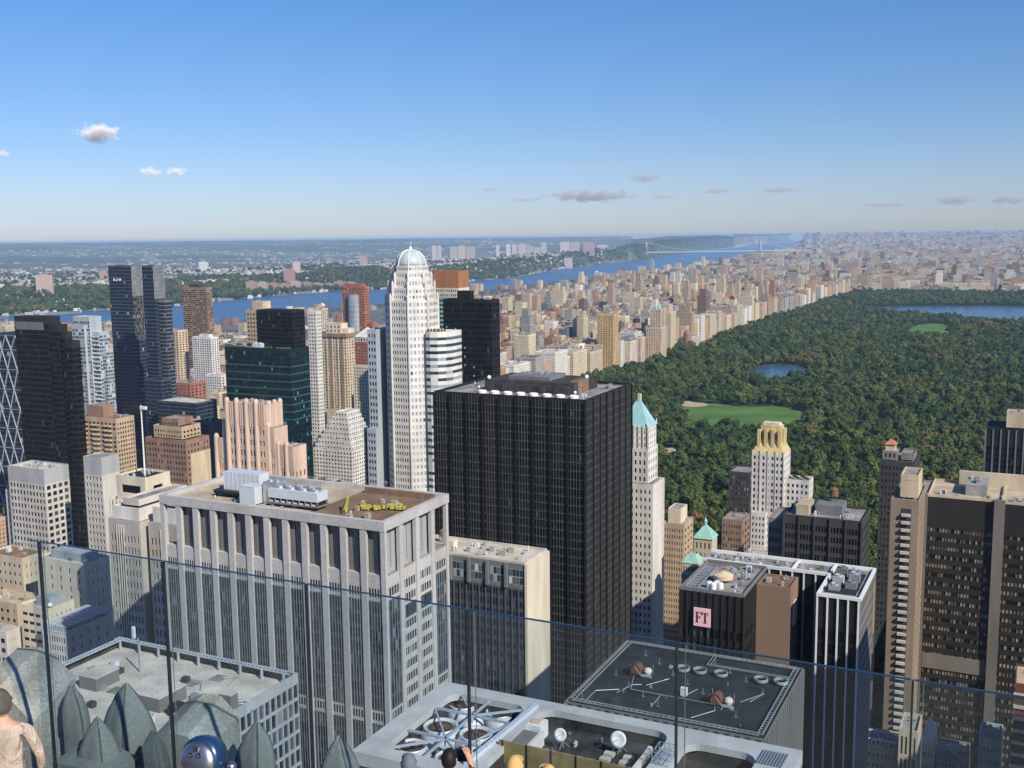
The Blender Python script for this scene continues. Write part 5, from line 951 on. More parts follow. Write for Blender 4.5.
while n < 11500:
    kind = 'mid' if n < 800 else ('uws' if n < 4880 else 'far'); st = 80.5
    if n < 760:
        for a, b in ((-120, 120), (-390, -145), (-690, -415), (-950, -720), (-1220, -975), (-1490, -1245), (-1760, -1515), (-2030, -1785), (-2240, -2050)): fill_block(a, b, n+8, n+72, 'mid')
    elif n < 4880:
        e = -765; cp = n+8
        while cp < n+70: L_ = min(q.uniform(24, 62), n+72-cp); lot(-770+q.uniform(-4, 4), -736, cp, cp+L_-.5, q.choice((42, 46, 50, 54, 58, 62)) if q.random() > .06 else q.uniform(70, 90)) if not (1880 < n < 1990) else None; cp += L_
        fill_block(-975, -772, n+8, n+72, 'uws')
        for i in range(6): fill_block(-990-265*(i+1), -990-265*i-20, n+8, n+72, 'uws')
    else:
        for i in range(17): fill_block(-2570+270*i, -2570+270*i+250, n+8, n+72, 'far')
    n += st
LOTS.sort()
obst = sorted([((P+ny*0).y, [P+ex*a+ny*b+V((0, 0, c)) for a in (-W, 0) for b in (0, D) for c in (0, -h)]) for (P, ex, ny, W, D, h) in HEROFOOT], key=lambda t: t[0])
CITY = []; oi = 0
for L_ in LOTS:
    y, e0, e1, n0, n1, h, z = L_
    while oi < len(obst) and obst[oi][0] <= y: mark(rect_of(obst[oi][1])); oi += 1
    vis = mark(rect_of([fen(e, n, z+c) for e in (e0, e1) for n in (n0, n1) for c in (0, h)])) ; CITY.append((vis, L_))
order = sorted(range(len(CITY)), key=lambda i: -CITY[i][0]); INDIV = set(i for i in order[:270] if CITY[i][0] > 0)
m, nt, b, hs = tintmat('city_wall', .85, .05, .14)
N, L = nt.nodes, nt.links   # window grid: UV is metres along the wall and metres above its foot
uv = N.new('ShaderNodeUVMap'); sx = N.new('ShaderNodeSeparateXYZ'); L.new(uv.outputs[0], sx.inputs[0])
def mth(op, a, b=None, c=None):
    x = N.new('ShaderNodeMath'); x.operation = op
    for i, t in enumerate((a, b, c)):
        if t is None: continue
        if isinstance(t, (int, float)): x.inputs[i].default_value = t
        else: L.new(t, x.inputs[i])
    return x.outputs[0]
fu = mth('FRACT', mth('DIVIDE', sx.outputs[0], 3.1)); fv = mth('FRACT', mth('DIVIDE', sx.outputs[1], 3.4))
inn = mth('MULTIPLY', mth('MULTIPLY', mth('GREATER_THAN', fu, .27), mth('LESS_THAN', fu, .73)), mth('MULTIPLY', mth('GREATER_THAN', fv, .3), mth('LESS_THAN', fv, .8)))
wn = N.new('ShaderNodeTexWhiteNoise'); wn.noise_dimensions = '2D'; cb = N.new('ShaderNodeCombineXYZ'); L.new(mth('FLOOR', mth('DIVIDE', sx.outputs[0], 3.1)), cb.inputs[0]); L.new(mth('FLOOR', mth('DIVIDE', sx.outputs[1], 3.4)), cb.inputs[1]); L.new(cb.outputs[0], wn.inputs[0])
msk = mth('MULTIPLY', inn, mth('ADD', .62, mth('MULTIPLY', wn.outputs[0], .36))); mx = N.new('ShaderNodeMix'); mx.data_type = 'RGBA'; L.new(msk, mx.inputs[0]); L.new(hs.outputs[0], mx.inputs[6]); mx.inputs[7].default_value = (.03, .032, .036, 1); L.new(mx.outputs[2], b.inputs['Base Color'])
tintmat('city_roof', .95, .08, .3)
class CityMB:
    def __init__(s): s.v = []; s.f = []; s.uv = []; s.col = []; s.mi = []
    def box(s, P, a, b, z0, z1, wall, roof, roofmat=1):
        """P corner function (i,j) -> Vector"""
        c = [P(0, 0), P(1, 0), P(1, 1), P(0, 1)]; n = len(s.v); s.v += [(p.x, p.y, z0) for p in c]+[(p.x, p.y, z1) for p in c]; H = z1-z0
        for i in range(4): j = (i+1) % 4; w = (c[j]-c[i]).length; s.f.append((n+i, n+j, n+4+j, n+4+i)); s.uv += [0, 0, w, 0, w, H, 0, H]; s.col += [*wall, 1]*4; s.mi.append(0)
        s.f.append((n+4, n+5, n+6, n+7)); s.uv += [0]*8; s.col += [*roof, 1]*4; s.mi.append(1)
    def build(s, name, parent=None):
        me = bpy.data.meshes.new(name); me.from_pydata(s.v, [], s.f); me.materials.append(MATS['city_wall']); me.materials.append(MATS['city_roof']); me.polygons.foreach_set('material_index', s.mi)
        me.uv_layers.new(name='UVMap').data.foreach_set('uv', s.uv); me.color_attributes.new('tint', 'FLOAT_COLOR', 'CORNER').data.foreach_set('color', s.col); me.update()
        o = bpy.data.objects.new(name, me); COL.objects.link(o); o.parent = parent; return o
LM = [('the golden slab tower', 607, 345, 2000), ('the twin-topped cream house', 656, 340, 2230), ('the black masted tower', 471, 345, 720), ('the domed skyscraper', 415, 340, 620), ('the dark brown ribbed slab', 197, 345, 1760), ('the long cliff-like park house', 727, 318, 2900), ('the cream twin-tower park house', 799, 297, 3900), ('the green glass tower', 267, 380, 860), ('the dark blue twin towers', 135, 340, 1080), ('the meadow', 745, 412, 1550), ('the reservoir', 960, 310, 3500), ('the near bridge tower', 760, 258, 11500), ('the pink deco tower', 255, 440, 410), ('the flared-cornice tower', 336, 360, 1290), ('the pale silver glass tower', 90, 360, 1000), ('the ball-field lawn', 930, 332, 3000), ('the pale park museum', 692, 345, 2450), ('the white ziggurat', 336, 440, 1100)]
rest = CityMB(); labelled = {}
for i, (vis, (y, e0, e1, n0, n1, h, z)) in enumerate(CITY):
    g = random.Random(i*31+7); ci = g.choices(range(len(PAL)), PW)[0]
    if h < 24 and g.random() < .25: ci = 0
    if e1 > -737 and n0 < 4900 and n0 > 760: ci = g.choice((1, 2, 2, 4, 6, 7, 3))
    nm, c, _ = PAL[ci]; va = g.uniform(.92, 1.32); c = tuple(x*va for x in c); rf = g.choice(RF); W, D = e1-e0, n1-n0
    base = fen(e0, n0)
    def corner(a0, a1, b0, b1): return lambda i, j: fen(e0+(a1 if i else a0), n0+(b1 if j else b0))
    bulk = []
    for _ in range(1 if W < 26 else 2): a, b_ = g.uniform(.1, .55)*W, g.uniform(.15, .55)*D; bulk.append((a, a+min(W*.35, g.uniform(3, 8)), b_, b_+min(D*.35, g.uniform(3, 7)), g.uniform(2.5, 5.5)))
    setb = h > 70 and g.random() < .6
    if i not in INDIV:
        rest.box(corner(0, W, 0, D), 0, 0, z-2, z+h, c, rf)
        for (a0, a1, b0, b1, hb) in bulk: rest.box(corner(a0, a1, b0, b1), 0, 0, z+h, z+h+hb, tuple(x*.8 for x in c), rf)
        continue
    root = empty('apartment_block' if h >= 24 else 'row_house', (base.x, base.y, z), -G)
    lc = lambda a0, a1, b0, b1: (lambda i, j: V((a1 if i else a0, b1 if j else b0, 0)))
    kb = CityMB(); kb.box(lc(0, W, 0, D), 0, 0, -2, h, c, rf)
    t = .5
    for a0, a1, b0, b1 in ((0, W, 0, t), (0, W, D-t, D), (0, t, t, D-t), (W-t, W, t, D-t)): kb.box(lc(a0, a1, b0, b1), 0, 0, h+.003, h+1., tuple(x*1.05 for x in c), c)
    if h > 30 and ci != 8:
        cc = tuple(x*1.15 for x in c); kb.box(lc(-.4, W+.4, -.45, -.02), 0, 0, h-2.2, h-1., cc, cc); kb.box(lc(W+.02, W+.45, 0, D), 0, 0, h-2.2, h-1., cc, cc); kb.box(lc(-.1, W+.1, -.25, -.02), 0, 0, h*.22, h*.22+.7, cc, cc)
    kb.build('body', root)
    if setb: kb = CityMB(); kb.box(lc(W*.15, W*.85, D*.15, D*.85), 0, 0, h+.01, h+min(18, h*.2), c, rf); kb.build('setback_tier', root); bulk = []
    for (a0, a1, b0, b1, hb) in bulk: kb = CityMB(); kb.box(lc(a0, a1, b0, b1), 0, 0, h+.01, h+hb, tuple(x*.8 for x in c), rf); kb.build('roof_house', root)
    tank = h > 26 and g.random() < .45
    if tank:
        kb = MB(); x, yy = W*.72, D*.6; kb.lathe([(1.9, h+2.6), (1.8, h+6.4), (2., h+6.4), (.1, h+8)], (x, yy, 0), 10); [kb.box(x+a-.12, x+a+.12, yy+b_-.12, yy+b_+.12, h, h+2.6) for a in (-1.1, 1.1) for b_ in (-1.1, 1.1)]; kb.build('water_tank', 'wood_tank', root)
    u_, v_ = proj((base+EX*W/2+NY*D/2)+V((0, 0, h)))
    best = min(LM, key=lambda l: ((l[1]-u_)**2+(2.2*(l[2]-v_))**2)); du = u_-best[1]; rel = ('just left of ' if du > -45 else 'left of ') if du < -9 else (('just right of ' if du < 45 else 'right of ') if du > 9 else ('behind ' if y > best[3] else 'in front of '))
    hw = 'low' if h < 24 else ('mid-height' if h < 50 else ('tall' if h < 70 else 'towering')); rn = 'dark-roofed' if rf[0] < .15 else ('pale-roofed' if rf[0] > .35 else 'grey-roofed')
    lab = f"{hw} {rn} {nm} block" + (' with water tank' if tank else '') + (' with upper tier' if setb else '') + ' ' + rel + best[0]
    if len(lab.split()) > 12: lab = lab.replace(' with upper tier', '')
    if len(lab.split()) > 12: lab = lab.replace(' with water tank', '')
    if len(lab.split()) > 12: lab = lab.replace(rn+' ', '')
    labelled.setdefault(lab, []).append((u_, v_, root))
ordw = ['leftmost', 'second from left', 'third from left', 'fourth from left', 'fifth from left', 'sixth from left', 'seventh from left', 'eighth from left', 'ninth from left', 'tenth from left', 'eleventh from left', 'twelfth from left']
for lab, L_ in labelled.items():
    L_.sort(key=lambda t: t[0])
    for i, (_, _, r) in enumerate(L_): tag(r, lab if len(L_) == 1 else lab+', '+('rightmost' if i == len(L_)-1 else ordw[min(i, 11)])+' such', 'building', 'city blocks west and north of the park')
g = random.Random(77)
for _ in range(9000):     # the city goes on north of the last laid-out blocks
    a = R(g.uniform(11.5, 27)); r = 11200+15000*g.random()**1.7; x, y = r*sin(a), r*cos(a)
    if r > interp(NYS, a)-120 or vnoise(x/900, y/700, 14) < .3: continue
    z = zt(a, r); w, d_ = g.uniform(18, 75), g.uniform(18, 60); h = g.uniform(10, 22) if g.random() < .8 else g.uniform(30, 62); c = g.choices(PAL, PW)[0][1]; c = tuple(v_*g.uniform(.95, 1.3) for v_ in c); o = V((x, y, 0))
    rest.box(lambda i, j: o+EX*(w*i)+NY*(d_*j), 0, 0, z-8, z+h, c, g.choice(RF))
tag(rest.build('distant_city'), kind='stuff', label='thousands of small brick and stone buildings filling the far city')
# ------------------------------------------------------------------ the far shore: towers, houses, waterfront
g = random.Random(3); NJB = CityMB()
for _ in range(9500):
    a = R(g.uniform(-27, 5.5)); t = g.expovariate(1/1700.)+(700 if g.random() < .8 else 60); r = interp(NJS, a)+t; x, y = r*sin(a), r*cos(a)
    if vnoise(x/420, y/420, 8) < .32 and t > 160: continue
    if t > 7500: continue
    z = zt(a, r); w, d_, h = g.uniform(9, 30), g.uniform(9, 26), g.uniform(6, 13); c = g.choice(((.6, .58, .55), (.5, .46, .42), (.38, .3, .25), (.62, .6, .6), (.4, .4, .42), (.33, .2, .16))); o = V((x, y, 0)); an = g.choice((.3, .5, .9)); ex = V((cos(an), sin(an), 0)); ny = V((-sin(an), cos(an), 0))
    NJB.box(lambda i, j: o+ex*(w*i)+ny*(d_*j), 0, 0, z-4, z+h, c, tuple(min(.62, x_*1.1) for x_ in c))
for _ in range(1700):     # towns on the plain behind the ridge
    a = R(g.uniform(-27, 8)); t = g.uniform(5000, 17000); r = interp(NJS, a)+t; x, y = r*sin(a), r*cos(a)
    if vnoise(x/1500, y/900, 13) < .52: continue
    z = zt(a, r); w, d_, h = g.uniform(18, 60), g.uniform(14, 40), g.uniform(7, 18); c = g.choice(((.42, .40, .38), (.34, .31, .28), (.26, .23, .21), (.40, .40, .40))); o = V((x, y, 0)); NJB.box(lambda i, j: o+V((w*i, d_*j, 0)), 0, 0, z-8, z+h, c, c)
tag(NJB.build('far_shore_houses'), kind='stuff', label='white and grey houses scattered over the hills across the river')
FT_ = [(37, 53, 275, 296, (.5, .38, .3), 'lone tan apartment slab on the green far shore at left'), (100, 107, 271, 280, (.42, .28, .22), 'small brown block on the far shore behind the dark blue twin towers'), (199, 208, 262, 268, (.66, .64, .62), 'white block on the far town behind the dark brown ribbed slab'),
    (293, 300, 262, 276, (.6, .5, .45), 'cream far-shore tower behind a red brick one'), (284, 295, 270, 288, (.45, .24, .2), 'red brick far-shore tower near the waterfront'), (359, 367, 256, 263, (.5, .33, .3), 'pinkish cube on the far-shore woods left of the dome'), (432, 436, 246, 253, (.6, .55, .5), 'thin cream cliff-top tower just right of the dome'), (437, 441, 245.5, 253, (.55, .5, .46), 'thin grey-cream cliff-top tower second from the dome'),
    (450, 457, 247, 254, (.5, .46, .43), 'grey cliff-top slab right of the dome'), (458, 465, 246, 257, (.6, .5, .42), 'cream cliff-top tower above the brown-topped tower'), (466, 475, 247, 259, (.5, .42, .36), 'broad tan cliff-top tower above the brown-topped tower'), (496, 499, 245, 250, (.66, .64, .62), 'tiny white cliff-top tower right of the black tower'), (506, 510, 244.5, 250, (.68, .66, .64), 'white cliff-top tower left of the cream pair'), (512, 516, 244.5, 250, (.64, .6, .57), 'pale cliff-top tower beside the white one'),
    (518, 526, 244, 254, (.6, .54, .48), 'cream cliff-top slab, taller of its cluster'), (527, 533, 246, 254.5, (.5, .45, .42), 'grey-cream cliff-top slab left of the squat one'), (534, 540, 247.5, 255, (.55, .5, .45), 'squat cream cliff-top slab'), (541, 546, 242.5, 252, (.58, .52, .47), 'slender cream cliff-top tower'), (560, 569, 242, 252, (.66, .58, .54), 'pinkish-white cliff-top slab, left of three'), (570, 579, 242, 253, (.5, .46, .44), 'grey cliff-top slab between two pink ones'), (583, 594, 242.5, 255, (.52, .36, .33), 'pink-brown cliff-top slab, right of three'), (597, 608, 245, 249.5, (.62, .55, .48), 'low cream cliff-top block nearest the bridge'),
    (564, 572, 258, 269, (.6, .55, .5), 'cream riverside block at the foot of the cliffs')]
for i in range(10): u0 = 246+i*11; FT_.append((u0, u0+10.4, 281.5+(i*5 % 4)*.8, 292.5-i*.35, ((.40, .27, .22), (.46, .36, .3), (.36, .24, .2))[i % 3], ('brown waterfront apartment block, ' + ('leftmost of the row', 'second from left in the row', 'third from left in the row', 'fourth from left in the row', 'fifth from left in the row', 'fifth from right in the row', 'fourth from right in the row', 'third from right in the row', 'second from right in the row', 'rightmost of the row')[i])))
for u0, u1, vt, vb, c, lab in FT_:
    um = (u0+u1)/2; d = ray(um, vb); a = math.atan2(d.x, d.y); lo = interp(NJS, a)+40; r = lo
    for s_ in range(160):   # walk out along the ray until it meets the rising ground
        r = lo+s_*25; zr = CZ+d.z/sqrt(d.x**2+d.y**2)*r
        if zt(a, r) >= zr: break
    P = V((r*sin(a), r*cos(a), 0)); z = zt(a, r); ztop = CZ+(ray(um, vt).z/sqrt(ray(um, vt).x**2+ray(um, vt).y**2))*r; w = (u1-u0)/1090*P.y; h = max(12, ztop-z); root = tag(empty('shore_block', (P.x, P.y, z), -a-R(14)), lab, 'building', 'apartment blocks on the far shore')
    kb = CityMB(); kb.box(lambda i, j: V((w*(i-.5), 22*j, 0)), 0, 0, -12, h, c, tuple(x*.9 for x in c)); kb.build('body', root); kb = CityMB(); kb.box(lambda i, j: V((w*.5*(i-.5), 5+9*j, 0)), 0, 0, h+.01, h+5, tuple(x*.85 for x in c), c); kb.build('roof_house', root)
# ------------------------------------------------------------------ suspension bridge
A_, B_ = pt(646, 259.2, -20), pt(760, 257.4, -20); d = (B_-A_); span = d.length; d.normalize(); br = tag(empty('suspension_bridge', A_, math.atan2(d.y, d.x)), 'long grey steel suspension bridge crossing the far river on two lattice towers', 'bridge')
mat('bridge_steel', (.42, .44, .46), .6, .2)
for x in (0, span):
    k = MB()
    for y in (-16, 16):
        for xx in (-7, 7): k.box(x+xx-2.6, x+xx+2.6, y-3.6, y+3.6, -14, 196)
    for z0 in range(0, 190, 24):
        for y in (-16, 16): k.bar((x-7, y, z0), (x+7, y, z0+24), 1.8); k.bar((x+7, y, z0), (x-7, y, z0+24), 1.8)
    for z0, hh in ((186, 12), (150, 5), (60, 7)): k.box(x-8, x+8, -16, 16, z0, z0+hh)
    for z0 in (84, 112): k.bar((x, -16, z0), (x, 16, z0+28), 2.4); k.bar((x, 16, z0), (x, -16, z0+28), 2.4)
    k.build('tower', 'bridge_steel', br)
    k = MB(); k.box(x-16, x+16, -26, 26, -20, -13); k.build('pier_base', 'grey_concrete', br)
k = MB(); k.box(-190, span+640, -15, 15, 74, 83); k.build('deck', 'bridge_steel', br)
k = MB()
for y in (-15, 15):
    P = [(-200, y, 84)]+[(-200+i*50, y, 84+110*(i/4)**1.4) for i in range(1, 4)]+[(span*i/24, y, 96+100*(2*i/24-1)**2) for i in range(25)]+[(span+i*110, y, 196-110*(i/4)**.8) for i in range(1, 5)]
    k.tube(P, 1.5, 5)
k.build('main_cable', 'bridge_steel', br); k = MB(); [k.bar((span*i/40, y, 83), (span*i/40, y, 96+100*(2*i/40-1)**2), .7) for i in range(1, 40) for y in (-15, 15)]; k.build('suspenders', 'bridge_steel', br)
# boats
for u_, v_, L_, lab, crane in ((600, 273.5, 95, 'small grey ship on the river below the cliff-top slabs', 0), (327, 307.5, 70, 'flat barge with a red crane on the river left of the red brick tower', 1), (518, 283.5, 30, 'tiny white boat on the river right of the black tower', 0)):
    P = pt(u_, v_, -20); root = tag(empty('barge' if crane else 'ship', P, .15), lab, 'boat'); k = MB(); k.prism([(-L_/2, -6), (L_*.38, -6), (L_/2, 0), (L_*.38, 6), (-L_/2, 6)], -.8, 5); k.build('hull', 'rust' if crane else 'grey_panel', root)
    k = MB(); k.box(-L_*.38, -L_*.12, -4, 4, 5.01, 14); k.box(-L_*.34, -L_*.2, -3, 3, 14.01, 18); k.build('cabin', 'white_paint', root); k = MB()
    if crane: k.bar((L_*.1, 0, 5), (L_*.1, 0, 26), 3); k.bar((L_*.1, 0, 20), (-L_*.45, 0, 33), 2); k.build('crane', 'rust', root)
    else: k.tube([(-L_*.25, 0, 18), (-L_*.25, 0, 27)], .6); k.build('mast', 'white_paint', root)
# ================================================================== TREES
m = bpy.data.materials.new('foliage'); nt, b = nodes(m); N, L = nt.nodes, nt.links; b.inputs['Roughness'].default_value = .75; b.inputs['Specular IOR Level'].default_value = .12
oi_ = N.new('ShaderNodeObjectInfo'); geo = N.new('ShaderNodeNewGeometry'); n1 = N.new('ShaderNodeTexNoise'); n1.inputs['Scale'].default_value = .006; n1.inputs['Detail'].default_value = 4; L.new(geo.outputs['Position'], n1.inputs[0])
ad = N.new('ShaderNodeMath'); ad.operation = 'MULTIPLY_ADD'; L.new(n1.outputs[0], ad.inputs[0]); ad.inputs[1].default_value = 1.25; ml = N.new('ShaderNodeMath'); ml.operation = 'MULTIPLY_ADD'; L.new(oi_.outputs['Random'], ml.inputs[0]); ml.inputs[1].default_value = .5; ml.inputs[2].default_value = -.26; L.new(ml.outputs[0], ad.inputs[2])
rp = N.new('ShaderNodeValToRGB'); L.new(ad.outputs[0], rp.inputs[0]); el = rp.color_ramp.elements
RAMP = [(.0, (.020, .042, .018)), (.28, (.031, .060, .021)), (.5, (.047, .080, .023)), (.7, (.068, .096, .026)), (.9, (.095, .104, .028)), (1.0, (.13, .09, .03))]
while len(el) < len(RAMP): el.new(.5)
for e, (p, c) in zip(el, RAMP): e.position = p
for e, (p, c) in zip(list(el), RAMP): e.color = (*c, 1)
n2 = N.new('ShaderNodeTexNoise'); n2.inputs['Scale'].default_value = .8; L.new(geo.outputs['Position'], n2.inputs[0]); r2 = N.new('ShaderNodeMapRange'); r2.inputs[1].default_value = .3; r2.inputs[2].default_value = .7; r2.inputs[3].default_value = .75; r2.inputs[4].default_value = 1.3; L.new(n2.outputs[0], r2.inputs[0]); h = N.new('ShaderNodeHueSaturation'); L.new(rp.outputs[0], h.inputs['Color']); r3 = N.new('ShaderNodeMath'); r3.operation = 'MULTIPLY'; r4 = N.new('ShaderNodeMapRange'); L.new(oi_.outputs['Random'], r4.inputs[0]); r4.inputs[3].default_value = .72; r4.inputs[4].default_value = 1.32; L.new(r4.outputs[0], r3.inputs[0]); L.new(r2.outputs[0], r3.inputs[1]); L.new(r3.outputs[0], h.inputs['Value']); L.new(h.outputs[0], b.inputs['Base Color']); MATS['foliage'] = m
for kk, rr in (FOLI_LATER, FOLI2, FOLI3): kk.build('terrace_planting', 'foliage', rr)
mat('bark', (.09, .07, .05), .95)
def crown_mesh(seed, rx, ry, rz_, zc, lumps, leaves):
    g = random.Random(seed); k = MB(); C = []
    for _ in range(lumps):
        t, s_ = g.uniform(0, 2*pi), g.uniform(-.55, .9); rr = sqrt(max(0, 1-s_*s_)); C.append((V((rx*.62*rr*cos(t), ry*.62*rr*sin(t), zc+rz_*.62*s_)), g.uniform(.34, .52)*rx))
    C.append((V((0, 0, zc)), rx*.62))
    for i in range(leaves):
        c, r = C[g.randrange(len(C))]; n = V((g.gauss(0, 1), g.gauss(0, 1), g.gauss(.25, 1))).normalized(); p = c+n*r*g.uniform(.78, 1.08); n = (n+V((g.gauss(0, .45), g.gauss(0, .45), g.gauss(0, .45)))).normalized()
        a = n.cross(V((g.gauss(0, 1), g.gauss(0, 1), .3))).normalized(); b_ = n.cross(a); s1, s2 = g.uniform(.5, .95)*rx*.16, g.uniform(.5, .95)*rx*.16; k.quad(p-a*s1-b_*s2*.4, p+a*s1*.3-b_*s2, p+a*s1+b_*s2*.5, p-a*s1*.2+b_*s2)
    for c, r in C:
        n0 = len(k.v); k.lathe([(r*.35, -r*.62), (r*.72, -r*.1), (r*.6, r*.4), (r*.2, r*.68)], c, 6)
    me_o = k; return k
def trunk_mesh(h, r):
    k = MB(); k.tube([(0, 0, -.3), (0, 0, h*.3), (.2, .1, h*.62), (.1, .3, h*.8)], [r*1.3, r, r*.7, r*.25], 7)
    for a in (.4, 2.3, 4.4): k.tube([(0.05, 0, h*.34), (h*.12*cos(a), h*.12*sin(a), h*.52), (h*.22*cos(a), h*.22*sin(a), h*.66)], [r*.5, r*.35, r*.12], 5)
    return k
KINDS_ = [('broad', 5.6, 5.2, 4.6, 9.6, 9), ('round', 4.8, 5.0, 5.0, 9.2, 8), ('tall', 4.2, 4.4, 6.2, 10.6, 9), ('spreading', 6.6, 6.0, 4.2, 9.4, 11), ('small', 3.8, 3.6, 3.8, 7.0, 7), ('uneven', 5.4, 4.4, 5.4, 10.2, 8)]
PROTO = []
for i, (nm, rx, ry, rz_, zc, lu) in enumerate(KINDS_):
    c = crown_mesh(40+i, rx, ry, rz_, zc, lu, 420).build('crown', 'foliage'); t = trunk_mesh(zc*1.05, .32).build('trunk', 'bark'); PROTO.append((nm, c, t))
g = random.Random(21); PTS = []; stp = 9.3; n = 772.
while n < 4880:
    e = -712.
    while e < 140:
        ee, nn = e+g.uniform(-3.6, 3.6), n+g.uniform(-3.6, 3.6); P = fen(ee, nn); u_ = 512+P.x/P.y*1090
        if -40 < u_ < 1075 and vnoise(ee/26, nn/26, 12) > .14 and not any(inpoly((ee, nn), S_) for S_ in SHEETS) and not heropt(P): PTS.append((P.y, P.x, g.uniform(.62, 1.2)*(1.5 if g.random() < .2 else 1), g.randrange(6), g.uniform(0, 6.28)))
        e += stp
    n += stp
PTS.sort()
OC2 = [bytearray(OW) for _ in range(OH)]; OCC = OC2
for _, pp in obst: mark(rect_of(pp))
INDT = []; STF = []
TL = [('between copper-roofed white tower and gilded tower', 655, 748), ('between gilded tower and dim turreted tower', 790, 880), ('between dim turreted tower and black tower at right', 922, 990)]
cnt = {}
for (y, x, sc, kd, ro) in PTS:
    u_, v_ = proj((x, y, 11)); reg = next((l for l, a, b_ in TL if a < u_ < b_), None)
    if len(INDT) < 240 and reg and 0 <= v_ < 768 and not OC2[int(v_/2)][int(u_/2)]: INDT.append((x, y, sc, kd, ro, reg))
    else: STF.append((x, y, sc, kd, ro))
first = set()
for (x, y, sc, kd, ro, reg) in INDT:
    nm, c, t = PROTO[kd]; root = empty('park_tree', (x, y, 0), ro); root.scale = (sc, sc, sc)
    if kd in first: c = c.copy(); t = t.copy(); COL.objects.link(c); COL.objects.link(t)
    first.add(kd); c.parent = root; t.parent = root
    tag(root, f"{nm}-crowned park tree {reg}", 'tree', 'trees along the near edge of the park')
def scatter(name, pts, label, z=None):
    me = bpy.data.meshes.new(name); me.from_pydata([(p[0], p[1], (p[5] if len(p) > 5 else 0)) for p in pts], [], [])
    for an, ix, ty in (('scl', 2, 'FLOAT'), ('idx', 3, 'INT'), ('rot', 4, 'FLOAT')): at = me.attributes.new(an, ty, 'POINT'); at.data.foreach_set('value', [p[ix] for p in pts])
    o = bpy.data.objects.new(name, me); COL.objects.link(o); tag(o, label, kind='stuff'); ng = bpy.data.node_groups.new(name, 'GeometryNodeTree'); ng.interface.new_socket('Geometry', in_out='INPUT', socket_type='NodeSocketGeometry'); ng.interface.new_socket('Geometry', in_out='OUTPUT', socket_type='NodeSocketGeometry')
    N, L = ng.nodes, ng.links; gi, go = N.new('NodeGroupInput'), N.new('NodeGroupOutput'); ip = N.new('GeometryNodeInstanceOnPoints'); jn = N.new('GeometryNodeJoinGeometry'); L.new(gi.outputs[0], ip.inputs['Points'])
    for nm, c, t in PROTO[::-1]: ob = N.new('GeometryNodeObjectInfo'); ob.inputs['Object'].default_value = c; ob.inputs['As Instance'].default_value = True; ob.transform_space = 'ORIGINAL'; L.new(ob.outputs['Geometry'], jn.inputs[0])
    L.new(jn.outputs[0], ip.inputs['Instance']); ip.inputs['Pick Instance'].default_value = True
    def na(n_, ty): a = N.new('GeometryNodeInputNamedAttribute'); a.data_type = ty; a.inputs['Name'].default_value = n_; return a.outputs[0]
    L.new(na('idx', 'INT'), ip.inputs['Instance Index']); cx_ = N.new('ShaderNodeCombineXYZ'); L.new(na('rot', 'FLOAT'), cx_.inputs[2]); L.new(cx_.outputs[0], ip.inputs['Rotation']); L.new(na('scl', 'FLOAT'), ip.inputs['Scale']); L.new(ip.outputs[0], go.inputs[0])
    md = o.modifiers.new('trees', 'NODES'); md.node_group = ng; return o
scatter('park_woods', STF, 'dense green and olive tree canopy filling the park')
far = []
for _ in range(15000):
    a = R(g.uniform(-27, 14.5)); r = interp(NJS, a)+min(6500, g.expovariate(1/900.))+70
    if interp(PLAT, a) > 120: r = interp(NJS, a)+g.uniform(30, 1500)
    z = zt(a, r); x, y = r*sin(a), r*cos(a)
    if urban(a, r) < .42+.2*g.random(): far.append((x, y, g.uniform(1.2, 2.6), g.randrange(6), g.uniform(0, 6), z-4))
scatter('hillside_woods', far, 'dark green woods on the slopes and cliffs across the river')
st = []
for _ in range(9000):
    e, n = g.uniform(-2300, 1500), g.uniform(800, 10500); P = fen(e, n); a, r = az_r(P.x, P.y)
    if r > interp(NYS, a)-60 or (-725 < e < 145 and n < 4885): continue
    if n > 4885 or abs((n-60) % 80.5-0) < 8: st.append((P.x, P.y, g.uniform(.6, 1.1)*(1.0 if n < 4885 else 1.4), g.randrange(6), g.uniform(0, 6), zt(a, r)))
scatter('street_trees', st, 'dark green street trees in the gaps of the far city')
# ================================================================== OBSERVATION DECK
ZF = 254.5
mat('deck_paving', (.30, .29, .27), .9); mat('cast_stone', (.24, .235, .205), .8, 0, .25, .2, 3., .3, .2); mat('cast_stone_dark', (.13, .135, .125), .8, 0, .25, .3, 1.2, .5, .2); mat('old_limestone', (.33, .31, .265), .95, 0, .1, .35, 2.2, .6, .25); mat('seal', (.02, .025, .035), .4); mat('edge_glass', (.015, .04, .08), .2, 0, .5)
m = bpy.data.materials.new('barrier_glass'); m.use_nodes = True; nt = m.node_tree; N, L = nt.nodes, nt.links; N.remove(N['Principled BSDF']); tr = N.new('ShaderNodeBsdfTransparent'); tr.inputs[0].default_value = (.86, .92, .96, 1); gl = N.new('ShaderNodeBsdfGlossy'); gl.inputs['Roughness'].default_value = .03; lw = N.new('ShaderNodeLayerWeight'); lw.inputs[0].default_value = .35; pw_ = N.new('ShaderNodeMath'); pw_.operation = 'POWER'; pw_.inputs[1].default_value = 2.5; L.new(lw.outputs['Facing'], pw_.inputs[0]); fr = N.new('ShaderNodeMath'); fr.operation = 'MULTIPLY_ADD'; fr.inputs[1].default_value = .25; fr.inputs[2].default_value = .035; L.new(pw_.outputs[0], fr.inputs[0]); mx = N.new('ShaderNodeMixShader'); L.new(fr.outputs[0], mx.inputs[0]); L.new(tr.outputs[0], mx.inputs[1]); L.new(gl.outputs[0], mx.inputs[2]); L.new(mx.outputs[0], N['Material Output'].inputs[0]); MATS['barrier_glass'] = m
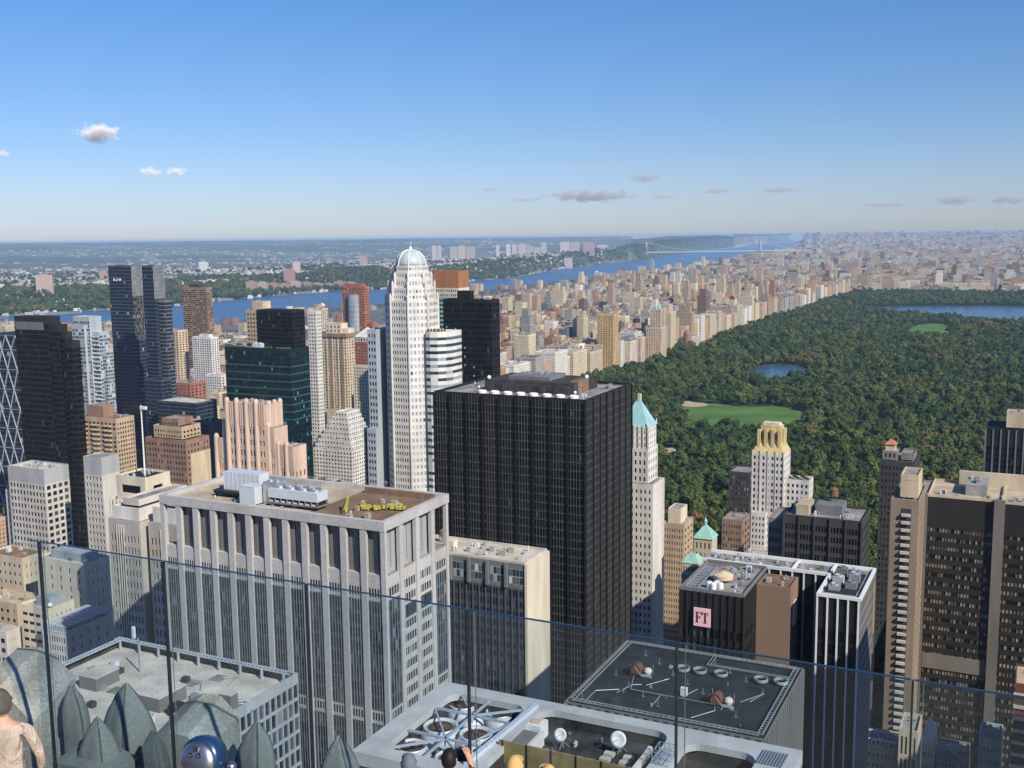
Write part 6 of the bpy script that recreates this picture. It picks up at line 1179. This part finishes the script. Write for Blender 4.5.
GP = pt(28, 540, 256.8); gr = tag(empty('glass_barrier', (GP.x, GP.y, ZF), -G), 'clear frameless glass safety barrier with dark seams along the deck edge', 'glass barrier')
xs = [0]
for u_ in (39, 163, 306, 467.5, 677, 913): xs.append(solve(GP, EX, u_))
xs.append(xs[-1]+2.0); top = 256.8-ZF
for i in range(len(xs)-1):
    k = MB(); k.box(xs[i]+.012, xs[i+1]-.012, -.01, .01, -1.95, top); k.build('glass_panel', 'barrier_glass', gr)
    k = MB(); k.box(xs[i]+.013, xs[i+1]-.013, -.011, .011, top+.001, top+.009); k.build('top_edge', 'edge_glass', gr)
    if i:
        x = xs[i]; k = MB(); k.box(x-.0065, x+.0065, -.02, .02, -1.95, top); wv = .0; k.build('seam', 'seal', gr); k = MB(); k.box(x+.072, x+.079, -.018, -.012, -1.95, top); k.build('seam_edge_reflection', 'cast_stone_dark', gr)  # thin dark strip beside each seam paints its edge and reflection
k = MB(); k.box(xs[0], xs[-1], -.06, .06, -2.1, -1.951); k.build('base_channel', 'seal', gr)
k = MB(); k.poly([fen(-26, -14, ZF), fen(16, -14, ZF), fen(16, 7.8, ZF), fen(-5.5, 7.8, ZF), fen(-7, 6.3, ZF), fen(-26, 6.3, ZF)]); fl = k.build('deck_floor', 'deck_paving'); tag(fl, kind='structure', label='paved floor of the lower observation deck')
k = MB(); k.prism([(p.x, p.y) for p in (fen(-30, -16), fen(20, -16), fen(20, -.5), fen(-30, -.5))], ZF+.5, 258.35); tag(k.build('upper_deck_floor', 'deck_paving'), kind='structure', label='upper observation terrace under the viewer')
k = MB(); k.prism([(p.x, p.y) for p in (fen(-95, -26), fen(62, -26), fen(62, 6.2), fen(-95, 6.2))], 0, ZF-.05); k.prism([(p.x, p.y) for p in (fen(-13, 8.41), fen(12, 8.41), fen(12, 10.9), fen(-13, 10.9))], 0, 252.5); tag(k.build('observation_tower', 'limestone'), 'tall limestone tower whose roof deck carries the glass barrier', 'tower')
def stone(name, lab, pts_front, depth, rise, m, Y):
    """block with a sloping top: front-top outline in pixels at depth Y, rising towards the back"""
    P = [ptd(u_, v_, Y) for u_, v_ in pts_front]; o = P[0]; root = tag(empty(name, (o.x, o.y, 252.4), -G), lab, 'stone block'); k = MB()
    loc = [((p-o).x, p.z-252.4) for p in P]; x0, x1 = loc[0][0], loc[-1][0]; n0 = len(k.v)
    F_ = [(x, 0, z) for x, z in loc]; Bk = [(x0+(x-x0)*.93+.03*(x1-x0), depth, z+rise) for x, z in loc]; Bt = [(x0, 0, 0), (x1, 0, 0), (x1, depth, 0), (x0, depth, 0)]
    k.poly([Bt[0], Bt[1]]+F_[::-1]); k.poly([Bt[2], Bt[3]]+Bk)
    for a, b_, c, d_ in zip(F_, F_[1:], Bk[1:], Bk): k.quad(a, b_, c, d_)
    k.quad(Bt[1], Bt[2], Bk[-1], F_[-1]); k.quad(Bt[3], Bt[0], F_[0], Bk[0])
    o_ = k.build('block', m, root); bv = o_.modifiers.new('bevel', 'BEVEL'); bv.width = .04; bv.segments = 3; return root, loc
r_, loc = stone('parapet_stone', 'big rough weathered limestone pier block at the lower left beyond the glass', [(-30, 690), (5, 684), (30, 690), (58, 706)], .7, .3, 'old_limestone', 12.7)
k = MB(); k.box(loc[0][0]-.02, loc[-1][0]+.03, -.02, .5, .1, loc[-1][1]-.35); k.build('lower_course', 'old_limestone', r_)
r_, loc = stone('parapet_stone', 'second rough limestone pier block behind the blue topped viewer', [(152, 738), (174, 728), (198, 727), (222, 742)], .6, .24, 'old_limestone', 11.9)
def finial(lab, u_, vt, hw, Y, sq=1., m='cast_stone', lean=0., n=32, ang=45.):
    tip = ptd(u_, vt, Y); hwm = hw*Y/1080; H = tip.z-252.4; root = tag(empty('parapet_finial', (tip.x, tip.y, 252.4), -R(8)), lab, 'finial'); k = MB(); b = len(k.v); rows = 22
    for j in range(rows):
        t = j/(rows-1); z = H*(t if t < .3 else t); tt = max(0, (z-(H-hwm*2.9))/(hwm*2.9)); r = hwm*(1-tt**2.5)*1.0+.004
        for i in range(n):
            a = 2*pi*i/n; rr = r*(.84+.16*abs(cos(2*(a-R(ang))))**1.6); k.v.append((rr*cos(a)+lean*tt*hwm, rr*sin(a)*sq, z))
    for j in range(rows-1):
        for i in range(n): q_ = (i+1) % n; k.f.append((b+j*n+i, b+j*n+q_, b+(j+1)*n+q_, b+(j+1)*n+i)); k.mi.append(0); k.uv.append(None)
    k.f.append(tuple(b+n-1-i for i in range(n))); k.mi.append(0); k.uv.append(None); k.build('body', m, root, True)
    for i in range(4):     # raised rib along each arris
        a = R(ang)+pi/2*i; pts = []
        for j in range(12):
            z = H*.3+(H*.7)*j/11*.985; tt = max(0, (z-(H-hwm*2.9))/(hwm*2.9)); r = hwm*(1-tt**2.5)+.003; pts.append((r*cos(a)+lean*tt*hwm, r*sin(a)*sq, z))
        kk = MB(); kk.tube(pts, [.012]*11+[.005], 6); kk.build('rib', 'cast_stone_dark', root, True)
finial('tall pointed stone leaf finial, leftmost, right of the big pier block', 74, 684, 15, 12.4, .6, lean=-.25)
finial('largest dark grey pointed stone finial with a central ridge', 126, 682, 31, 12.2, .8, ang=-80)
finial('squat pointed-arch stone finial in front of the largest one', 97, 716, 24, 11.7, .7, ang=-62)
finial('dark low stone finial between the largest finial and the second pier', 152, 730, 17, 11.6, .8, 'cast_stone_dark')
finial('grey-green stone leaf finial with dark edge right of the blue viewer', 252, 720, 22, 11.4, .6, lean=.25, ang=-70)
finial('rounded stone finial in front of the pier-screened tower', 338, 735, 26, 11.0, .9, ang=-50)
r_, loc = stone('parapet_stone', 'grey-green stone coping at the bottom edge beneath the squat finial', [(52, 762), (90, 760), (128, 766)], .5, .06, 'cast_stone', 11.6)
# ------------------------------------------------------------------ coin viewer
P = ptd(208, 757, 8.5); r_ = tag(empty('coin_viewer', (P.x, P.y, ZF), -G*.4), 'coin-operated viewer with a blue domed hood and chrome face', 'viewer'); zc = P.z-ZF
mat('viewer_blue', (.012, .045, .12), .3, .2, .5, .05); mat('chrome', (.5, .47, .47), .28, .95, .5, .2, 6, 1, .1); mat('viewer_dark', (.03, .03, .035), .4)
k = MB(); b = 0; n = 20
prof = [(-.19, .94), (-.15, 1.04), (-.05, 1.05), (.04, .95), (.1, .7), (.12, .3)]
TL_ = R(-22)
def tilt(k):
    for i, p in enumerate(k.v): y_, z_ = p[1], p[2]-zc; k.v[i] = (p[0], y_*cos(TL_)-z_*sin(TL_), zc+y_*sin(TL_)+z_*cos(TL_))
    return k
for y, s_ in prof:
    for i in range(n):
        a = 2*pi*i/n; k.v.append((.165*s_*cos(a), y, zc+.01+.165*s_*(sin(a) if sin(a) > 0 else sin(a)*1.15)))
for j in range(len(prof)-1):
    for i in range(n): q_ = (i+1) % n; k.f.append((j*n+i, (j+1)*n+i, (j+1)*n+q_, j*n+q_)); k.mi.append(0); k.uv.append(None)
k.f.append(tuple(range(n))); k.mi.append(0); k.uv.append(None); k.f.append(tuple((len(prof)-1)*n+n-1-i for i in range(n))); k.mi.append(0); k.uv.append(None); tilt(k).build('hood', 'viewer_blue', r_, True)
k = MB(); k.lathe([(.04, 0), (.155, .0), (.158, -.02), (.14, -.04), (.09, -.055), (.03, -.06)], (0, -.19, zc-.02), 24, axis=(0, 1, 0)); fc = tilt(k).build('face_plate', 'chrome', r_, True)
for x in (-.036, .036): k = MB(); k.lathe([(.017, 0), (.02, -.03), (.015, -.033), (.011, -.012)], (x, -.235, zc+.035), 14, axis=(0, 1, 0)); tilt(k).build('eyepiece', 'viewer_dark', fc, True)
k = MB(); k.box(-.022, .022, -.252, -.232, zc+.062, zc+.098); tilt(k).build('coin_slot', 'viewer_dark', fc)
for sx_ in (-1, 1): k = MB(); k.lathe([(.03, 0), (.045, .03), (.045, .07), (.02, .09)], (sx_*.165, -.02, zc-.06), 12, axis=(sx_, 0, 0)); k.build('side_knob', 'chrome', r_, True)
k = MB(); k.tube([(-.185, -.02, zc-.06), (-.19, 0, zc-.25), (-.06, 0, zc-.36)], .025, 8); k.tube([(.185, -.02, zc-.06), (.19, 0, zc-.25), (.06, 0, zc-.36)], .025, 8); k.build('yoke', 'chrome', r_, True)
k = MB(); k.lathe([(.2, 0), (.18, .06), (.075, .1), (.065, zc-.5), (.1, zc-.4), (.08, zc-.33)], (0, 0, 0), 18); k.build('pedestal', 'viewer_dark', r_, True)
# ------------------------------------------------------------------ people
mat('skin', (.52, .30, .21), .55, 0, .3, .05); mat('shirt_sand', (.43, .345, .285), .95, 0, .1, .35, 5., .4, .15); mat('shirt_dark', (.03, .03, .04), .9); mat('shirt_grey', (.22, .24, .28), .9); mat('shirt_blue', (.06, .1, .22), .9); mat('trousers', (.05, .055, .075), .9); mat('hair_dark', (.012, .01, .009), .6); mat('hair_grey', (.10, .085, .075), .9, 0, .1, .3, 20); mat('cap_tan', (.55, .36, .14), .85); mat('cap_grey', (.13, .15, .19), .85); mat('camera_black', (.02, .022, .035), .4); mat('shoe', (.03, .03, .03), .6); mat('eye_white', (.7, .7, .68), .3)
for nm_s in ('shirt_sand', 'shirt_dark', 'shirt_grey', 'shirt_blue'):
    nt = MATS[nm_s].node_tree; N, L = nt.nodes, nt.links; tc = N.new('ShaderNodeTexCoord'); mp = N.new('ShaderNodeMapping'); mp.inputs['Scale'].default_value = (9, 9, 4); mp.inputs['Rotation'].default_value = (.5, .4, 0); nz = N.new('ShaderNodeTexNoise'); nz.inputs['Scale'].default_value = 1.; nz.inputs['Distortion'].default_value = 1.5; L.new(tc.outputs['Object'], mp.inputs[0]); L.new(mp.outputs[0], nz.inputs[0]); bp = N.new('ShaderNodeBump'); bp.inputs['Strength'].default_value = .9; bp.inputs['Distance'].default_value = .05; L.new(nz.outputs[0], bp.inputs['Height']); L.new(bp.outputs[0], N['Principled BSDF'].inputs['Normal'])
def skin_mesh(V_, E_, Rr, root_i=0, sub=1):
    me = bpy.data.meshes.new('tmp'); me.from_pydata(V_, E_, []); o = bpy.data.objects.new('tmp', me); COL.objects.link(o); o.modifiers.new('s', 'SKIN'); sv = me.skin_vertices[0].data
    for i, r in enumerate(Rr): sv[i].radius = r if isinstance(r, tuple) else (r, r)
    sv[root_i].use_root = True; md = o.modifiers.new('u', 'SUBSURF'); md.levels = sub; md.render_levels = sub
    dg = bpy.context.evaluated_depsgraph_get(); dg.update(); e = o.evaluated_get(dg); m2 = bpy.data.meshes.new_from_object(e); vs = [tuple(v.co) for v in m2.vertices]; fs = [tuple(p.vertices) for p in m2.polygons]; bpy.data.objects.remove(o); bpy.data.meshes.remove(m2); return vs, fs
def head_verts(c, sx_, sy_, sz_):
    vs, fs = [], []; nr, ns = 14, 20
    for j in range(nr+1):
        ph = -pi/2+pi*j/nr
        for i in range(ns):
            a = 2*pi*i/ns; x, y, z = cos(ph)*cos(a), cos(ph)*sin(a), sin(ph)
            w = 1-.28*max(0, -z-.1)*(1.1 if y > 0 else .5); fx, fy = x*sx_*w, y*sy_*w*(1.0 if y > -.0 else 1.0)
            if y > .86 and abs(x) < .3 and -.35 < z < .1: fy += .028*(1-abs(x)/.3)      # nose
            if y > .8 and abs(abs(x)-.36) < .16 and .0 < z < .22: fy -= .012            # eye sockets
            if abs(abs(x)-.95) < .1 and abs(y) < .3 and abs(z) < .28: fx *= 1.14         # ears
            vs.append((c[0]+fx, c[1]+fy, c[2]+z*sz_))
    for j in range(nr):
        for i in range(ns): q_ = (i+1) % ns; fs.append((j*ns+i, j*ns+q_, (j+1)*ns+q_, (j+1)*ns+i))
    return vs, fs
def person(lab, u_, v_, Y, face, shirt, hair, cap=None, pose='rest', height=1.72, item=None):
    hc = ptd(u_, v_, Y); s = (hc.z-ZF)/1.60; root = tag(empty('person', (hc.x, hc.y, ZF), face), lab, 'person'); root.scale = (s, s, s)
    J = {'pel': (0, 0, .93), 'wst': (0, .01, 1.06), 'chest': (0, .0, 1.27), 'neck0': (0, -.01, 1.42), 'neck': (0, .01, 1.50), 'hd': (0, .02, 1.58)}
    V_ = list(J.values()); E_ = [(0, 1), (1, 2), (2, 3), (3, 4), (4, 5)]; Rr = [(.165, .115), (.15, .105), (.175, .115), (.10, .075), .056, .06]
    def chain(start, pts, rad):
        p = start
        for q_, r in zip(pts, rad): V_.append(q_); Rr.append(r); E_.append((p, len(V_)-1)); p = len(V_)-1
        return p
    for sg in (-1, 1):
        chain(0, [(sg*.095, .0, .86), (sg*.105, .015, .50), (sg*.105, -.02, .10), (sg*.115, .06, .045), (sg*.12, .15, .035)], [.095, .062, .045, .042, .034])
        up = pose == 'camera' and sg == 1
        el_, wr = ((sg*.30, .16, 1.20), (sg*.17, .36, 1.46)) if up else ((sg*.27, -.02, 1.12), (sg*.27, .10, .88))
        ch = chain(3, [(sg*.17, -.01, 1.385), (sg*.205, 0, 1.33), el_, wr], [.062, .058, .042, .030])
        d = (V(wr)-V(el_)).normalized(); pm = V(wr)+d*.055; chain(ch, [tuple(pm)], [(.034, .022)])
        base = len(V_)-1; side = d.cross(V((0, 1, 0) if not up else (0, 0, 1))).normalized(); curl = V((0, .35, -.2)) if not up else V((-sg*.6, .1, .2))
        for k_, (off, L_) in enumerate(((-.03, .062), (-.01, .075), (.01, .07), (.03, .055))):
            a = pm+d*.03+side*off; b_ = a+d*L_*.5; c_ = b_+(d*.6+curl).normalized()*L_*.5; chain(base, [tuple(a), tuple(b_), tuple(c_)], [.010, .0095, .008])
        th = V(wr)+d*.03+side*.035; chain(ch, [tuple(th), tuple(th+side*.025+d*.03), tuple(th+side*.03+d*.06+curl*.01)], [.012, .0105, .009])
    vs, fs = skin_mesh(V_, E_, Rr); hv, hf = head_verts((0, .025, 1.62), .077, .098, .122); o0 = len(vs); vs += hv; fs += [tuple(i+o0 for i in f_) for f_ in hf]
    k = MB(); k.v = vs; k.f = fs; k.uv = [None]*len(fs)
    for f_ in fs:
        c = sum((V(vs[i]) for i in f_), V())/len(f_); hand = (c.z < .93 and abs(c.x) > .215 and c.y > .02) or (pose == 'camera' and c.y > .3 and c.z > 1.3)
        k.mi.append(0 if (c.z > 1.46 and abs(c.x) < .11) or hand else (3 if c.z < .08 else (2 if c.z < .92 else 1)))
    bd = k.build('body', ['skin', shirt, 'trousers', 'shoe'], root, True)
    if hair or cap:
        k = MB(); hv, hf = head_verts((0, .018, 1.628), .085, .105, .129)
        keep = [f_ for f_ in hf if (lambda c: c.z > 1.665 or (c.y < .0 and c.z > (1.56 if hair else 1.64)))(sum((V(hv[i]) for i in f_), V())/4)]; k.v = hv; k.f = keep; k.uv = [None]*len(keep); k.mi = [0]*len(keep); k.build('cap' if cap else 'hair', cap or hair, bd, True)
        if cap: k = MB(); k.prism([(.07*cos(t), .09+.09*sin(t)) for t in [pi*i/10 for i in range(11)]], 1.675, 1.687); k.build('cap_peak', cap, bd)
    k = MB(); k.tube([(.066*cos(t), .008+.066*sin(t), 1.468+.012*sin(t)) for t in [2*pi*i/16 for i in range(17)]], .011, 6); k.build('collar', shirt, bd, True)
    for sg in (-1, 1): k = MB(); k.lathe([(.001, -.012), (.011, 0), (.001, .012)], (sg*.03, .108, 1.635), 8); k.build('eye', 'eye_white', bd, True)
    return root
person('person with cropped grey hair in a sand-pink shirt looking out at the far left', 1, 708, 8.6, R(28), 'shirt_sand', 'hair_grey')
person('dark-haired person in dark clothes holding up a camera', 449, 763, 8.35, R(-5), 'shirt_dark', 'hair_dark', pose='camera')
person('person in a grey cap beside the dark-haired one, only the cap showing', 409, 768, 8.3, R(10), 'shirt_grey', None, 'cap_grey')
person('person in a tan cap at the bottom edge right of the raised camera', 514, 772, 8.0, R(-15), 'shirt_blue', None, 'cap_tan')
person('second tan-capped person lower at the bottom edge, farther right', 549, 781, 7.9, R(12), 'shirt_grey', None, 'cap_tan')
P = ptd(462, 755, 8.75); cr = tag(empty('photo_camera', P, R(-5)), 'small dark blue camera held up by the dark-haired person', 'camera'); k = MB(); k.box(-.065, .065, -.03, .03, -.045, .045); k.box(-.03, .03, -.025, .025, .0451, .065); k.build('body', 'camera_black', cr); k = MB(); k.lathe([(.032, 0), (.034, .06), (.028, .065), (.02, .05)], (0, .03, 0), 14, axis=(0, 1, 0)); k.build('lens', 'viewer_dark', cr)
# ================================================================== CLOUDS, STEAM, HAZE
def volmat(name, dens, col=(1, 1, 1)):
    m = bpy.data.materials.new(name); m.use_nodes = True; nt = m.node_tree; N, L = nt.nodes, nt.links; N.remove(N['Principled BSDF']); pv = N.new('ShaderNodeVolumePrincipled'); pv.inputs['Density'].default_value = dens; pv.inputs['Color'].default_value = (*col, 1); L.new(pv.outputs[0], N['Material Output'].inputs['Volume']); MATS[name] = m; return pv
CLOUDS = [(97, 133, 46, 20, 1., 'small bright puffy cloud high at the left'), (150, 172, 26, 10, .8, 'bright left half of a low flat cloud pair, left sky'), (176, 172, 26, 10, .8, 'bright right half of the low flat cloud pair, left sky'), (2, 153, 22, 8, .5, 'faint cloud touching the left border'), (590, 196, 82, 13, .8, 'long flat grey cloud left of the bridge'), (645, 178, 34, 9, .8, 'short grey cloud above the long flat one'), (718, 191, 30, 6, .7, 'thin grey streak cloud above the bridge'), (780, 190, 40, 6, .8, 'thin dark streak cloud right of the bridge'), (885, 205, 48, 5, .7, 'low thin streak cloud over the right city'), (957, 200, 42, 11, .9, 'grey flat cloud near the right border, left of two'), (1010, 199, 40, 11, .9, 'grey flat cloud at the right border'), (524, 200, 34, 5, .5, 'faint streak cloud right of the domed tower'), (490, 190, 22, 5, .5, 'faint small cloud above the domed tower'), (662, 197, 26, 5, .5, 'faint streak right of the long flat cloud'), (996, 188, 12, 4, .5, 'tiny faint cloud above the right border cloud')]
for i, (u_, v_, w, h, dn, lab) in enumerate(CLOUDS):
    D_ = 26000.; c = ptd(u_, v_, D_); sw, sh = w/1090*D_*(.62 if u_ < 250 else .8), h/1090*D_*.66; bm = bmesh.new(); bmesh.ops.create_icosphere(bm, subdivisions=3, radius=1); me = bpy.data.meshes.new('cloud'); bm.to_mesh(me); bm.free(); nm = 'cloud_%d' % i; pv = volmat(nm, .005, (1, .98, .98) if u_ < 250 else (.72, .74, .80)); pv.inputs['Anisotropy'].default_value = -.4 if u_ < 250 else 0.; nt = MATS[nm].node_tree; N, L = nt.nodes, nt.links
    tc = N.new('ShaderNodeTexCoord'); mp = N.new('ShaderNodeMapping'); mp.inputs['Scale'].default_value = (w/h*.9, 1.2, 1.3); mp.inputs['Location'].default_value = (i*7.3, i*3.1, 0); nz = N.new('ShaderNodeTexNoise'); nz.inputs['Scale'].default_value = 1.3; nz.inputs['Detail'].default_value = 5; nz.inputs['Roughness'].default_value = .6; L.new(tc.outputs['Object'], mp.inputs[0]); L.new(mp.outputs[0], nz.inputs[0])
    ln = N.new('ShaderNodeVectorMath'); ln.operation = 'LENGTH'; L.new(tc.outputs['Object'], ln.inputs[0]); fo = N.new('ShaderNodeMath'); fo.operation = 'MULTIPLY_ADD'; fo.inputs[1].default_value = -.95; fo.inputs[2].default_value = .5; L.new(ln.outputs['Value'], fo.inputs[0]); ad = N.new('ShaderNodeMath'); nm_ = N.new('ShaderNodeMath'); nm_.operation = 'MULTIPLY_ADD'; nm_.inputs[1].default_value = 1.8; nm_.inputs[2].default_value = -.42; L.new(nz.outputs[0], nm_.inputs[0]); L.new(nm_.outputs[0], ad.inputs[0]); L.new(fo.outputs[0], ad.inputs[1])
    mr = N.new('ShaderNodeMapRange'); L.new(ad.outputs[0], mr.inputs[0]); mr.inputs[1].default_value = .34; mr.inputs[2].default_value = .72; mr.inputs[3].default_value = 0; mr.inputs[4].default_value = .0085*dn*(1 if u_ < 250 else .5); L.new(mr.outputs[0], pv.inputs['Density'])
    me.materials.append(MATS[nm]); o = bpy.data.objects.new('cloud', me); COL.objects.link(o); o.location = c; o.scale = (sw, sw*.6, sh); tag(o, lab, 'cloud')
volmat('steam', .045)
for (u_, v_, Y, w, h, lab) in ((303, 484, 303, 7.5, 4.2, 'wisp of white steam from the rooftop cooling unit'), (150, 258, 1075, 9, 8, 'faint wisp of steam above the dark blue twin towers')):
    g = random.Random(5); c = ptd(u_, v_, Y); bm = bmesh.new()
    for j in range(12): bmesh.ops.create_icosphere(bm, subdivisions=2, radius=1, matrix=Matrix.Translation((g.uniform(-1, 1)*w*.7, g.uniform(-1, 1)*2, g.uniform(-.7, .7)*h*.6)) @ Matrix.Diagonal((w*.38*g.uniform(.5, 1), w*.3, h*.3, 1)))
    me = bpy.data.meshes.new('steam'); bm.to_mesh(me); bm.free(); me.materials.append(MATS['steam']); o = bpy.data.objects.new('steam', me); COL.objects.link(o); o.location = c; tag(o, lab, kind='stuff')
HZ = 3.4e-5
pv = volmat('haze', HZ, (.50, .71, 1.0)); k = MB(); k.box(-42000, 42000, -42000, 42000, -36, 272); tag(k.build('haze', 'haze'), kind='stuff', label='thin blue daylight haze over the whole city')
# ================================================================== LIGHT
SAZ, SEL = R(144), R(37)
sd = bpy.data.lights.new('sun', 'SUN'); sd.energy = 5.0; sd.angle = R(.53); sd.color = (1, .93, .80); so = bpy.data.objects.new('sun', sd); COL.objects.link(so); so.rotation_euler = V((sin(SAZ)*cos(SEL), cos(SAZ)*cos(SEL), sin(SEL))).to_track_quat('Z', 'Y').to_euler(); so.location = (0, -50, 400)
w = bpy.data.worlds.new('World'); SC.world = w; w.use_nodes = True; nt = w.node_tree; N, L = nt.nodes, nt.links; bg = N['Background']; sk = N.new('ShaderNodeTexSky'); sk.sky_type = 'NISHITA'; sk.sun_disc = False; sk.sun_elevation = SEL; sk.sun_rotation = SAZ; sk.altitude = 100; sk.air_density = 1.; sk.dust_density = .3; sk.ozone_density = 2.
tc = N.new('ShaderNodeTexCoord'); sx = N.new('ShaderNodeSeparateXYZ'); L.new(tc.outputs['Generated'], sx.inputs[0]); rp = N.new('ShaderNodeValToRGB'); L.new(sx.outputs[2], rp.inputs[0]); el = rp.color_ramp.elements
SKY = [(0., (1.02, 1.18, 1.78)), (.045, (1.0, 1.17, 1.72)), (.10, (.88, 1.14, 1.64)), (.2, (.73, 1.16, 1.74)), (.45, (.62, 1.12, 1.78))]
while len(el) < len(SKY): el.new(.5)
for e, (p, c) in zip(el, SKY): e.position = p
for e, (p, c) in zip(list(el), SKY): e.color = (*c, 1)
mm = N.new('ShaderNodeMix'); mm.data_type = 'RGBA'; mm.blend_type = 'MULTIPLY'; mm.inputs[0].default_value = 1; L.new(sk.outputs[0], mm.inputs[6]); L.new(rp.outputs[0], mm.inputs[7]); L.new(mm.outputs[2], bg.inputs[0]); bg.inputs[1].default_value = .059
vs_ = SC.view_settings; vs_.view_transform = 'Standard'; vs_.look = 'None'; vs_.exposure = .2; vs_.gamma = 1.; vs_.use_curve_mapping = False
cy = SC.cycles; cy.max_bounces = 6; cy.diffuse_bounces = 2; cy.glossy_bounces = 3; cy.transmission_bounces = 4; cy.transparent_max_bounces = 12; cy.volume_bounces = 2; cy.use_denoising = True; cy.caustics_reflective = False; cy.caustics_refractive = False
